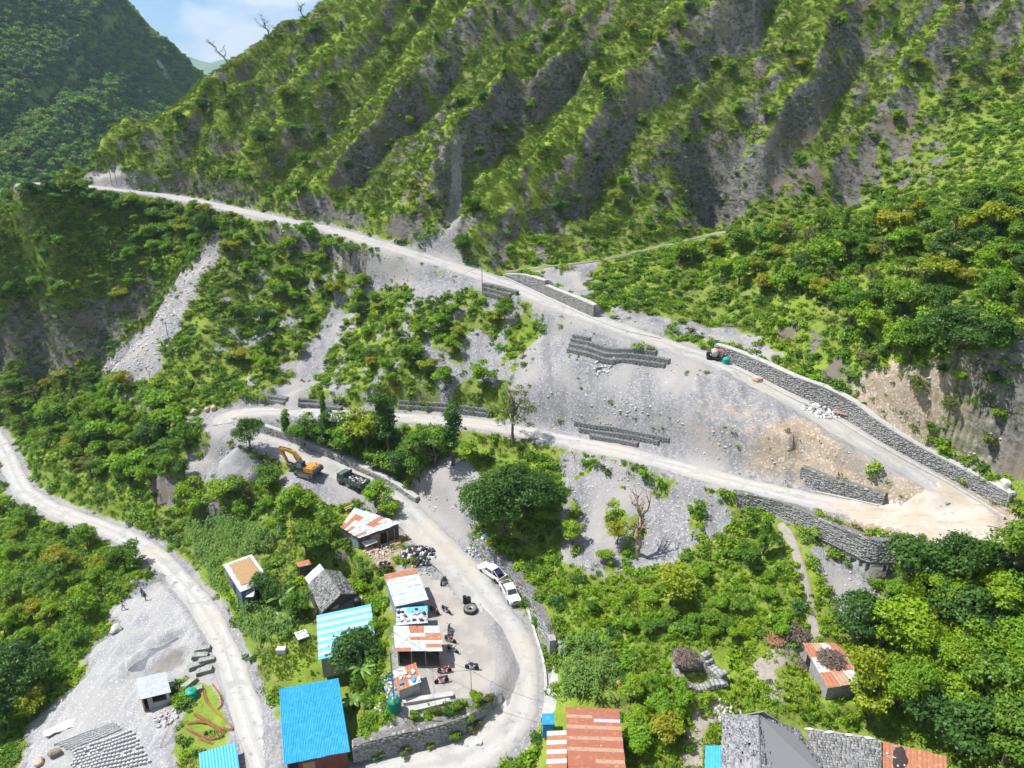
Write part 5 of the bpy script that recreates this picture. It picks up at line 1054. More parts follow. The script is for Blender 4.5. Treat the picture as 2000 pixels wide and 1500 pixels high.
# ================================================================ motorbikes
WB = wheel_meshes(.30, .12, 'bike')
def bike_proto():
    o = empty('motorbike', (0, 0, 0)); w = add_wheel(o, WB, .66, 0, .30); add_wheel(o, WB, -.62, 0, .30)
    f = MB(); f.tube([(.60, .0, .33), (.42, 0, .95)], .05, 6); f.tube([(.42, 0, .9), (.0, 0, .78), (-.55, 0, .72)], .045, 6); f.tube([(.35, 0, .75), (.15, 0, .30), (-.62, 0, .32)], .035, 6); f.build('frame', M_blk, o)
    e = MB(); e.box((.05, 0, .45), (.42, .26, .34), taper=.8); e.build('engine', M_chrome, o); t = MB(); t.extrude([(.36, .80), (.28, .98), (.0, 1.0), (-.12, .84), (.0, .76)], -.15, .15); t.build('fuel_tank', M_red, o)
    s = MB(); s.extrude([(-.1, .82), (-.12, .9), (-.75, .94), (-.82, .86), (-.6, .80)], -.13, .13); s.build('seat', M_blk, o); h = MB(); h.tube([(.36, -.36, 1.08), (.44, -.2, 1.06), (.44, .2, 1.06), (.36, .36, 1.08)], .025, 5); h.build('handlebar', M_blk, o)
    l = MB(); l.lathe([(.04, -.08), (.11, 0), (.11, .06)], (.52, 0, .93), 10, 'X'); l.build('headlight', M_lamp, o); x = MB(); x.tube([(.1, -.16, .3), (-.4, -.18, .36), (-.75, -.18, .42)], [.03, .05, .05], 6); x.build('exhaust', M_chrome, o)
    for xx, z in ((.66, .64), (-.66, .66)): m_ = MB(); m_.box((xx, 0, z), (.42, .14, .04), rot=Matrix.Rotation(.15 if xx > 0 else -.15, 3, 'Y')); m_.build('mudguard', M_red, o)
    return o
BIKE = bike_proto(); bikes = [(865,1139,70,M_dblue,'dark blue motorbike standing alone beside the roadside scrap'),(849,1197,-35,M_red,'red motorbike nearest the flat-roofed shed'),(872,1196,-40,M_dblue,'blue-black motorbike beside the red one by the flat-roofed shed'),(876,1234,88,M_blk,'black motorbike parked end-on above the row of three'),(880,1254,-25,M_red,'red motorbike in the middle of the row of three'),(885,1273,-30,M_chrome,'silver motorbike lowest in the row of three'),(922,1308,170,M_dblue,'dark motorbike standing alone out in the yard'),(868,1313,8,M_red,'dark red motorbike half in the shade of the open shed'),(863,1334,195,M_red,'bright red motorbike on the open corner by the plinths'),(752,1106,10,M_blk,'black motorbike parked against the wood scraps'),(757,1114,5,M_red,'maroon motorbike behind the first tin repair shed')]
for i, (u, v, yaw, m, lab) in enumerate(bikes):
    b = BIKE if i == 0 else copy_tree(BIKE); p = G(u, v); b.location = p+Vector((0, 0, .04)); b.rotation_euler = (0, .0, R(yaw)); b.rotation_euler.x = R(6); tag(b, lab, 'motorbike', 'motorbikes in the repair yard')
    for ch in b.children:
        if ch.name.split('.')[0] in ('fuel_tank', 'mudguard'): set_mat(ch, m)
# ================================================================ tanks, tyre, drums
M_tankg = mat('green_tank_plastic', (.005, .17, .105), .5, noise=(1, (.004, .13, .085), .4, .7)); M_tankt = mat('teal_tank_plastic', (.004, .27, .20), .5); M_tankb = mat('black_tank_plastic', (.02, .022, .03), .5)
def tank(p, r, h, m, label, lidm=None):
    o = empty('water_tank', p, 0, label, 'water tank', 'plastic water tanks'); b = MB(); pr = [(r*.97, 0)]
    for i in range(6): z = h*.08+i*h*.125; pr += [(r, z), (r*.965, z+h*.05), (r*.965, z+h*.075), (r, z+h*.1)]
    pr += [(r*.96, h*.84), (r*.55, h*.95), (r*.3, h*.97)]; b.lathe(pr, (0, 0, 0), 22); b.build('body', m, o, True); l = MB(); l.lathe([(r*.31, h*.96), (r*.31, h*1.03), (r*.1, h*1.05)], (0, 0, 0), 14); l.build('lid', lidm or m, o)
tank(G(771,1388), .78, 1.95, M_tankg, 'tall green water tank on the corner below the small rusty shed', mat('pale_green_lid', (.25, .42, .34), .6)); tank(G(375,1362), .75, 1.35, M_tankt, 'teal water tank in the weeds beside the block yard hut'); tank(G(1417,711), .62, 1.2, M_tankt, 'teal water tank on the upper road beside the mixer', mat('pale_teal_lid', (.15, .50, .42), .6)); tank(P(699,1182,-.6), .55, 1.3, M_tankb, 'black water tank between the slate roof and the striped roof')
pl = MB(P(699,1182,-1.8)); pl.box(P(699,1182,-1.65), (1.3, 1.3, 2.1)); po = pl.build('tank_stand', M_block); po.location = P(699,1182,-1.8); tag(po, 'block stand under the black water tank', 'tank stand')
def big_tyre(p):
    o = empty('tractor_tyre', p, 0, 'large worn tyre lying flat in the repair yard', 'tyre'); b = MB(); b.lathe([(.42, .02), (.78, .0), (.95, .12), (.95, .48), (.78, .6), (.42, .56), (.40, .3)], (0, 0, 0), 26); b.build('tyre_body', mat('dusty_grey_tyre', (.17, .165, .16), .9, noise=(4, (.08, .08, .08), .45, .65)), o, True); h = MB(); h.lathe([(.05, .22), (.38, .25), (.44, .5), (.40, .52), (.3, .3)], (0, 0, 0), 16); h.build('hub', mat('pale_wheel_hub', (.52, .49, .43), .7), o)
    for i in range(26): a = 2*math.pi*i/26; k = MB(); k.box((.96*math.cos(a), .96*math.sin(a), .3), (.06, .12, .5), a); k.build('tread_block', M_tyre, o)
big_tyre(G(919,1193))
for u, v, lab in ((908,1178,'black open drum beside the large tyre, the taller one'), (916,1180,'black open drum nearer the road beside the large tyre')):
    b = MB(); b.lathe([(.29, 0), (.30, .03), (.30, .3), (.315, .32), (.30, .34), (.30, .62), (.315, .64), (.30, .66), (.30, .95), (.31, .97), (.26, .97), (.25, .5)], (0, 0, 0), 18); d = b.build('oil_drum', M_blk, None, True); d.location = G(u, v); d.scale = (1, 1, 1.25); tag(d, lab, 'drum', 'black drums')
# ---- concrete mixer
def mixer(p, yaw):
    o = empty('concrete_mixer', p, yaw, 'rust-red concrete mixer parked at the top of the long wall', 'concrete mixer'); c = MB(); c.box((0, 0, .55), (2.4, 1.1, .12)); c.box((-.9, 0, 1.2), (.12, 1.2, 1.2)); c.box((.9, 0, 1.2), (.12, 1.2, 1.2)); c.box((-.95, 0, 1.85), (.7, 1.3, .08)); c.build('frame', M_exd, o); d = MB(); d.lathe([(.35, -.7), (.7, -.4), (.72, .35), (.4, .75)], (0.1, 0, 1.35), 14, 'Y'); d.build('drum', M_rim, o); h = MB(); h.box((.95, 0, 1.75), (.9, 1.1, .35), taper=.8); h.build('hopper', mat('rust_red_hopper', (.36, .09, .045), .7), o); e = MB(); e.box((-.95, 0, 1.0), (.6, .8, .7)); e.build('engine', M_blk, o)
    for x in (-.8, .8):
        for s in (-1, 1): add_wheel(o, WP, x, s*.6, .36)
mixer(G(1393,703), R(-12))
# ================================================================ people
M_skin = mat('skin', (.20, .11, .07), .7); M_hair = mat('black_hair', (.012, .010, .009), .8)
def person(p, yaw, top, legs, label, arms=(.25, -.2), stride=.18, cap=None):
    V = [(0, 0, .92), (0, 0, 1.15), (0, 0, 1.40), (0, 0, 1.50), (0, .0, 1.60), (0, 0, 1.70)]; rad = [.15, .14, .16, .065, .10, .075]; E = [(0, 1), (1, 2), (2, 3), (3, 4), (4, 5)]
    def chain(a, pts, rs):
        for q, r in zip(pts, rs): V.append(q); rad.append(r); E.append((a, len(V)-1)); a = len(V)-1
    for s in (-1, 1):
        st = stride*s; chain(0, [(.0, .10*s, .86), (st*.5+.04, .10*s, .48), (st, .11*s, .08), (st+.14, .12*s, .03)], [.10, .075, .05, .045])
        am = arms[0] if s > 0 else arms[1]; chain(2, [(0, .19*s, 1.40), (am*.4, .25*s, 1.14), (am, .25*s, .92), (am+.03, .25*s, .83)], [.065, .05, .04, .045])
    me = bpy.data.meshes.new('person_skeleton'); me.from_pydata(V, E, []); ob = bpy.data.objects.new('tmp', me); C.objects.link(ob); sk = ob.modifiers.new('skin', 'SKIN')
    for i, r in enumerate(rad): me.skin_vertices[0].data[i].radius = (r, r)
    me.skin_vertices[0].data[0].use_root = True; ob.modifiers.new('s', 'SUBSURF').levels = 1
    dg = bpy.context.evaluated_depsgraph_get(); me2 = bpy.data.meshes.new_from_object(ob.evaluated_get(dg)); bpy.data.objects.remove(ob)
    me2.materials.clear()
    for m in (legs, top, M_skin): me2.materials.append(m)
    for f in me2.polygons:
        c = f.center; arm = abs(c.y) > .2 and c.z < 1.12
        f.material_index = 2 if (c.z > 1.47 or arm or c.z < .07) else (1 if c.z > .90 else 0)
    o = link(bpy.data.objects.new('person', me2)); o.location = p; o.rotation_euler = (0, 0, yaw); h = MB(); h.lathe([(.04, 1.80), (.10, 1.74), (.125, 1.66), (.12, 1.60)][::-1], (-.02, 0, 0), 12); h.build('hair' if not cap else 'cap', cap or M_hair, o, True)
    nb = MB(); nb.box((.105, 0, 1.63), (.05, .03, .04)); nb.build('nose', M_skin, o); return tag(o, label, 'person', 'people in the block yard')
M_teal = mat('teal_shirt', (.04, .14, .12), .8); M_maroon = mat('dark_maroon_shirt', (.07, .03, .035), .8); M_jean = mat('faded_jeans', (.10, .15, .20), .8); M_grnt = mat('green_trousers', (.08, .16, .10), .8); M_tan = mat('tan_cloth', (.34, .22, .15), .8); M_whites = mat('white_shirt', (.5, .5, .48), .8)
person(G(279,1166), R(-60), M_teal, M_grnt, 'person in a dark teal top and green trousers walking in the block yard'); person(G(285,1173), R(-100), M_maroon, M_jean, 'person in a dark top and blue jeans, lower of the two walking together', (-.2, .25)); person(G(241,1191), R(20), M_whites, M_tan, 'person in a white top bending at the edge of the block yard', (.45, .4), .25)
# ================================================================ yard goods
M_cblock = mat('fresh_concrete_block', (.50, .50, .495), .95, noise=(5, (.43, .43, .43), .4, .65))
def block_mesh(st):
    b = MB(); x, y, z = (.40, .20, .20) if not st else (.30, .25, .36)
    if st: b.box((0, 0, z/2), (x, y, z)); b.box((0, 0, z+.012), (x*.9, y*.35, .03))
    else:
        for cx_, w in ((-.18, .04), (0, .04), (.18, .04)): b.box((cx_, 0, .1), (w, .196, .2))
        for cy_ in (-.085, .085): b.box((0, cy_, .1), (.4, .03, .198))
        b.box((0, 0, .03), (.39, .19, .05))
    return b.mesh('concrete_block', M_cblock)
BS, BF = block_mesh(True), block_mesh(False); rn = random.Random(8); cnt = 0
def block_patch(quad_px, nr, nc, me, label, group, drop=.04, yaw=None):
    a, b, c, d = [G(u, v) for u, v in quad_px]; ang = math.atan2(b.y-a.y, b.x-a.x)
    for i in range(nr):
        for j in range(nc):
            if rn.random() < drop: continue
            s = (j+.5*(i % 2)+.25)/nc; p = a.lerp(b, s).lerp(d.lerp(c, s), (i+.5)/nr)+Vector((rn.uniform(-.04, .04), rn.uniform(-.04, .04), 0)); o = link(bpy.data.objects.new('concrete_block', me)); p.z = float(hz(p.x, p.y))+.03; o.location = p; o.rotation_euler = (0, 0, ang+rn.uniform(-.08, .08)); tag(o, label, 'concrete block', group)
block_patch([(143,1467),(257,1425),(296,1492),(135,1530)], 10, 18, BS, 'upright concrete block drying in the staggered rows of the block yard', 'upright drying blocks')
block_patch([(105,1455),(222,1411),(236,1427),(140,1466)], 6, 19, BF, 'hollow concrete block lying in the close-set rows above the upright ones', 'flat drying blocks', .0)
M_rebar = mat('rusty_reinforcing_steel', (.30, .135, .065), .8, noise=(5, (.20, .085, .045), .4, .65))
def rebar(label, px, n=9, sp=.32):
    q0 = [G(u, v) for u, v in px]; o = empty('rebar_bundle', q0[len(q0)//2], 0, label, 'steel bars', 'bundles of rusty steel'); rn = random.Random(len(px)*n)
    for i in range(n):
        off = Vector((rn.uniform(-sp, sp), rn.uniform(-sp, sp), 0)); pts = catmull([tuple(p+off*(.5+.5*math.sin(k*1.3+i))+Vector((0, 0, .1+.12*rn.random()))) for k, p in enumerate(q0)], .8); b = MB(o.location); b.tube([Vector(tuple(p)) for p in pts], .028, 4); b.build('bar', M_rebar, o)
rebar('rusty steel bars lying in a long curve beside the valley road', [(398,1343),(405,1370),(420,1390),(440,1408),(455,1423)]); rebar('short curved bunch of rusty bars nearest the stacked mesh bales', [(415,1338),(430,1360),(433,1378),(424,1387)], 6, .2); rebar('rusty steel bars fanned out below the long curve', [(380,1395),(400,1408),(430,1425),(455,1425)], 10); rebar('rusty steel bars bent back in a wide hairpin loop', [(367,1414),(390,1411),(420,1420),(437,1438),(415,1444),(392,1437),(364,1422)], 11, .3); rebar('few rusty bars at the foot of the weeds above the blue roof', [(390,1444),(402,1449),(414,1453)], 5, .2); rebar('single bent bar lying on the open block yard', [(336,1405),(322,1440),(313,1462),(326,1455),(344,1430)], 1, .01)
M_bale = mat('grey_wire_mesh_bale', (.22, .23, .20), .75, noise=(3, (.33, .34, .30), .45, .65))
_bb = MB()
for i in range(5): _bb.box((0, 0, .07+i*.12), (2.3-.06*i, 1.0-.03*i, .10), jit=.03)
for x in (-.7, .7): _bb.box((x, 0, .33), (.05, 1.06, .64))
BALE = _bb.mesh('mesh_bale', M_bale)
for u, v, yw, lab in ((397,1271,8,'grey wire mesh bale at the top of the stack by the valley road'),(391,1284,10,'grey wire mesh bale second from the top of the stack'),(404,1293,25,'grey wire mesh bale lying tilted over the middle of the stack'),(384,1302,35,'grey wire mesh bale at the left of the stack'),(401,1313,12,'grey wire mesh bale at the bottom of the stack'),(335,1342,-75,'grey wire mesh bale leaning beside the hut roof'),(371,1338,60,'grey wire mesh bale behind the teal tank'),(380,1352,30,'grey wire mesh bale right of the teal tank')):
    o = link(bpy.data.objects.new('wire_mesh_bale', BALE)); o.location = G(u, v); o.rotation_euler = (R(random.uniform(-6, 6)), R(random.uniform(-8, 8)), R(yw)); tag(o, lab, 'mesh bale', 'wire mesh bales')
# ---- timber, pipes, boulders, rubbish
def planks(label, u, v, n, L_, m, seed, yaw, spread=.5, name='timber_pile', cat='timber', w=.22, th=.07, part='plank'):
    rn = random.Random(seed); p = G(u, v); o = empty(name, p, R(yaw), label, cat)
    for i in range(n): k = MB(); k.box((rn.uniform(-.3, .3), (i-n/2)*spread*.5+rn.uniform(-.1, .1), .08+.09*(i % 3)), (L_*rn.uniform(.7, 1.1), w, th), rot=Matrix.Rotation(rn.uniform(-.25, .25), 3, 'Z')); k.build(part, m, o)
planks('pale boards stacked on the outside of the right hairpin', 1965, 1036, 9, 3.6, mat('grey_pink_boards', (.46, .38, .32), .85, noise=(3, (.34, .28, .24), .4, .65)), 1, -15)
planks('brown beams lying behind the rusty tin workshop', 690, 988, 4, 4.0, M_newwood, 2, 55, .7); planks('sawn offcuts in front of the rusty tin workshop', 772, 1060, 8, 1.8, M_newwood, 3, 35, .4); planks('long weathered planks right of the rusty tin workshop', 790, 1048, 5, 3.4, M_woodp, 4, 48, .4); planks('splintered scraps heaped below the workshop porch', 725, 1075, 10, 1.5, mat('pale_wood_scraps', (.50, .36, .27), .85), 5, 30, .35)
planks('grey concrete pipes and poles stacked at the left hairpin', 385, 823, 9, 6.5, M_conc, 6, -18, .8, 'pole_stack', 'poles', .3, .28, 'pole'); planks('plank platform on trestles against the long stone wall', 1643, 806, 4, 2.4, M_newwood, 7, -22, .5, 'plank_platform', 'platform')
def boulder(u, v, s, label, m=None, sq=(1, .8, .7), dz=.2):
    rng = np.random.default_rng(int(u)); bm = bmesh.new(); bmesh.ops.create_icosphere(bm, subdivisions=2, radius=.5)
    for q in bm.verts: q.co *= 1+.22*math.sin(q.co.x*7+u)*math.cos(q.co.y*6+v)+rng.normal()*.06
    me = bpy.data.meshes.new('boulder'); bm.to_mesh(me); bm.free(); me.materials.append(m or _ms[0]); o = link(bpy.data.objects.new('boulder', me)); o.location = G(u, v)+Vector((0, 0, s*dz)); o.scale = (s*sq[0], s*sq[1], s*sq[2]); o.rotation_euler = (0, 0, rng.uniform(0, 6)); return tag(o, label, 'boulder', 'boulders')
M_tanrock = mat('tan_boulder', (.46, .34, .24), .9, noise=(2, (.34, .24, .17), .4, .65))
boulder(1479,745,1.8,'tan boulder on the verge of the upper road',M_tanrock); boulder(381,808,2.0,'large pale boulder behind the stacked poles',M_tanrock); boulder(405,802,1.5,'smaller pale boulder right of the stacked poles',M_tanrock); boulder(418,800,1.7,'tan block nearest the hairpin among the boulders',M_tanrock); boulder(1962,952,1.6,'whitish slab standing at the end of the long wall', _ms[0], (.8, .5, 1.3)); boulder(108,1474,1.5,'mossy boulder at the corner of the drying blocks', mat('mossy_rock', (.20, .17, .13), .95)); boulder(78,1492,1.3,'tawny boulder at the bottom left of the drying blocks', M_tanrock); boulder(935,1452,1.0,'white stone on the bend below the curved wall'); boulder(228,1232,2.0,'whitish rock on the edge of the block yard'); boulder(35,1265,3.0,'big white riverside rock seen through the left trees'); boulder(30,1330,2.6,'pale riverside rock below the leaning trunk'); boulder(1210,1335,1.2,'orange boulder beside the maize plot behind the rust-red roof',mat('orange_rock',(.42,.24,.12),.9))
def pile(name, u, v, n, r, lo, hi, label, seed, ms, cat, h=.4):
    rng = np.random.default_rng(seed); c = G(u, v); a = rng.random(n)*6.28; q = rng.random(n)**.5*r; x = c.x+q*np.cos(a); y = c.y+q*np.sin(a)*.8; z = hz(x, y)-c.z+h*(1-q/r)*rng.random(n)+.05; d = rng.normal(size=(n, 3)); d /= np.linalg.norm(d, axis=1)[:, None]; e = np.cross(d, rng.normal(size=(n, 3))); e /= np.linalg.norm(e, axis=1)[:, None]; f = np.cross(d, e); s = rng.uniform(lo, hi, n)[:, None]
    me = boxes_mesh(name, np.stack([x-c.x, y-c.y, z], 1), d*s, e*s*.7, f*s*.4, ms[0], rng)
    for m in ms[1:]: me.materials.append(m)
    me.polygons.foreach_set('material_index', np.repeat(rng.integers(0, len(ms), n), 6).astype(np.int32)); o = link(bpy.data.objects.new(name, me)); o.location = c; return tag(o, label, cat, None, 'stuff')
_rub = [_ms[0], _ms[1], M_whites]; _trash = [_ms[0], mat('pink_rubbish', (.50, .28, .27), .8), M_whites, M_tarp, _ms[1]]
pile('rubble', 1605, 803, 120, 3.0, .12, .38, 'heap of pale broken stone beside the long wall', 1, _rub, 'rubble', .5); pile('rubbish', 932, 1076, 90, 2.0, .10, .28, 'rubbish heap at the corner of the stone wall near the pickups', 2, _trash, 'rubbish'); pile('scrap', 818, 1086, 160, 2.8, .12, .42, 'tangled heap of motorbike scrap beside the road', 3, [M_exd, M_dblue, M_rim, M_blk, _ms[0], M_maroon, M_blk], 'scrap', .8); pile('rubble', 752, 1335, 130, 2.0, .10, .32, 'rubble and rubbish spilling behind the small rusty shed', 4, _trash, 'rubble'); pile('rubble', 760, 1370, 70, 1.8, .08, .25, 'rubbish strewn above the green tank', 5, _trash, 'rubble'); pile('rubble', 740, 1078, 90, 2.4, .06, .2, 'wood scraps and litter in front of the workshop', 6, [M_newwood, _ms[0], M_woodp, M_whites], 'litter'); pile('rubble', 1180, 715, 60, 2.0, .10, .3, 'pale debris below the dip of the gabion wall', 7, _rub, 'rubble'); pile('rubble', 1420, 1395, 60, 1.6, .12, .35, 'pale rubble behind the neat slate roof', 8, _rub, 'rubble'); pile('rubble', 325, 1402, 50, 1.8, .1, .3, 'white rubble in front of the hut', 9, _rub, 'rubble', .3); pile('rubble', 835, 1110, 60, 2.4, .05, .18, 'litter scattered behind the first tin shed', 10, _trash, 'litter', .1)
def roof_scrap(root, cs, n, seed, label, ms):
    rn = random.Random(seed)
    for i in range(n):
        p = bil(cs, rn.uniform(.05, .95), rn.uniform(.08, .9)); k = MB(); t = rn.random()
        if t < .3: k.lathe([(.22, -.03), (.26, 0), (.22, .03)], (0, 0, .06), 12)
        elif t < .7: k.tube([(-.4, 0, .05), (.1, .1, .12), (.5, -.05, .06)], .03, 5)
        else: k.box((0, 0, .1), (.5, .3, .15), jit=.05)
        o = k.build('scrap_piece', rn.choice(ms)); o.location = p+Vector((0, 0, .05)); o.rotation_euler = (0, 0, rn.uniform(0, 6)); tag(o, label, 'scrap', label[:30])
roof_scrap(SHED2, cs2, 24, 1, 'bit of metal scrap lying on the flat zinc roof', [M_exd, M_blk, M_rim, M_dblue]); roof_scrap(SHED4, cs4, 16, 2, 'rubbish lying on the small rusty roof', [_ms[0], _ms[1], M_tarp, M_whites])
c = G(130,1418); mb = MB(); rn = random.Random(5); n = 9
V = [(-2.6+5.2*i/n+rn.uniform(-.15, .15), (-.8+1.6*j/4)*(1-.5*abs(i/n-.5))+rn.uniform(-.15, .15), .05+rn.uniform(0, .28)) for i in range(n+1) for j in range(5)]
mb.add(V, [(i*5+j, (i+1)*5+j, (i+1)*5+j+1, i*5+j+1) for i in range(n) for j in range(4)]); o = mb.build('plastic_sheet', mat('dusty_white_plastic_sheet', (.48, .44, .39), .7), None, True); o.location = c; o.rotation_euler = (0, 0, .55); tag(o, 'crumpled whitish plastic sheet above the drying blocks', 'plastic sheet')
t = MB(); t.box((0, 0, .55), (1.4, .9, .7), taper=.85, jit=.06); o = t.build('covered_table', M_whites); o.location = G(550,1276); tag(o, 'small table under a white cloth on the lawn', 'table')
t = MB(); t.box((0, 0, .5), (1.1, 1.0, 1.0), taper=.9); t.box((0, 0, 1.05), (1.2, 1.1, .12), jit=.03); o = t.build('water_crate', M_tarp); o.location = G(1070,1432); o.scale = (1.2, 1.4, 2.0); tag(o, 'blue tarpaulin-covered stack beside the striped lean-to', 'stack')
# concrete pier and channel by the rubble wall
def pier(label, u, v, z, sx_, sy_, h, yaw, m): c = P(u, v, z); b = MB(); b.box((0, 0, h/2-.3), (sx_, sy_, h+.6)); o = b.build('concrete_pier', m); o.location = c; o.rotation_euler = (0, 0, R(yaw)); tag(o, label, 'pier', 'concrete piers')
pier('dark square masonry pier at the end of the rubble wall', 1077, 1282, -1.0, .9, 1.2, 3.2, 12, M_darkconc); pier('paler block pier beside the maize plot', 1097, 1288, -.8, .9, 1.6, 2.6, 10, M_block)
kerb('broad pale concrete chute running down beside the maize plot', [tuple(P(*q)) for q in ((1095,1292,-.6),(1086,1330,-.9),(1076,1370,-1.2),(1068,1408,-1.5))], 1.5, .35, M_conc, 'concrete_chute')
# ================================================================ poles and wires
M_pole = mat('weathered_pole', (.20, .19, .18), .8); M_cable = mat('black_cable', (.03, .03, .03), .6)
def pole(u, v, h, label, arms=True, r=.10):
    p = G(u, v); o = empty('utility_pole', p, 0, label, 'utility pole', 'utility poles'); b = MB(); b.tube([(0, 0, -.5), (0, 0, h)], [r, r*.7], 8); b.build('post', M_pole, o)
    if arms:
        b = MB(); b.box((0, 0, h-.5), (1.3, .08, .08), .4); b.build('crossarm', M_pole, o)
        for s in (-.55, .55): b = MB(); b.lathe([(.03, h-.46), (.06, h-.36), (.03, h-.28)], (s*math.cos(.4), s*math.sin(.4), 0), 8); b.build('insulator', M_rim, o)
    return p+Vector((0, 0, h-.3))
def wire(a, b, sag, label, r=.022):
    pts = []
    for i in range(15): t = i/14; q = a.lerp(b, t); pts.append(q-Vector((0, 0, sag*4*t*(1-t))))
    m = MB(a); m.tube(pts, r, 4); o = m.build('cable', M_cable); o.location = a; return tag(o, label, 'cable', 'overhead cables')
pA = pole(772,1396,9.5,'tall grey utility pole beside the green water tank',False); pB = pole(921,1362,4.6,'thin dark pole at the edge of the repair yard',False,.05); wire(pA, pB, 1.0, 'cable from the tall pole to the thin yard pole'); wire(pB, P(1066,1372,2.0), .6, 'cable crossing the bend from the thin yard pole'); wire(pA, P(815,1222,3.0), .4, 'cable from the tall pole to the open shed roof'); wire(pB, P(760,1230,4.5), .5, 'cable from the thin yard pole over the open shed')
pC = pole(942,575,6.5,'slim pole beside the short gabion tiers on the upper road'); pD = pole(1376,446,6.0,'pole standing on the side track behind the wooded spur'); wire(pC, pD, 1.2, 'power line from the gabion pole to the side-track pole'); wire(pC+Vector((0, 0, -.4)), pD+Vector((0, 0, -.4)), 1.5, 'lower power line from the gabion pole to the side-track pole'); pE = D(1830,225,185); wire(pD, pE, 2.5, 'power line strung across the rock face to the right'); wire(pD+Vector((0, 0, -.5)), pE+Vector((0, 0, -1.2)), 2.8, 'lower power line strung across the rock face')
pF = pole(335,695,8.0,'slim pole among the scrub left of the stony chute'); pG = pole(105,850,9.5,'pole with crossarms in the valley wood'); wire(pF, pG, 2.0, 'power line dropping into the valley wood'); pH = pole(472,690,8.5,'pole in the scrub between the upper and middle roads'); wire(pH, pF, 1.5, 'power line between the two scrub poles'); wire(pH, pC, 3.0, 'power line climbing to the gabion pole'); pole(219,362,7.5,'pole at the cut bank near the far end of the upper road'); pole(229,364,7.0,'second pole at the cut bank near the far end of the upper road')
wire(P(360,1150,1.5), P(500,1530,-1.0), 1.0, 'cable hanging across the block yard', .011)
# ================================================================ foliage
def leaf_mat(name, dark, light, warm, tr=.35):
    m = bpy.data.materials.new(name); m.use_nodes = True; t = m.node_tree; g = NG(m); t.nodes.remove(g.b)
    lr = g.attr('leaf').outputs['Fac']; oi = g.n('ShaderNodeObjectInfo').outputs['Random']; pos = g.pos(); n = g.noise(pos, .11, 0, .55)
    c = g.mix(lr, dark, light); c = g.mix(g.math('MULTIPLY', g.rng(n, .42, .68), .55), c, warm); c = g.mix(g.math('MULTIPLY', oi, .32), c, tuple(.7*x for x in dark)); 
    c = g.mix(g.math('MULTIPLY', g.rng(oi, .7, 1.0), .5), c, warm)
    d = g.n('ShaderNodeBsdfDiffuse'); tl = g.n('ShaderNodeBsdfTranslucent'); gl = g.n('ShaderNodeBsdfGlossy'); gl.inputs['Roughness'].default_value = .45; gl.inputs['Color'].default_value = (1, 1, 1, 1)
    g.l(c, d.inputs['Color']); g.l(g.mix(.35, c, (.16, .22, .02)), tl.inputs['Color'])
    mx = g.n('ShaderNodeMixShader'); mx.inputs[0].default_value = tr; g.l(d.outputs[0], mx.inputs[1]); g.l(tl.outputs[0], mx.inputs[2])
    m2 = g.n('ShaderNodeMixShader'); m2.inputs[0].default_value = .012; g.l(mx.outputs[0], m2.inputs[1]); g.l(gl.outputs[0], m2.inputs[2])
    g.l(m2.outputs[0], t.nodes['Material Output'].inputs['Surface']); return m
L_MID = leaf_mat('leaf_mid_green', (0.059, 0.146, 0.016), (0.162, 0.317, 0.027), (0.197, 0.305, 0.023))
L_DARK = leaf_mat('leaf_dark_green', (0.036, 0.092, 0.020), (0.090, 0.193, 0.030), (0.084, 0.180, 0.026))
L_BRIGHT = leaf_mat('leaf_bright_green', (0.102, 0.237, 0.013), (0.240, 0.429, 0.022), (0.299, 0.410, 0.018))
L_YEL = leaf_mat('leaf_yellow_green', (0.167, 0.230, 0.014), (0.384, 0.448, 0.023), (0.359, 0.310, 0.026))
L_OLIVE = leaf_mat('leaf_olive_scrub', (0.095, 0.131, 0.033), (0.210, 0.249, 0.062), (0.222, 0.218, 0.068))
L_GRASS = leaf_mat('hill_grass', (.118, .200, .028), (.255, .360, .048), (.27, .30, .068), .25)
L_LUSH = leaf_mat('lush_grass', (0.131, 0.274, 0.016), (0.299, 0.450, 0.026), (0.348, 0.448, 0.022), .3)
L_DRY = leaf_mat('dry_twigs', (0.125, 0.088, 0.062), (0.250, 0.188, 0.138), (0.200, 0.150, 0.100), .1)
L_CORN = leaf_mat('maize_leaf', (.075, .165, .032), (.215, .34, .072), (.17, .31, .05), .3)
M_bark = mat('grey_brown_bark', (.13, .105, .085), .95, noise=(6, (.07, .055, .045), .4, .65))
M_dead = mat('bleached_dead_wood', (.085, .072, .066), .95, noise=(8, (.16, .14, .125), .45, .65))
M_rust_vine = mat('dried_brown_stem', (.24, .15, .10), .95, noise=(4, (.34, .25, .18), .4, .65))
def leaf_quads(pos, nrm, size, rng, asp=.62):
    n = len(pos); nrm = nrm/(np.linalg.norm(nrm, axis=1)[:, None]+1e-9)
    r = rng.normal(size=(n, 3)); a = np.cross(nrm, r); a /= np.linalg.norm(a, axis=1)[:, None]+1e-9; b = np.cross(nrm, a)
    s = size[:, None]
    v = np.stack([pos-a*s*.5, pos+b*s*asp*.5-nrm*s*.10, pos+a*s*.5, pos-b*s*asp*.5-nrm*s*.10], 1)
    return v.reshape(-1, 3), np.arange(4*n).reshape(n, 4)
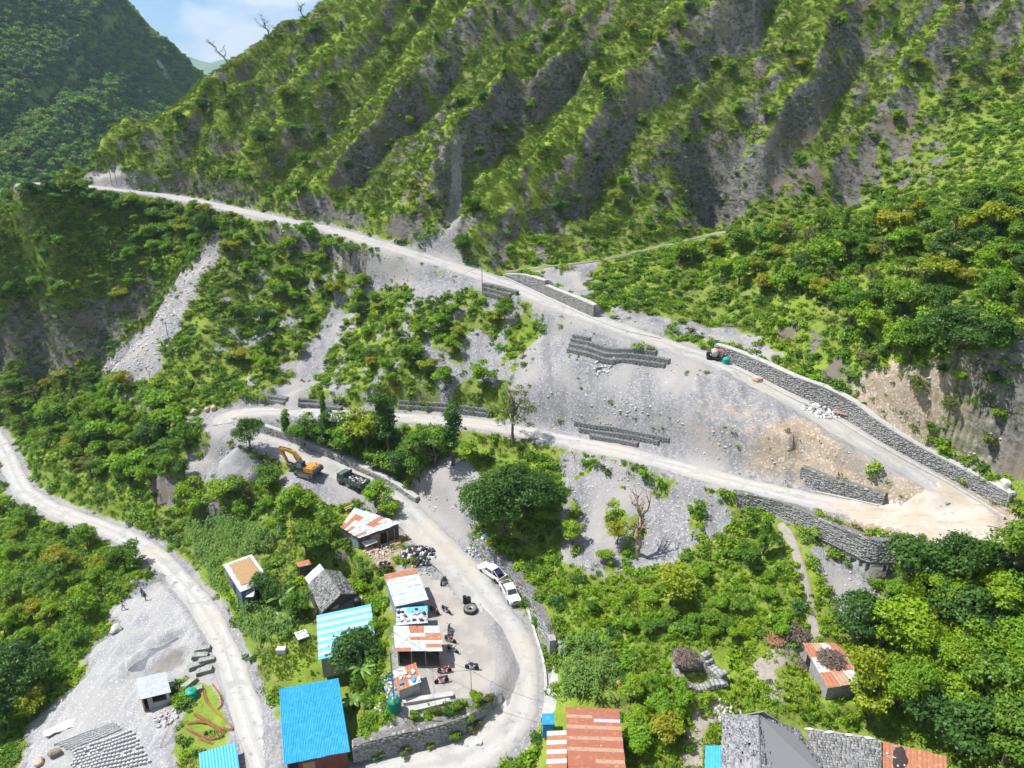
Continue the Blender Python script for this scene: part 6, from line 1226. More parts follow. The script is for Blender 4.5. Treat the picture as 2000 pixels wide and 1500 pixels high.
def leafy(name, lumps, n, size, m, seed, up=.45, fill=.55, drop=0.0):
    """lumps: (x,y,z,rx,ry,rz). leaves spread through each lump, denser near its skin"""
    rng = np.random.default_rng(seed); lp = np.array(lumps); w = lp[:, 3]*lp[:, 4]; w /= w.sum()
    k = rng.choice(len(lp), n, p=w); d = rng.normal(size=(n, 3)); d /= np.linalg.norm(d, axis=1)[:, None]; d[:, 2] = np.where(d[:, 2] < -.35, -d[:, 2]*.6, d[:, 2])
    r = fill+(1-fill)*rng.random(n)**.6; r *= 1+.22*np.sin(d[:, 0]*7+k)*np.sin(d[:, 1]*6+2*k)
    pos = lp[k, :3]+d*r[:, None]*lp[k, 3:6]
    nr = d*.7+np.array([0, 0, up])+rng.normal(size=(n, 3))*.45
    v, f = leaf_quads(pos, nr, size*(.55+.9*rng.random(n)), rng)
    me = np_mesh(name, v, f, [m]); a = me.attributes.new('leaf', 'FLOAT', 'POINT')
    lr = np.clip(.5*rng.random(n)+.5*rng.random(len(lp))[k], 0, 1); a.data.foreach_set('value', np.repeat(lr, 4).astype(np.float32)); return me
def trunk_mesh(name, h, r, lumps, m, seed, lean=.08, nb=8, bare=False):
    rn = random.Random(seed); mb = MB(); p = Vector((0, 0, -.3)); pts = [p.copy()]; n = 5
    for i in range(1, n+1): pts.append(Vector((rn.uniform(-1, 1)*lean*h, rn.uniform(-1, 1)*lean*h, h*i/n)))
    mb.tube(pts, [r*(1-.62*i/n)*(1.25 if i == 0 else 1) for i in range(n+1)], 7)
    for l in lumps[:nb]:
        c = Vector(l[:3]); b = pts[rn.randint(2, n-1)]; q = (b+c)/2+Vector((rn.uniform(-.2, .2), rn.uniform(-.2, .2), -.1*(c-b).length))
        mb.tube([b, q, c], [r*.45, r*.3, r*.1], 5)
        if bare:
            for _ in range(3):
                e = c+Vector((rn.uniform(-1, 1), rn.uniform(-1, 1), rn.uniform(.0, 1)))*h*.14; mb.tube([q.lerp(c, rn.uniform(.2, 1)), e], [r*.16, r*.03], 4)
                for _ in range(2): mb.tube([e, e+Vector((rn.uniform(-1, 1), rn.uniform(-1, 1), rn.uniform(-.2, 1)))*h*.08], [r*.06, r*.02], 3)
    return mb.mesh(name, m)
def crown_lumps(kind, h, w, seed):
    rn = random.Random(seed); out = []
    if kind == 'round':
        for i in range(13):
            a = rn.uniform(0, 6.28); q = rn.random()**.5*w*.36; z = h*rn.uniform(.42, .86); rr = w*rn.uniform(.17, .27)*(1.15-.35*abs(z/h-.62)/.25)
            out.append((q*math.cos(a), q*math.sin(a), z, rr, rr, rr*.72))
    elif kind == 'spread':
        for i in range(11):
            a = rn.uniform(0, 6.28); q = rn.uniform(.15, .46)*w; z = h*rn.uniform(.58, .93)-q*.12; rr = w*rn.uniform(.14, .22)
            out.append((q*math.cos(a), q*math.sin(a), z, rr, rr, rr*.42))
    elif kind == 'tall':
        for i in range(12):
            z = h*(.25+.72*(i+.5)/12); a = rn.uniform(0, 6.28); q = w*.22*rn.random(); rr = w*rn.uniform(.2, .3)*(1.1-.5*abs(z/h-.6))
            out.append((q*math.cos(a), q*math.sin(a), z, rr, rr, rr*.8))
    elif kind == 'shrub':
        for i in range(9):
            a = rn.uniform(0, 6.28); q = rn.random()**.5*w*.36; z = h*rn.uniform(.18, .72); rr = w*rn.uniform(.17, .28)
            out.append((q*math.cos(a), q*math.sin(a), z, rr, rr, rr*.85))
    elif kind == 'sparse':
        for i in range(20):
            a = i*2.4+rn.uniform(-.3, .3); z = h*(.42+.56*(i/20)); q = w*.46*(1.05-.75*(i/20))*rn.uniform(.55, 1); rr = w*rn.uniform(.07, .12)
            out.append((q*math.cos(a), q*math.sin(a), z+.06*q, rr, rr, rr*.5))
    return out
PROTO = {}
def proto(key, kind, h, w, n, size, m, seeds=(1, 2), tr=.05, up=.45, fill=.5):
    PROTO[key] = []
    for s in seeds:
        lp = crown_lumps(kind, h, w, s*13+len(key))
        PROTO[key].append((leafy('crown_'+key, lp, n, size, m, s*7+3, up, fill), trunk_mesh('trunk_'+key, h*(.62 if kind != 'sparse' else .95), h*.022+tr, lp, M_bark, s, nb=(18 if kind == 'sparse' else 8))))
proto('round', 'round', 6, 5.5, 3565, 0.32, L_MID, (1, 2, 3))
proto('dark', 'round', 7, 6.5, 4030, 0.33, L_DARK, (4, 5))
proto('bright', 'round', 5, 4.8, 3100, 0.30, L_BRIGHT, (6, 7))
proto('yellow', 'round', 5.5, 5, 3100, 0.30, L_YEL, (8, 9))
proto('bigbright', 'round', 8, 7.4, 8000, .32, L_BRIGHT, (31, 32))
proto('bigdark', 'round', 12, 12.5, 11000, .40, L_DARK, (33,))
proto('spread', 'spread', 6, 7, 3100, 0.29, L_MID, (10, 11))
proto('tall', 'tall', 9, 4.2, 3565, 0.30, L_MID, (12, 13))
proto('talldark', 'tall', 11, 5, 4030, 0.32, L_DARK, (14, 15))
proto('sparse', 'sparse', 10, 9.5, 2635, 0.23, L_OLIVE, (16,), .04)
proto('shrub', 'shrub', 2.6, 3.0, 2015, 0.23, L_MID, (18, 19, 20), -.01)
proto('shrubb', 'shrub', 2.4, 2.9, 2015, 0.21, L_BRIGHT, (21, 22), -.01)
proto('shrubo', 'shrub', 2.0, 2.6, 1705, 0.18, L_OLIVE, (23, 24), -.01)
REFH = dict(bigbright=8, bigdark=12, round=6, dark=7, bright=5, yellow=5.5, spread=6, tall=9, talldark=11, sparse=10, shrub=2.6, shrubb=2.4, shrubo=2.0)
TREES = []
def tree(p, key, h, label, group=None, name='tree', cat='tree', wide=1.0, rz=None, var=None):
    cr, tk = PROTO[key][var if var is not None else random.randrange(len(PROTO[key]))]
    s = h/REFH[key]; o = empty(name, p, random.uniform(0, 6.28) if rz is None else rz, label, cat, group); o.scale = (s*wide, s*wide, s)
    link(bpy.data.objects.new('trunk', tk), o); link(bpy.data.objects.new('crown', cr), o); TREES.append((p.x, p.y)); return o
# ---- trees one can name
def T(u, v, key, h, label, **k): return tree(G(u, v), key, h, label, **k)
T(1003,868,'sparse',11.0,'tall thinly leaved tree with open branches standing beside the middle road', var=0)
T(757,893,'talldark',13.5,'tallest dark green tree between the excavator road and the middle road', wide=1.25, name='broadleaf_tree')
T(722,888,'yellow',9.5,'yellow-green tree beside the tallest dark tree above the dump truck', name='broadleaf_tree')
T(690,880,'round',8,'mid green tree at the left edge of the dark grove above the truck', name='broadleaf_tree')
T(885,908,'talldark',12,'slim dark tree in front of the middle road', name='broadleaf_tree')
T(850,912,'spread',8.5,'light green spreading tree leaning beside the slim dark tree', name='spreading_tree')
T(820,905,'spread',6,'low feathery tree below the slim dark tree', name='spreading_tree')
T(985,1040,'bigdark',12,'huge dark dome-shaped tree above the parked pickups', wide=1.1, name='broadleaf_tree')
T(1045,1020,'bigdark',9.5,'dark tree merging into the right of the dome-shaped tree', name='broadleaf_tree')
T(940,1020,'dark',8,'dark tree at the left foot of the dome-shaped tree', name='broadleaf_tree')
T(490,880,'dark',7.5,'small tree with a bare trunk beside the grey gravel heap', name='broadleaf_tree', wide=.9)
T(634,835,'tall',7.5,'thin young tree standing at the edge of the middle road', wide=.6, name='slim_tree')
T(1063,1024,'bright',3.6,'small bright round tree right of the dark dome tree', name='small_tree')
T(1118,1062,'bright',4.2,'twin-lobed small green tree on the bare scree', name='small_tree')
T(1206,1062,'yellow',4.2,'small yellow-tinged tree standing alone on the scree', name='small_tree')
T(1182,1098,'shrubb',2.4,'pale young shrub alone on the scree below the yellow tree', name='shrub', cat='shrub')
T(1490,1088,'tall',6,'little round-topped tree beside the footpath under the stone wall', name='small_tree')
T(1455,1110,'round',4,'bushy tree left of the round-topped tree by the footpath', name='small_tree')
T(697,1312,'dark',6.8,'dark mango-like tree leaning over the light blue roof', name='fruit_tree', wide=1.15)
T(528,1178,'dark',5.4,'dense round tree beside the grain-covered flat roof', name='fruit_tree')
T(583,1205,'round',4.6,'green tree left of the slate roofed house', name='fruit_tree')
T(596,1090,'yellow',6.5,'yellow-topped tree above the village lawn', name='broadleaf_tree')
T(625,1075,'spread',7.5,'feathery tree beside the rusty tin shed', name='spreading_tree')
T(575,1010,'bright',6,'bright feathery tree below the excavator', name='broadleaf_tree')
T(528,955,'round',5.0,'tree with twisted limbs below the excavator tracks', name='broadleaf_tree', wide=1.2)
T(735,990,'bright',5,'bright green tree by the tail of the dump truck', name='broadleaf_tree', wide=1.2)
T(760,1010,'bright',4,'leafy tree overhanging the road above the rusty shed', name='broadleaf_tree', wide=1.2)
T(247,1118,'round',6.2,'round tree beside the valley road above the dark gravel heap', name='broadleaf_tree')
T(30,1392,'bigdark',11,'big tree with a leaning dark trunk at the bottom left edge', name='broadleaf_tree', wide=1.1)
T(1865,712,'bigdark',9,'great dark tree overhanging the earth cutting behind the long wall', name='broadleaf_tree', wide=1.15)
T(1690,660,'bright',6,'bright green tree at the lower edge of the wooded spur', name='broadleaf_tree')
T(1745,690,'bright',5,'bright rounded tree left of the great dark tree on the spur', name='broadleaf_tree')
T(1690,1420,'yellow',5.5,'yellow-green tree leaning over the slate roof corner', name='fruit_tree')
T(1672,1372,'yellow',8,'slim yellow-green tree in front of the stone shed', name='fruit_tree', wide=.75)
T(1310,1180,'yellow',6,'ochre-tinted tree in the middle of the lower right scrub', name='small_tree', wide=1.2)
T(562,210,'yellow',6.5,'bright lime tree on the left ridge of the mountain', name='small_tree')
T(520,300,'dark',7,'dark clump tree on the shoulder above the upper road', name='broadleaf_tree')
T(350,245,'dark',4.5,'small dark tree on the skyline of the left ridge', name='small_tree')
T(402,465,'dark',7.5,'dark tree at the top of the stony chute below the upper road', name='broadleaf_tree', wide=.9)
T(905,505,'dark',6,'dark bushy tree right of the debris fan by the upper road', name='broadleaf_tree')
T(870,760,'bright',5,'bright lime bush-like tree on the scree under the upper road', name='small_tree')
T(945,755,'bright',5.5,'bright green tree half way up the central slope', name='small_tree')
T(985,625,'spread',5,'crooked umbrella-shaped tree below the small gabion tiers', name='spreading_tree')
for u, v, h in ((25,405,5),(62,392,5.5),(98,388,5),(135,384,4.5),(165,380,3.5)): T(u, v, 'round' if u % 2 else 'dark', h, {25:'leftmost tree on the crest of the knoll',62:'tree second from the left on the knoll crest',98:'tree in the middle of the knoll crest',135:'tree second from the right on the knoll crest',165:'smallest tree on the knoll crest beside the far road end'}[u], name='crest_tree')
_gw = [(705,1462),(740,1450),(775,1446),(815,1436),(850,1428),(885,1414),(915,1402),(940,1386),(955,1368),(930,1372),(890,1386),(850,1394),(810,1402),(740,1478),(790,1476),(840,1462),(890,1444),(925,1425)]
for i, (u, v) in enumerate(_gw): T(u, v, ('shrubb', 'shrub', 'shrubo')[i % 3], random.uniform(.9, 1.7), ('bright green weedy shrub', 'dark leafy shrub', 'olive wiry shrub')[i % 3]+(' rooted along the top of the curved wall below the sheds' if i < 9 else (' on the strip between the plinths and the curved wall' if i < 13 else ' at the foot of the curved wall below the sheds')), group='shrubs along the curved wall', name='shrub', cat='shrub')
# ---- woods whose trees can be told apart only by where they grow
NOTREE = [[(1510,1010),(1560,1010),(1620,1260),(1570,1260)], [(1460,1270),(1600,1250),(1600,1300),(1540,1390),(1490,1380)], [(1330,1380),(1440,1370),(1440,1400),(1385,1500),(1330,1500)], [(340,790),(440,780),(440,875),(350,870)], [(380,870),(540,870),(540,960),(380,950)]]
LOOK = dict(sparse='thin open-branched', bigbright='bright full-crowned', bigdark='dark full-crowned', round='mid green rounded', dark='dark green dense', bright='bright green', yellow='yellow-green', spread='flat-topped spreading', tall='slim upright', shrub='low bushy', shrubb='bright bushy', shrubo='olive bushy')
def zone(poly, n, kinds, hr, label, group, name, cat='tree', mind=2.2, wide=(.85, 1.25)):
    us = [p[0] for p in poly]; vv = [p[1] for p in poly]; k = 0; tries = 0; mine = []
    while k < n and tries < n*14:
        tries += 1; u = random.uniform(min(us), max(us)); v = random.uniform(min(vv), max(vv))
        if not inpoly(np.array([u]), np.array([v]), poly)[0]: continue
        p = G(u, v); j = int((p.y-GY0)/GS); i = int((p.x-GX0)/GS)
        if not (0 <= i < NX and 0 <= j < NY) or w_scree[j, i] > .5 or onroad[j, i]: continue
        if any(inpoly(np.array([u]), np.array([v]), q)[0] for q in NOTREE): continue
        if any((p.x-x)**2+(p.y-y)**2 < mind**2 for x, y in TREES[-400:]): continue
        key = random.choice(kinds); hh = random.uniform(*hr); fx = (u-min(us))/(max(us)-min(us)); fy = (v-min(vv))/(max(vv)-min(vv)); size = ('small', 'medium', 'large')[min(2, int(3*(hh-hr[0])/(hr[1]-hr[0])))]
        place = ('upper ', 'middle ', 'lower ')[min(2, int(3*fy))]+('left', 'centre', 'right')[min(2, int(3*fx))]; lab = '%s %s %s, %s of %s' % (size, LOOK[key], cat, place, label)
        tree(p, key, hh, lab, group, name, cat, random.uniform(*wide)); k += 1
K_WOOD = ['round', 'round', 'dark', 'bright', 'yellow', 'spread', 'tall', 'sparse']
zone([(1290,515),(1420,485),(1560,462),(1750,435),(2000,375),(2000,650),(1900,690),(1780,720),(1700,650),(1560,590),(1400,570)], 76, K_WOOD+['bright', 'bright', 'yellow', 'spread'], (3.5, 7), 'the wood behind the long wall', 'trees on the wooded spur', 'spur_tree')
zone([(440,480),(560,445),(720,500),(740,570),(900,600),(985,630),(960,740),(800,760),(640,760),(430,720),(400,620)], 66, ['round', 'bright', 'bright', 'dark', 'spread', 'yellow', 'shrubb'], (2.2, 5.0), 'the scrub between upper and middle roads', 'trees between the upper and middle roads', 'slope_tree')
zone([(0,750),(220,745),(330,805),(400,845),(360,890),(470,960),(560,1000),(500,1020),(330,1010),(240,960),(60,880),(0,840)], 66, K_WOOD+['bright', 'shrubb'], (3, 7), 'the valley wood left of the hairpin', 'trees in the valley wood', 'valley_tree')
zone([(30,405),(200,388),(400,415),(405,450),(330,550),(250,600),(100,600),(0,590)], 64, ['round', 'dark', 'shrub', 'spread', 'yellow', 'bright', 'shrubb'], (2.0, 5.2), 'the rocky knoll below the upper road', 'trees on the knoll', 'knoll_tree')
zone([(0,1000),(110,1030),(230,1070),(270,1120),(180,1200),(130,1320),(60,1420),(0,1480)], 30, ['round', 'bright', 'bright', 'yellow'], (2.6, 5.5), 'the bank below the valley road', 'trees below the valley road', 'bank_tree')
zone([(250,310),(430,190),(640,60),(800,0),(2000,0),(2000,280),(1500,330),(1200,430),(900,420),(560,390)], 95, ['round', 'dark', 'bright', 'yellow', 'spread', 'tall', 'shrub'], (2.2, 5.0), 'the steep mountain face', 'trees on the mountain face', 'mountain_tree', mind=3)
zone([(1640,1240),(1830,1130),(2000,1085),(2000,1500),(1900,1500),(1720,1410),(1740,1300)], 40, ['bigbright', 'bigbright', 'bright', 'dark', 'round'], (4.0, 8.5), 'the lower right thicket', 'trees in the lower right thicket', 'thicket_tree')
zone([(1080,1130),(1250,1150),(1480,1100),(1570,1200),(1540,1300),(1420,1250),(1250,1250),(1140,1200)], 26, ['shrubb', 'shrubb', 'shrub'], (1.3, 2.8), 'the green scrub beyond the pickups', 'shrubs right of the pickups', 'shrub', 'shrub', 1.6)
zone([(530,845),(700,860),(950,905),(900,935),(780,935),(640,890)], 22, ['shrub', 'round', 'dark', 'shrubb'], (2, 4.5), 'the bank above the excavator road', 'shrubs above the excavator road', 'shrub', 'shrub', 1.6)
zone([(1230,1370),(1330,1330),(1340,1480),(1240,1480)], 12, ['yellow', 'bright', 'shrubb'], (2.2, 4), 'the garden beside the rust-red roof', 'trees beside the rust-red roof', 'garden_tree')
zone([(690,1120),(740,1140),(750,1250),(745,1330),(715,1400),(690,1330),(735,1260),(700,1180)], 16, ['shrubb', 'shrub', 'bright'], (1.6, 3.2), 'the thicket behind the repair sheds', 'shrubs behind the repair sheds', 'shrub', 'shrub', 1.4)
zone([(440,1170),(480,1230),(500,1330),(530,1380),(500,1390),(470,1310)], 14, ['shrub', 'shrub', 'dark'], (1.6, 3.2), 'the hedge along the valley road', 'hedge shrubs along the valley road', 'shrub', 'shrub', 1.2)
for u, v, k, h, l in ((560,856,'tall',6,'upright leafy tree above the left end of the low stone wall'),(598,872,'round',6.5,'rounded tree on the bank directly above the excavator'),(640,884,'talldark',9,'dark upright tree on the bank between excavator and truck'),(668,892,'bright',6.5,'bright tree on the bank just above the truck cab'),(790,930,'dark',7,'dark tree on the bank right of the truck'),(820,940,'round',6,'rounded tree at the right end of the grove above the truck')): T(u, v, k, h, l, name='bank_tree', wide=1.1)
for i, (u, v) in enumerate(((1650,705),(1690,715),(1725,700),(1760,715),(1800,720),(1790,760),(1840,735),(1880,745),(1900,790),(1860,800),(1935,760),(1950,820),(1820,840),(1925,870))): T(u, v, ('shrub', 'shrubo', 'dark', 'shrubb')[i % 4], random.uniform(1.6, 3.2), ('leafy green', 'olive wiry', 'dark dense', 'bright green')[i % 4]+' shrub hanging over the '+('left end', 'middle', 'right end')[min(2, max(0, (u-1650)//105))]+' of the brown earth cut behind the wall', group='shrubs on the earth cut', name='shrub', cat='shrub')
# ---- dead trees on the skyline and the vine-choked stem
def dead_tree(p, h, label, seed, lean, m=M_dead, name='dead_tree', sp=1.0):
    rn = random.Random(seed); o = empty(name, p, 0, label, 'dead tree'); mb = MB(); br = MB(); n = 6; pts = [Vector((0, 0, -.4))]
    for i in range(1, n+1): t = i/n; pts.append(Vector((lean*h*t+rn.uniform(-.06, .06)*h, rn.uniform(-.05, .05)*h, h*.62*t)))
    mb.tube(pts, [h*.035*(1-.6*i/n) for i in range(n+1)], 6)
    for i in range(9):
        b = pts[rn.randint(2, n)]; d = Vector((sp*rn.uniform(-1, 1)+lean, sp*rn.uniform(-1, 1), rn.uniform(.2, 1.1))).normalized(); e = b+d*h*rn.uniform(.2, .38); q = b.lerp(e, .5)+Vector((rn.uniform(-1, 1), 0, rn.uniform(-.5, 1)))*h*.05
        br.tube([b, q, e], [h*.017, h*.012, h*.006], 5)
        for _ in range(4):
            e2 = e+Vector((rn.uniform(-1, 1), rn.uniform(-1, 1), rn.uniform(-.2, 1)))*h*.13; br.tube([q.lerp(e, rn.uniform(.3, 1)), e2], [h*.007, h*.003], 4)
            for _ in range(2): br.tube([e2, e2+Vector((rn.uniform(-1, 1), rn.uniform(-1, 1), rn.uniform(-.3, 1)))*h*.07], [h*.004, h*.002], 3)
    mb.build('trunk', m, o); br.build('branches', m, o); return o
def on_crest(u, Y0):
    """skyline point above pixel column u near depth Y0"""
    best = None
    for yy in np.arange(Y0-25, Y0+25, .5):
        x = (u-1000)/F*(yy*CP+5); 
        for _ in range(3):
            z = float(hz(x, yy)); zc = yy*CP-(z-HC)*SP; x = (u-1000)/F*zc
        vv = proj(np.array(x), np.array(yy), np.array(z))[1]
        if best is None or vv < best[0]: best = (float(vv), x, yy, z)
    return Vector(best[1:])
dead_tree(on_crest(447, 231), 6.5, 'gnarled dead tree leaning left, lowest on the mountain skyline', 3, -.55)
dead_tree(on_crest(526, 238), 6.5, 'bare dead tree in the middle of the mountain skyline', 5, -.25)
dead_tree(on_crest(592, 243), 5.5, 'faint leafless tree highest on the mountain skyline', 9, -.12)
dead_tree(G(1246,1085), 10.5, 'dried brown vine-wrapped bare trunk standing on the scree', 12, .0, M_rust_vine, 'bare_tree', .25)
dead_tree(G(1938,1118), 5.5, 'black pollarded stump-like tree below the right hairpin', 21, .05, M_dead, 'bare_tree')
# ---- banana plants, bamboo
def banana(p, h, label, seed):
    rn = random.Random(seed); o = empty('banana_plant', p, 0, label, 'banana plant', 'banana plants'); mb = MB(); mb.tube([(0, 0, -.2), (.05, 0, h*.3), (.1, .05, h*.55)], [.16, .13, .08], 7); mb.build('trunk', L_CORN, o)
    for i in range(9):
        a = i*2.4+rn.uniform(-.3, .3); L_ = h*rn.uniform(.5, .75); V = []; Fc = []; nseg = 6; dr = rn.uniform(.3, .9); w0 = rn.uniform(.26, .36)
        for s in range(nseg+1):
            t = s/nseg; r = L_*t*.85; z = h*.5+L_*(t*.75-dr*t*t*.95); w = w0*math.sin(math.pi*min(1, .12+.85*t))**.7*(1 if s < nseg else .1)
            for q in (-1, 0, 1): V.append((r*math.cos(a)-q*w*math.sin(a), r*math.sin(a)+q*w*math.cos(a), z-(.10 if q else 0)))
        for s in range(nseg):
            for q in (0, 1): Fc.append((s*3+q, s*3+q+1, s*3+q+4, s*3+q+3))
        b = MB(); b.add(V, Fc); lf = b.build('leaf', L_CORN, o); at_ = lf.data.attributes.new('leaf', 'FLOAT', 'POINT'); at_.data.foreach_set('value', [rn.uniform(.5, 1)]*len(V))
    return o
banana(G(552,1190), 4.2, 'banana plant in front of the dense round tree by the flat roof', 1); banana(G(556,1225), 3.0, 'lower banana plant at the edge of the small maize plot', 2)
banana(G(708,1330), 4.5, 'banana plant behind the tin sheds beside the blue roof', 3); banana(G(690,1385), 2.8, 'small banana plant at the corner of the big blue roof', 4)
banana(G(1985,1495), 4.0, 'banana plant at the bottom right corner', 5)
def bamboo(p, label, seed):
    rn = random.Random(seed); o = empty('bamboo_clump', p, 0, label, 'bamboo'); 
    for i in range(9):
        a = rn.uniform(0, 6.28); h = rn.uniform(6, 9.5) if i < 4 else rn.uniform(3, 5); rch = rn.uniform(1.2, 3.4); pts = []
        for s in range(9):
            t = s/8; pts.append(Vector((rch*math.cos(a)*t**2, rch*math.sin(a)*t**2, h*(t-.22*t**3))))
        b = MB(); b.tube(pts, [.05*(1-.85*s/8)+.006 for s in range(9)], 5); cu = b.build('culm', L_LUSH, o)
        rng = np.random.default_rng(seed*10+i); n = 260; tt = rng.random(n)**.7; base = np.array([pts[int(t*7.99)] for t in tt]); dv = rng.normal(size=(n, 3))*.42; dv[:, 2] -= .12
        v, f = leaf_quads(base+dv, rng.normal(size=(n, 3)), .34*(.6+.8*rng.random(n)), rng, .22); me = np_mesh('culm_leaves', v, f, [L_BRIGHT]); q = me.attributes.new('leaf', 'FLOAT', 'POINT'); q.data.foreach_set('value', np.repeat(rng.random(n), 4).astype(np.float32)); link(bpy.data.objects.new('leaves', me), o)
bamboo(G(1872,1130), 'feathery bamboo clump bending in front of the hairpin', 4); bamboo(G(1760,1190), 'low feathery bamboo clump under the hairpin wall', 6)
# ================================================================ ground cover: stuff, instanced by geometry nodes
SRC = {}
def src(key, meshes):
    col = bpy.data.collections.new('source_'+key)
    for i, m in enumerate(meshes): o = bpy.data.objects.new('%s_%02d' % (key, i), m); col.objects.link(o)
    SRC[key] = col
def scatter(name, pts, scale, rot, key, label, kindlabel=None):
    n = len(pts); me = bpy.data.meshes.new(name); me.vertices.add(n); me.vertices.foreach_set('co', np.asarray(pts, np.float32).ravel())
    a = me.attributes.new('sc', 'FLOAT_VECTOR', 'POINT'); a.data.foreach_set('vector', np.asarray(scale, np.float32).ravel())
    b = me.attributes.new('ro', 'FLOAT_VECTOR', 'POINT'); b.data.foreach_set('vector', np.asarray(rot, np.float32).ravel())
    c = me.attributes.new('pk', 'INT', 'POINT'); c.data.foreach_set('value', RNG.integers(0, 1000, n).astype(np.int32))
    o = link(bpy.data.objects.new(name, me)); tag(o, label, None, None, 'stuff')
    ng = bpy.data.node_groups.new('scatter_'+name, 'GeometryNodeTree'); ng.interface.new_socket('Geometry', in_out='INPUT', socket_type='NodeSocketGeometry'); ng.interface.new_socket('Geometry', in_out='OUTPUT', socket_type='NodeSocketGeometry')
    N = ng.nodes.new; i0 = N('NodeGroupInput'); o0 = N('NodeGroupOutput'); ip = N('GeometryNodeInstanceOnPoints'); ci = N('GeometryNodeCollectionInfo')
    ci.inputs['Collection'].default_value = SRC[key]; ci.inputs['Separate Children'].default_value = True; ci.inputs['Reset Children'].default_value = True
    def na(nm, ty): q = N('GeometryNodeInputNamedAttribute'); q.data_type = ty; q.inputs['Name'].default_value = nm; return q.outputs[0]
    ip.inputs['Pick Instance'].default_value = True
    ln = ng.links.new; ln(i0.outputs[0], ip.inputs['Points']); ln(ci.outputs[0], ip.inputs['Instance']); ln(na('pk', 'INT'), ip.inputs['Instance Index']); ln(na('ro', 'FLOAT_VECTOR'), ip.inputs['Rotation']); ln(na('sc', 'FLOAT_VECTOR'), ip.inputs['Scale']); ln(ip.outputs[0], o0.inputs[0])
    md = o.modifiers.new('scatter', 'NODES'); md.node_group = ng; return o
def tuft(seed, n, h, w, m, asp=.13, spread=.5):
    rng = np.random.default_rng(seed); a = rng.random(n)*6.28; tilt = rng.random(n)*.8; L_ = h*(.5+.7*rng.random(n)); b = np.stack([np.cos(a)*w*rng.random(n)*spread, np.sin(a)*w*rng.random(n)*spread, 0*a], 1)
    tip = b+np.stack([np.cos(a)*np.sin(tilt)*L_, np.sin(a)*np.sin(tilt)*L_, np.cos(tilt)*L_*.9], 1); mid = (b+tip)/2+np.array([0, 0, .1*h]); sd = np.stack([-np.sin(a), np.cos(a), 0*a], 1)*(L_*asp)[:, None]
    v = np.stack([b, mid+sd, tip, mid-sd], 1).reshape(-1, 3); me = np_mesh('tuft', v, np.arange(4*n).reshape(n, 4), [m]); q = me.attributes.new('leaf', 'FLOAT', 'POINT'); q.data.foreach_set('value', np.repeat(rng.random(n), 4).astype(np.float32)); return me
def clump(seed, m, n=170, w=1.5, h=.9, size=.24):
    rn = random.Random(seed); lp = [(rn.uniform(-.35, .35)*w, rn.uniform(-.35, .35)*w, rn.uniform(.15, .5)*h, w*rn.uniform(.2, .36), w*rn.uniform(.2, .36), h*rn.uniform(.3, .5)) for _ in range(5)]
    return leafy('clump', lp, n, size, m, seed, .6, .6)
src('green', [clump(i, [L_MID, L_BRIGHT, L_MID, L_DARK, L_BRIGHT][i % 5]) for i in range(10)])
src('scrub', [clump(20+i, [L_OLIVE, L_MID, L_BRIGHT, L_MID][i % 4], 150, 1.3, .7, .2) for i in range(8)])
src('lush', [clump(40+i, [L_BRIGHT, L_LUSH, L_LUSH, L_BRIGHT][i % 4], 180, 1.4, .8, .22) for i in range(8)])
src('grass', [tuft(60+i, 46, .50, .75, L_GRASS, .10, .9) for i in range(6)])
src('dry', [tuft(80+i, 40, .45, .8, [L_OLIVE, L_OLIVE, L_DRY, L_GRASS][i % 4], .10, .9) for i in range(8)])
src('lushgrass', [tuft(70+i, 40, .6, .6, L_LUSH) for i in range(6)])
def stone_mesh(seed, m):
    rng = np.random.default_rng(seed); bm = bmesh.new(); bmesh.ops.create_icosphere(bm, subdivisions=1, radius=.5)
    for v in bm.verts: v.co = Vector(np.array(v.co)*rng.uniform(.65, 1.15, 3)*np.array([1, .75, .5]))
    me = bpy.data.meshes.new('stone'); bm.to_mesh(me); bm.free(); me.materials.append(m); return me
M_stone_l = mat('pale_broken_stone', (.50, .48, .465), .9, noise=(3, (.36, .35, .345), .4, .6)); M_stone_d = mat('slate_grey_stone', (.24, .24, .255), .9, noise=(3, (.33, .325, .33), .4, .6)); M_stone_t = mat('tan_stone', (.48, .38, .29), .9, noise=(3, (.38, .30, .24), .4, .6))
src('stones', [stone_mesh(i, [M_stone_l, M_stone_d, M_stone_l, M_stone_t, M_stone_d][i % 5]) for i in range(10)])
inframe = ((UU > -220) & (UU < 2220) & (VV > -160) & (VV < 1720)).astype(float)
DEPTH = YY*CP-(H-HC)*SP
AREA = np.clip(np.sqrt(1+blur(SLOPE, 1)**2), 1, 3)
def pick(dens, sc_lo, sc_hi, maxn, seed, flat_=1.0, avoid=None):
    """dens per m2 -> positions, scales, rotations"""
    rng = np.random.default_rng(seed); w = (np.clip(dens, 0, 9)*inframe*AREA).ravel(); tot = w.sum()*GS*GS; n = int(min(maxn, tot))
    k = rng.choice(w.size, n, p=w/w.sum()); x = XX.ravel()[k]+(rng.random(n)-.5)*GS; y = YY.ravel()[k]+(rng.random(n)-.5)*GS; z = hz(x, y)-.06
    s = sc_lo+(sc_hi-sc_lo)*rng.random(n)**1.7; return np.stack([x, y, z], 1), np.stack([s, s, s*flat_*(.75+.5*rng.random(n))], 1), np.stack([(rng.random(n)-.5)*.3, (rng.random(n)-.5)*.3, rng.random(n)*6.28], 1)
far_from = np.ones(H.shape)
for (rd, hw), (dist, zz, s) in zip(ROADS, RD): far_from *= sstep(hw+.3, hw+1.6, dist)
def zmask(*polys): return blur(np.any([inpoly(UW, VW, p) for p in polys], axis=0).astype(float), 1)
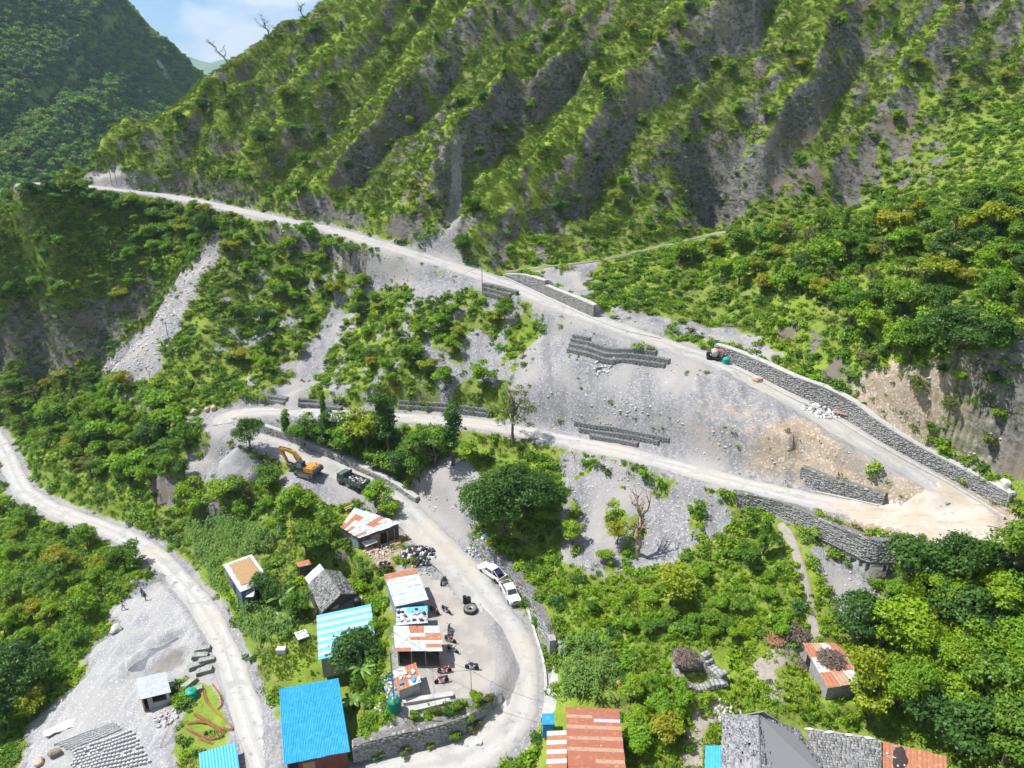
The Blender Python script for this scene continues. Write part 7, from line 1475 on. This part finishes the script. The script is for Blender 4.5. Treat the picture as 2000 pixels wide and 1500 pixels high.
NOVEG_POLY = [[(440,1088),(505,1080),(525,1150),(450,1160)],[(600,1110),(690,1110),(725,1180),(725,1330),(690,1500),(540,1500),(540,1330),(615,1310)],[(745,1105),(840,1110),(870,1330),(820,1390),(755,1390)],[(655,1000),(780,1010),(780,1070),(690,1080)],[(1060,1375),(1220,1375),(1220,1500),(1060,1500)],[(1405,1400),(1560,1400),(1850,1470),(1850,1500),(1400,1500)],[(1565,1255),(1650,1260),(1710,1340),(1600,1380)],[(1310,1270),(1420,1270),(1420,1350),(1330,1350)],[(265,1315),(340,1315),(335,1400),(270,1400)],[(385,1450),(470,1440),(470,1500),(385,1500)],[(360,1330),(460,1330),(470,1440),(360,1440)]]
BUILT = zmask(*NOVEG_POLY)
MAIZE_POLY = {'large': [(390,1010),(470,1015),(545,1050),(530,1080),(440,1090),(420,1120),(450,1170),(420,1160),(385,1090),(360,1030)], 'small': [(468,1185),(540,1180),(580,1225),(560,1255),(500,1260),(470,1230)], 'right': [(1108,1258),(1150,1250),(1190,1270),(1200,1330),(1195,1375),(1120,1380),(1095,1340),(1097,1290)]}
MAIZE = {k: np.any([inpoly(UU, VV, p)], axis=0) for k, p in MAIZE_POLY.items()}
maize_any = np.any(list(MAIZE.values()), axis=0).astype(float)
PATH_POLY = [[(1515,1015),(1556,1020),(1572,1090),(1592,1180),(1610,1258),(1588,1258),(1566,1160),(1550,1090)], [(1470,1285),(1530,1280),(1600,1270),(1600,1280),(1520,1300),(1520,1340),(1530,1370),(1505,1360),(1475,1310)], [(1340,1500),(1345,1420),(1380,1390),(1425,1385),(1425,1395),(1370,1420),(1375,1500)]]
paths = zmask(*PATH_POLY)
M_path = mat('trodden_pale_path', (.30, .265, .225), .95, noise=[(2, (.23, .20, .17), .4, .65), (8, (.37, .34, .30), .56, .75)])
def path(px, hw, label):
    q = catmull([tuple(G(u, v)) for u, v in px], .6); q[:, 2] = hz(q[:, 0], q[:, 1]); t = np.gradient(q[:, :2], axis=0); t /= np.linalg.norm(t, axis=1)[:, None]; nr = np.stack([-t[:, 1], t[:, 0]], 1); s = np.linspace(-1, 1, 7); V = []
    w = hw*(1+.35*perlin(np.arange(len(q))/3.0, np.arange(len(q))*0+2.2))
    for k in s: x = q[:, 0]+nr[:, 0]*w*k; y = q[:, 1]+nr[:, 1]*w*k; V.append(np.stack([x, y, hz(x, y)+.10-(.25 if abs(k) > .99 else 0)], 1))
    V = np.stack(V, 1); i = np.arange(V.shape[0]*7).reshape(-1, 7); f = np.stack([i[:-1, :-1], i[:-1, 1:], i[1:, 1:], i[1:, :-1]], -1).reshape(-1, 4)[:, ::-1]
    tag(link(bpy.data.objects.new('footpath', np_mesh('footpath', V.reshape(-1, 3), f, [M_path], True))), label, None, None, 'structure')
path([(1525,1022),(1545,1055),(1558,1090),(1572,1140),(1582,1190),(1597,1250)], .75, 'narrow footpath dropping from the hairpin wall to the stone shed'); path([(1590,1272),(1550,1282),(1505,1292),(1490,1310),(1510,1345),(1522,1372)], 1.5, 'bare trodden path bending round beside the stone shed'); path([(1425,1388),(1385,1398),(1358,1425),(1352,1470),(1355,1520)], 1.3, 'pale path curving round to the neat slate house'); path([(230,760),(255,780),(290,800)], .5, 'faint path at the foot of the stony chute')
LAWN = zmask([(510,1070),(560,1050),(580,1090),(530,1110)], [(530,1250),(620,1240),(625,1330),(545,1350),(520,1300)])
free = far_from*(1-BUILT)*(1-maize_any)*(1-paths)*(1-w_yard)
lowland = (1-MTN)*(1-.45*KNOLL)
nearmix = sstep(190, 110, YY)
lushz0 = zmask([(1040,1090),(1250,1140),(1560,1060),(1640,1250),(1900,1180),(2000,1100),(2000,1500),(1240,1500),(1240,1270),(1100,1240)])
d_green = VEG*free*lowland*(1-LAWN)*(1-.8*lushz0)*(.55+.5*sstep(-.2, .4, nz2))*sstep(-.35, .15, nz1+.3)*1.0
scatter('undergrowth', *pick(d_green, .45, 1.7, 60000, 1), 'green', 'mixed green undergrowth covering the valley slopes')
lushz = zmask([(1040,1090),(1250,1140),(1560,1060),(1640,1250),(1900,1180),(2000,1100),(2000,1500),(1240,1500),(1240,1270),(1100,1240)], [(0,960),(120,1010),(260,1080),(300,1150),(180,1270),(60,1420),(0,1500)], [(560,950),(700,980),(640,1130),(740,1130),(760,1380),(690,1400)], [(730,1390),(960,1330),(960,1440),(740,1490)])
scatter('lush_undergrowth', *pick(VEG*free*lushz*(1-LAWN)*2.2, .3, 1.0, 46000, 2), 'lush', 'bright green weeds and bushes around the village')
scatter('meadow_grass', *pick(VEG*free*lushz*(1-LAWN)*1.3, .45, 1.15, 26000, 22), 'lushgrass', 'bright grass filling the gaps between the village bushes')
scatter('mountain_scrub', *pick((np.clip(VEG+.25*w_rock, 0, 1))*free*np.maximum(MTN, KNOLL)*(.10+.4*sstep(.05, .4, nz2-.2*(sp1-.5))+1.1*KNOLL), .4, 1.8, 17000, 3), 'scrub', 'low dark scrub dotted over the mountain')
scatter('hill_grass', *pick(np.clip(VEG+.10*w_rock, 0, 1)*free*(np.maximum(MTN, KNOLL)*1.6+.5*lowland), .7, 1.6, 120000, 4), 'grass', 'rough pale green grass on the slopes')
scatter('dry_brush', *pick((w_rock*.55+.25*VEG)*free*np.maximum(MTN, KNOLL)*sstep(-.35, .2, nz1+.4*nz3), .6, 1.7, 55000, 14), 'dry', 'grey-green dry brush clinging to the rock')
scatter('lawn_grass', *pick(far_from*(1-BUILT)*LAWN*9, .25, .6, 7000, 5), 'lushgrass', 'short bright lawn between the village houses')
sparse_scree = w_scree*far_from*(1-w_yard)*(1-BUILT)
scatter('scree_weeds', *pick(sparse_scree*.9*sstep(.12, .5, nz1+.4*nz3)*(.3+.7*mid_slope+.8*below), .25, .9, 5000, 6), 'scrub', 'sparse weeds growing on the grey scree')
scatter('scree_rubble', *pick(np.clip(sparse_scree+w_soil, 0, 1)*(.35+1.6*sstep(.0, .45, nz2)), .12, .75, 24000, 7), 'stones', 'loose broken stones littering the scree')
ydist = np.min([d for d, _, _ in RD], axis=0)
chute = inpoly(UU, VV, [(424,440),(444,470),(394,560),(345,650),(282,755),(182,722),(280,632),(360,540)]).astype(float)
scatter('chute_boulders', *pick(chute*1.6, .3, 1.25, 1500, 17), 'stones', 'jumbled pale boulders filling the stony chute')
scatter('roadside_stones', *pick(((ydist > 2.4) & (ydist < 5.5)).astype(float)*.5*(1-BUILT)+w_yard*.25*(ydist > 2.4), .08, .34, 7000, 8), 'stones', 'small stones scattered along the road verges')
# ---- maize
def maize_mesh(seed):
    rng = random.Random(seed); V = []; Fc = []; h = 1.9
    for i in range(11):
        a = i*2.5+rng.uniform(-.4, .4); z0 = .25+i*.145; L_ = rng.uniform(.6, .95); w = .085
        o = len(V)
        for s in range(4):
            t = s/3; r = L_*t*.8; z = z0+L_*(.75*t-.85*t*t)
            ww = w*(1-.8*t) if s else w*.6
            V += [(r*math.cos(a)-ww*math.sin(a), r*math.sin(a)+ww*math.cos(a), z), (r*math.cos(a)+ww*math.sin(a), r*math.sin(a)-ww*math.cos(a), z)]
        for s in range(3): Fc.append((o+2*s, o+2*s+1, o+2*s+3, o+2*s+2))
    for k in range(3):
        a = k*2.09; o = len(V); V += [(.03*math.cos(a), .03*math.sin(a), 0), (.03*math.cos(a+2.09), .03*math.sin(a+2.09), 0), (.015*math.cos(a+2.09), .015*math.sin(a+2.09), h), (.015*math.cos(a), .015*math.sin(a), h)]; Fc.append((o, o+1, o+2, o+3))
    me = np_mesh('maize', np.array(V), np.array(Fc), [L_CORN]); q = me.attributes.new('leaf', 'FLOAT', 'POINT'); q.data.foreach_set('value', np.array([rng.random() for _ in Fc]).repeat(4)[:len(V)].astype(np.float32) if len(V) == 4*len(Fc) else np.random.default_rng(seed).random(len(V)).astype(np.float32)); return me
src('maize', [maize_mesh(i) for i in range(4)])
for k, lab in (('large', 'maize field above the grain-covered flat roof'), ('small', 'small maize plot below the grain-covered house'), ('right', 'tall maize plot behind the rust-red roof')):
    scatter('maize', *pick(MAIZE[k]*3.2*(1-BUILT), .8, 1.3, 3000, 30), 'maize', lab)
# ---- far wood
def far_clump(seed, m):
    lp = crown_lumps('round', 9, 8, seed); return leafy('far_crown', lp, 420, 1.25, m, seed, .5, .55)
src('farwood', [far_clump(i, [L_MID, L_BRIGHT, L_MID, L_BRIGHT, L_OLIVE, L_BRIGHT][i % 6]) for i in range(6)])
_rng = np.random.default_rng(9); n = 32000; x = _rng.uniform(-620, -80, n*3); y = _rng.uniform(330, 900, n*3)
z = far_h(x, y); u, v = proj(x, y, z); dn = fbm(x/60, y/60, 3); cl = sstep(60, 130, z); ok = (u > -80) & (u < 480) & (v > -120) & (v < 420) & (_rng.random(n*3) < np.clip(.6+.6*cl+dn*.8, .32, 1)) & ~inpoly(x, y, SCAR)
x, y, z = x[ok][:n], y[ok][:n], z[ok][:n]; s = (.38+.62*_rng.random(len(x)))
scatter('far_forest', np.stack([x, y, z-.8], 1), np.stack([s, s, s*(.9+.4*_rng.random(len(x)))], 1), np.stack([0*x, 0*x, _rng.random(len(x))*6.28], 1), 'farwood', 'dense forest on the hill across the valley')
# ================================================================ air
hb = MB(); hb.box((-2500, 2900, 330), (11000, 6600, 760)); hz_o = hb.build('haze', []); hz_o.data.materials.clear()
M_haze = bpy.data.materials.new('haze_air'); M_haze.use_nodes = True; t = M_haze.node_tree; t.nodes.remove(t.nodes['Principled BSDF'])
pv = t.nodes.new('ShaderNodeVolumePrincipled'); pv.inputs['Color'].default_value = (.50, .74, 1.0, 1); pv.inputs['Density'].default_value = .00012; pv.inputs['Anisotropy'].default_value = .25
t.links.new(pv.outputs[0], t.nodes['Material Output'].inputs['Volume']); hz_o.data.materials.append(M_haze); tag(hz_o, 'thin blue haze filling the valley air', None, None, 'stuff')
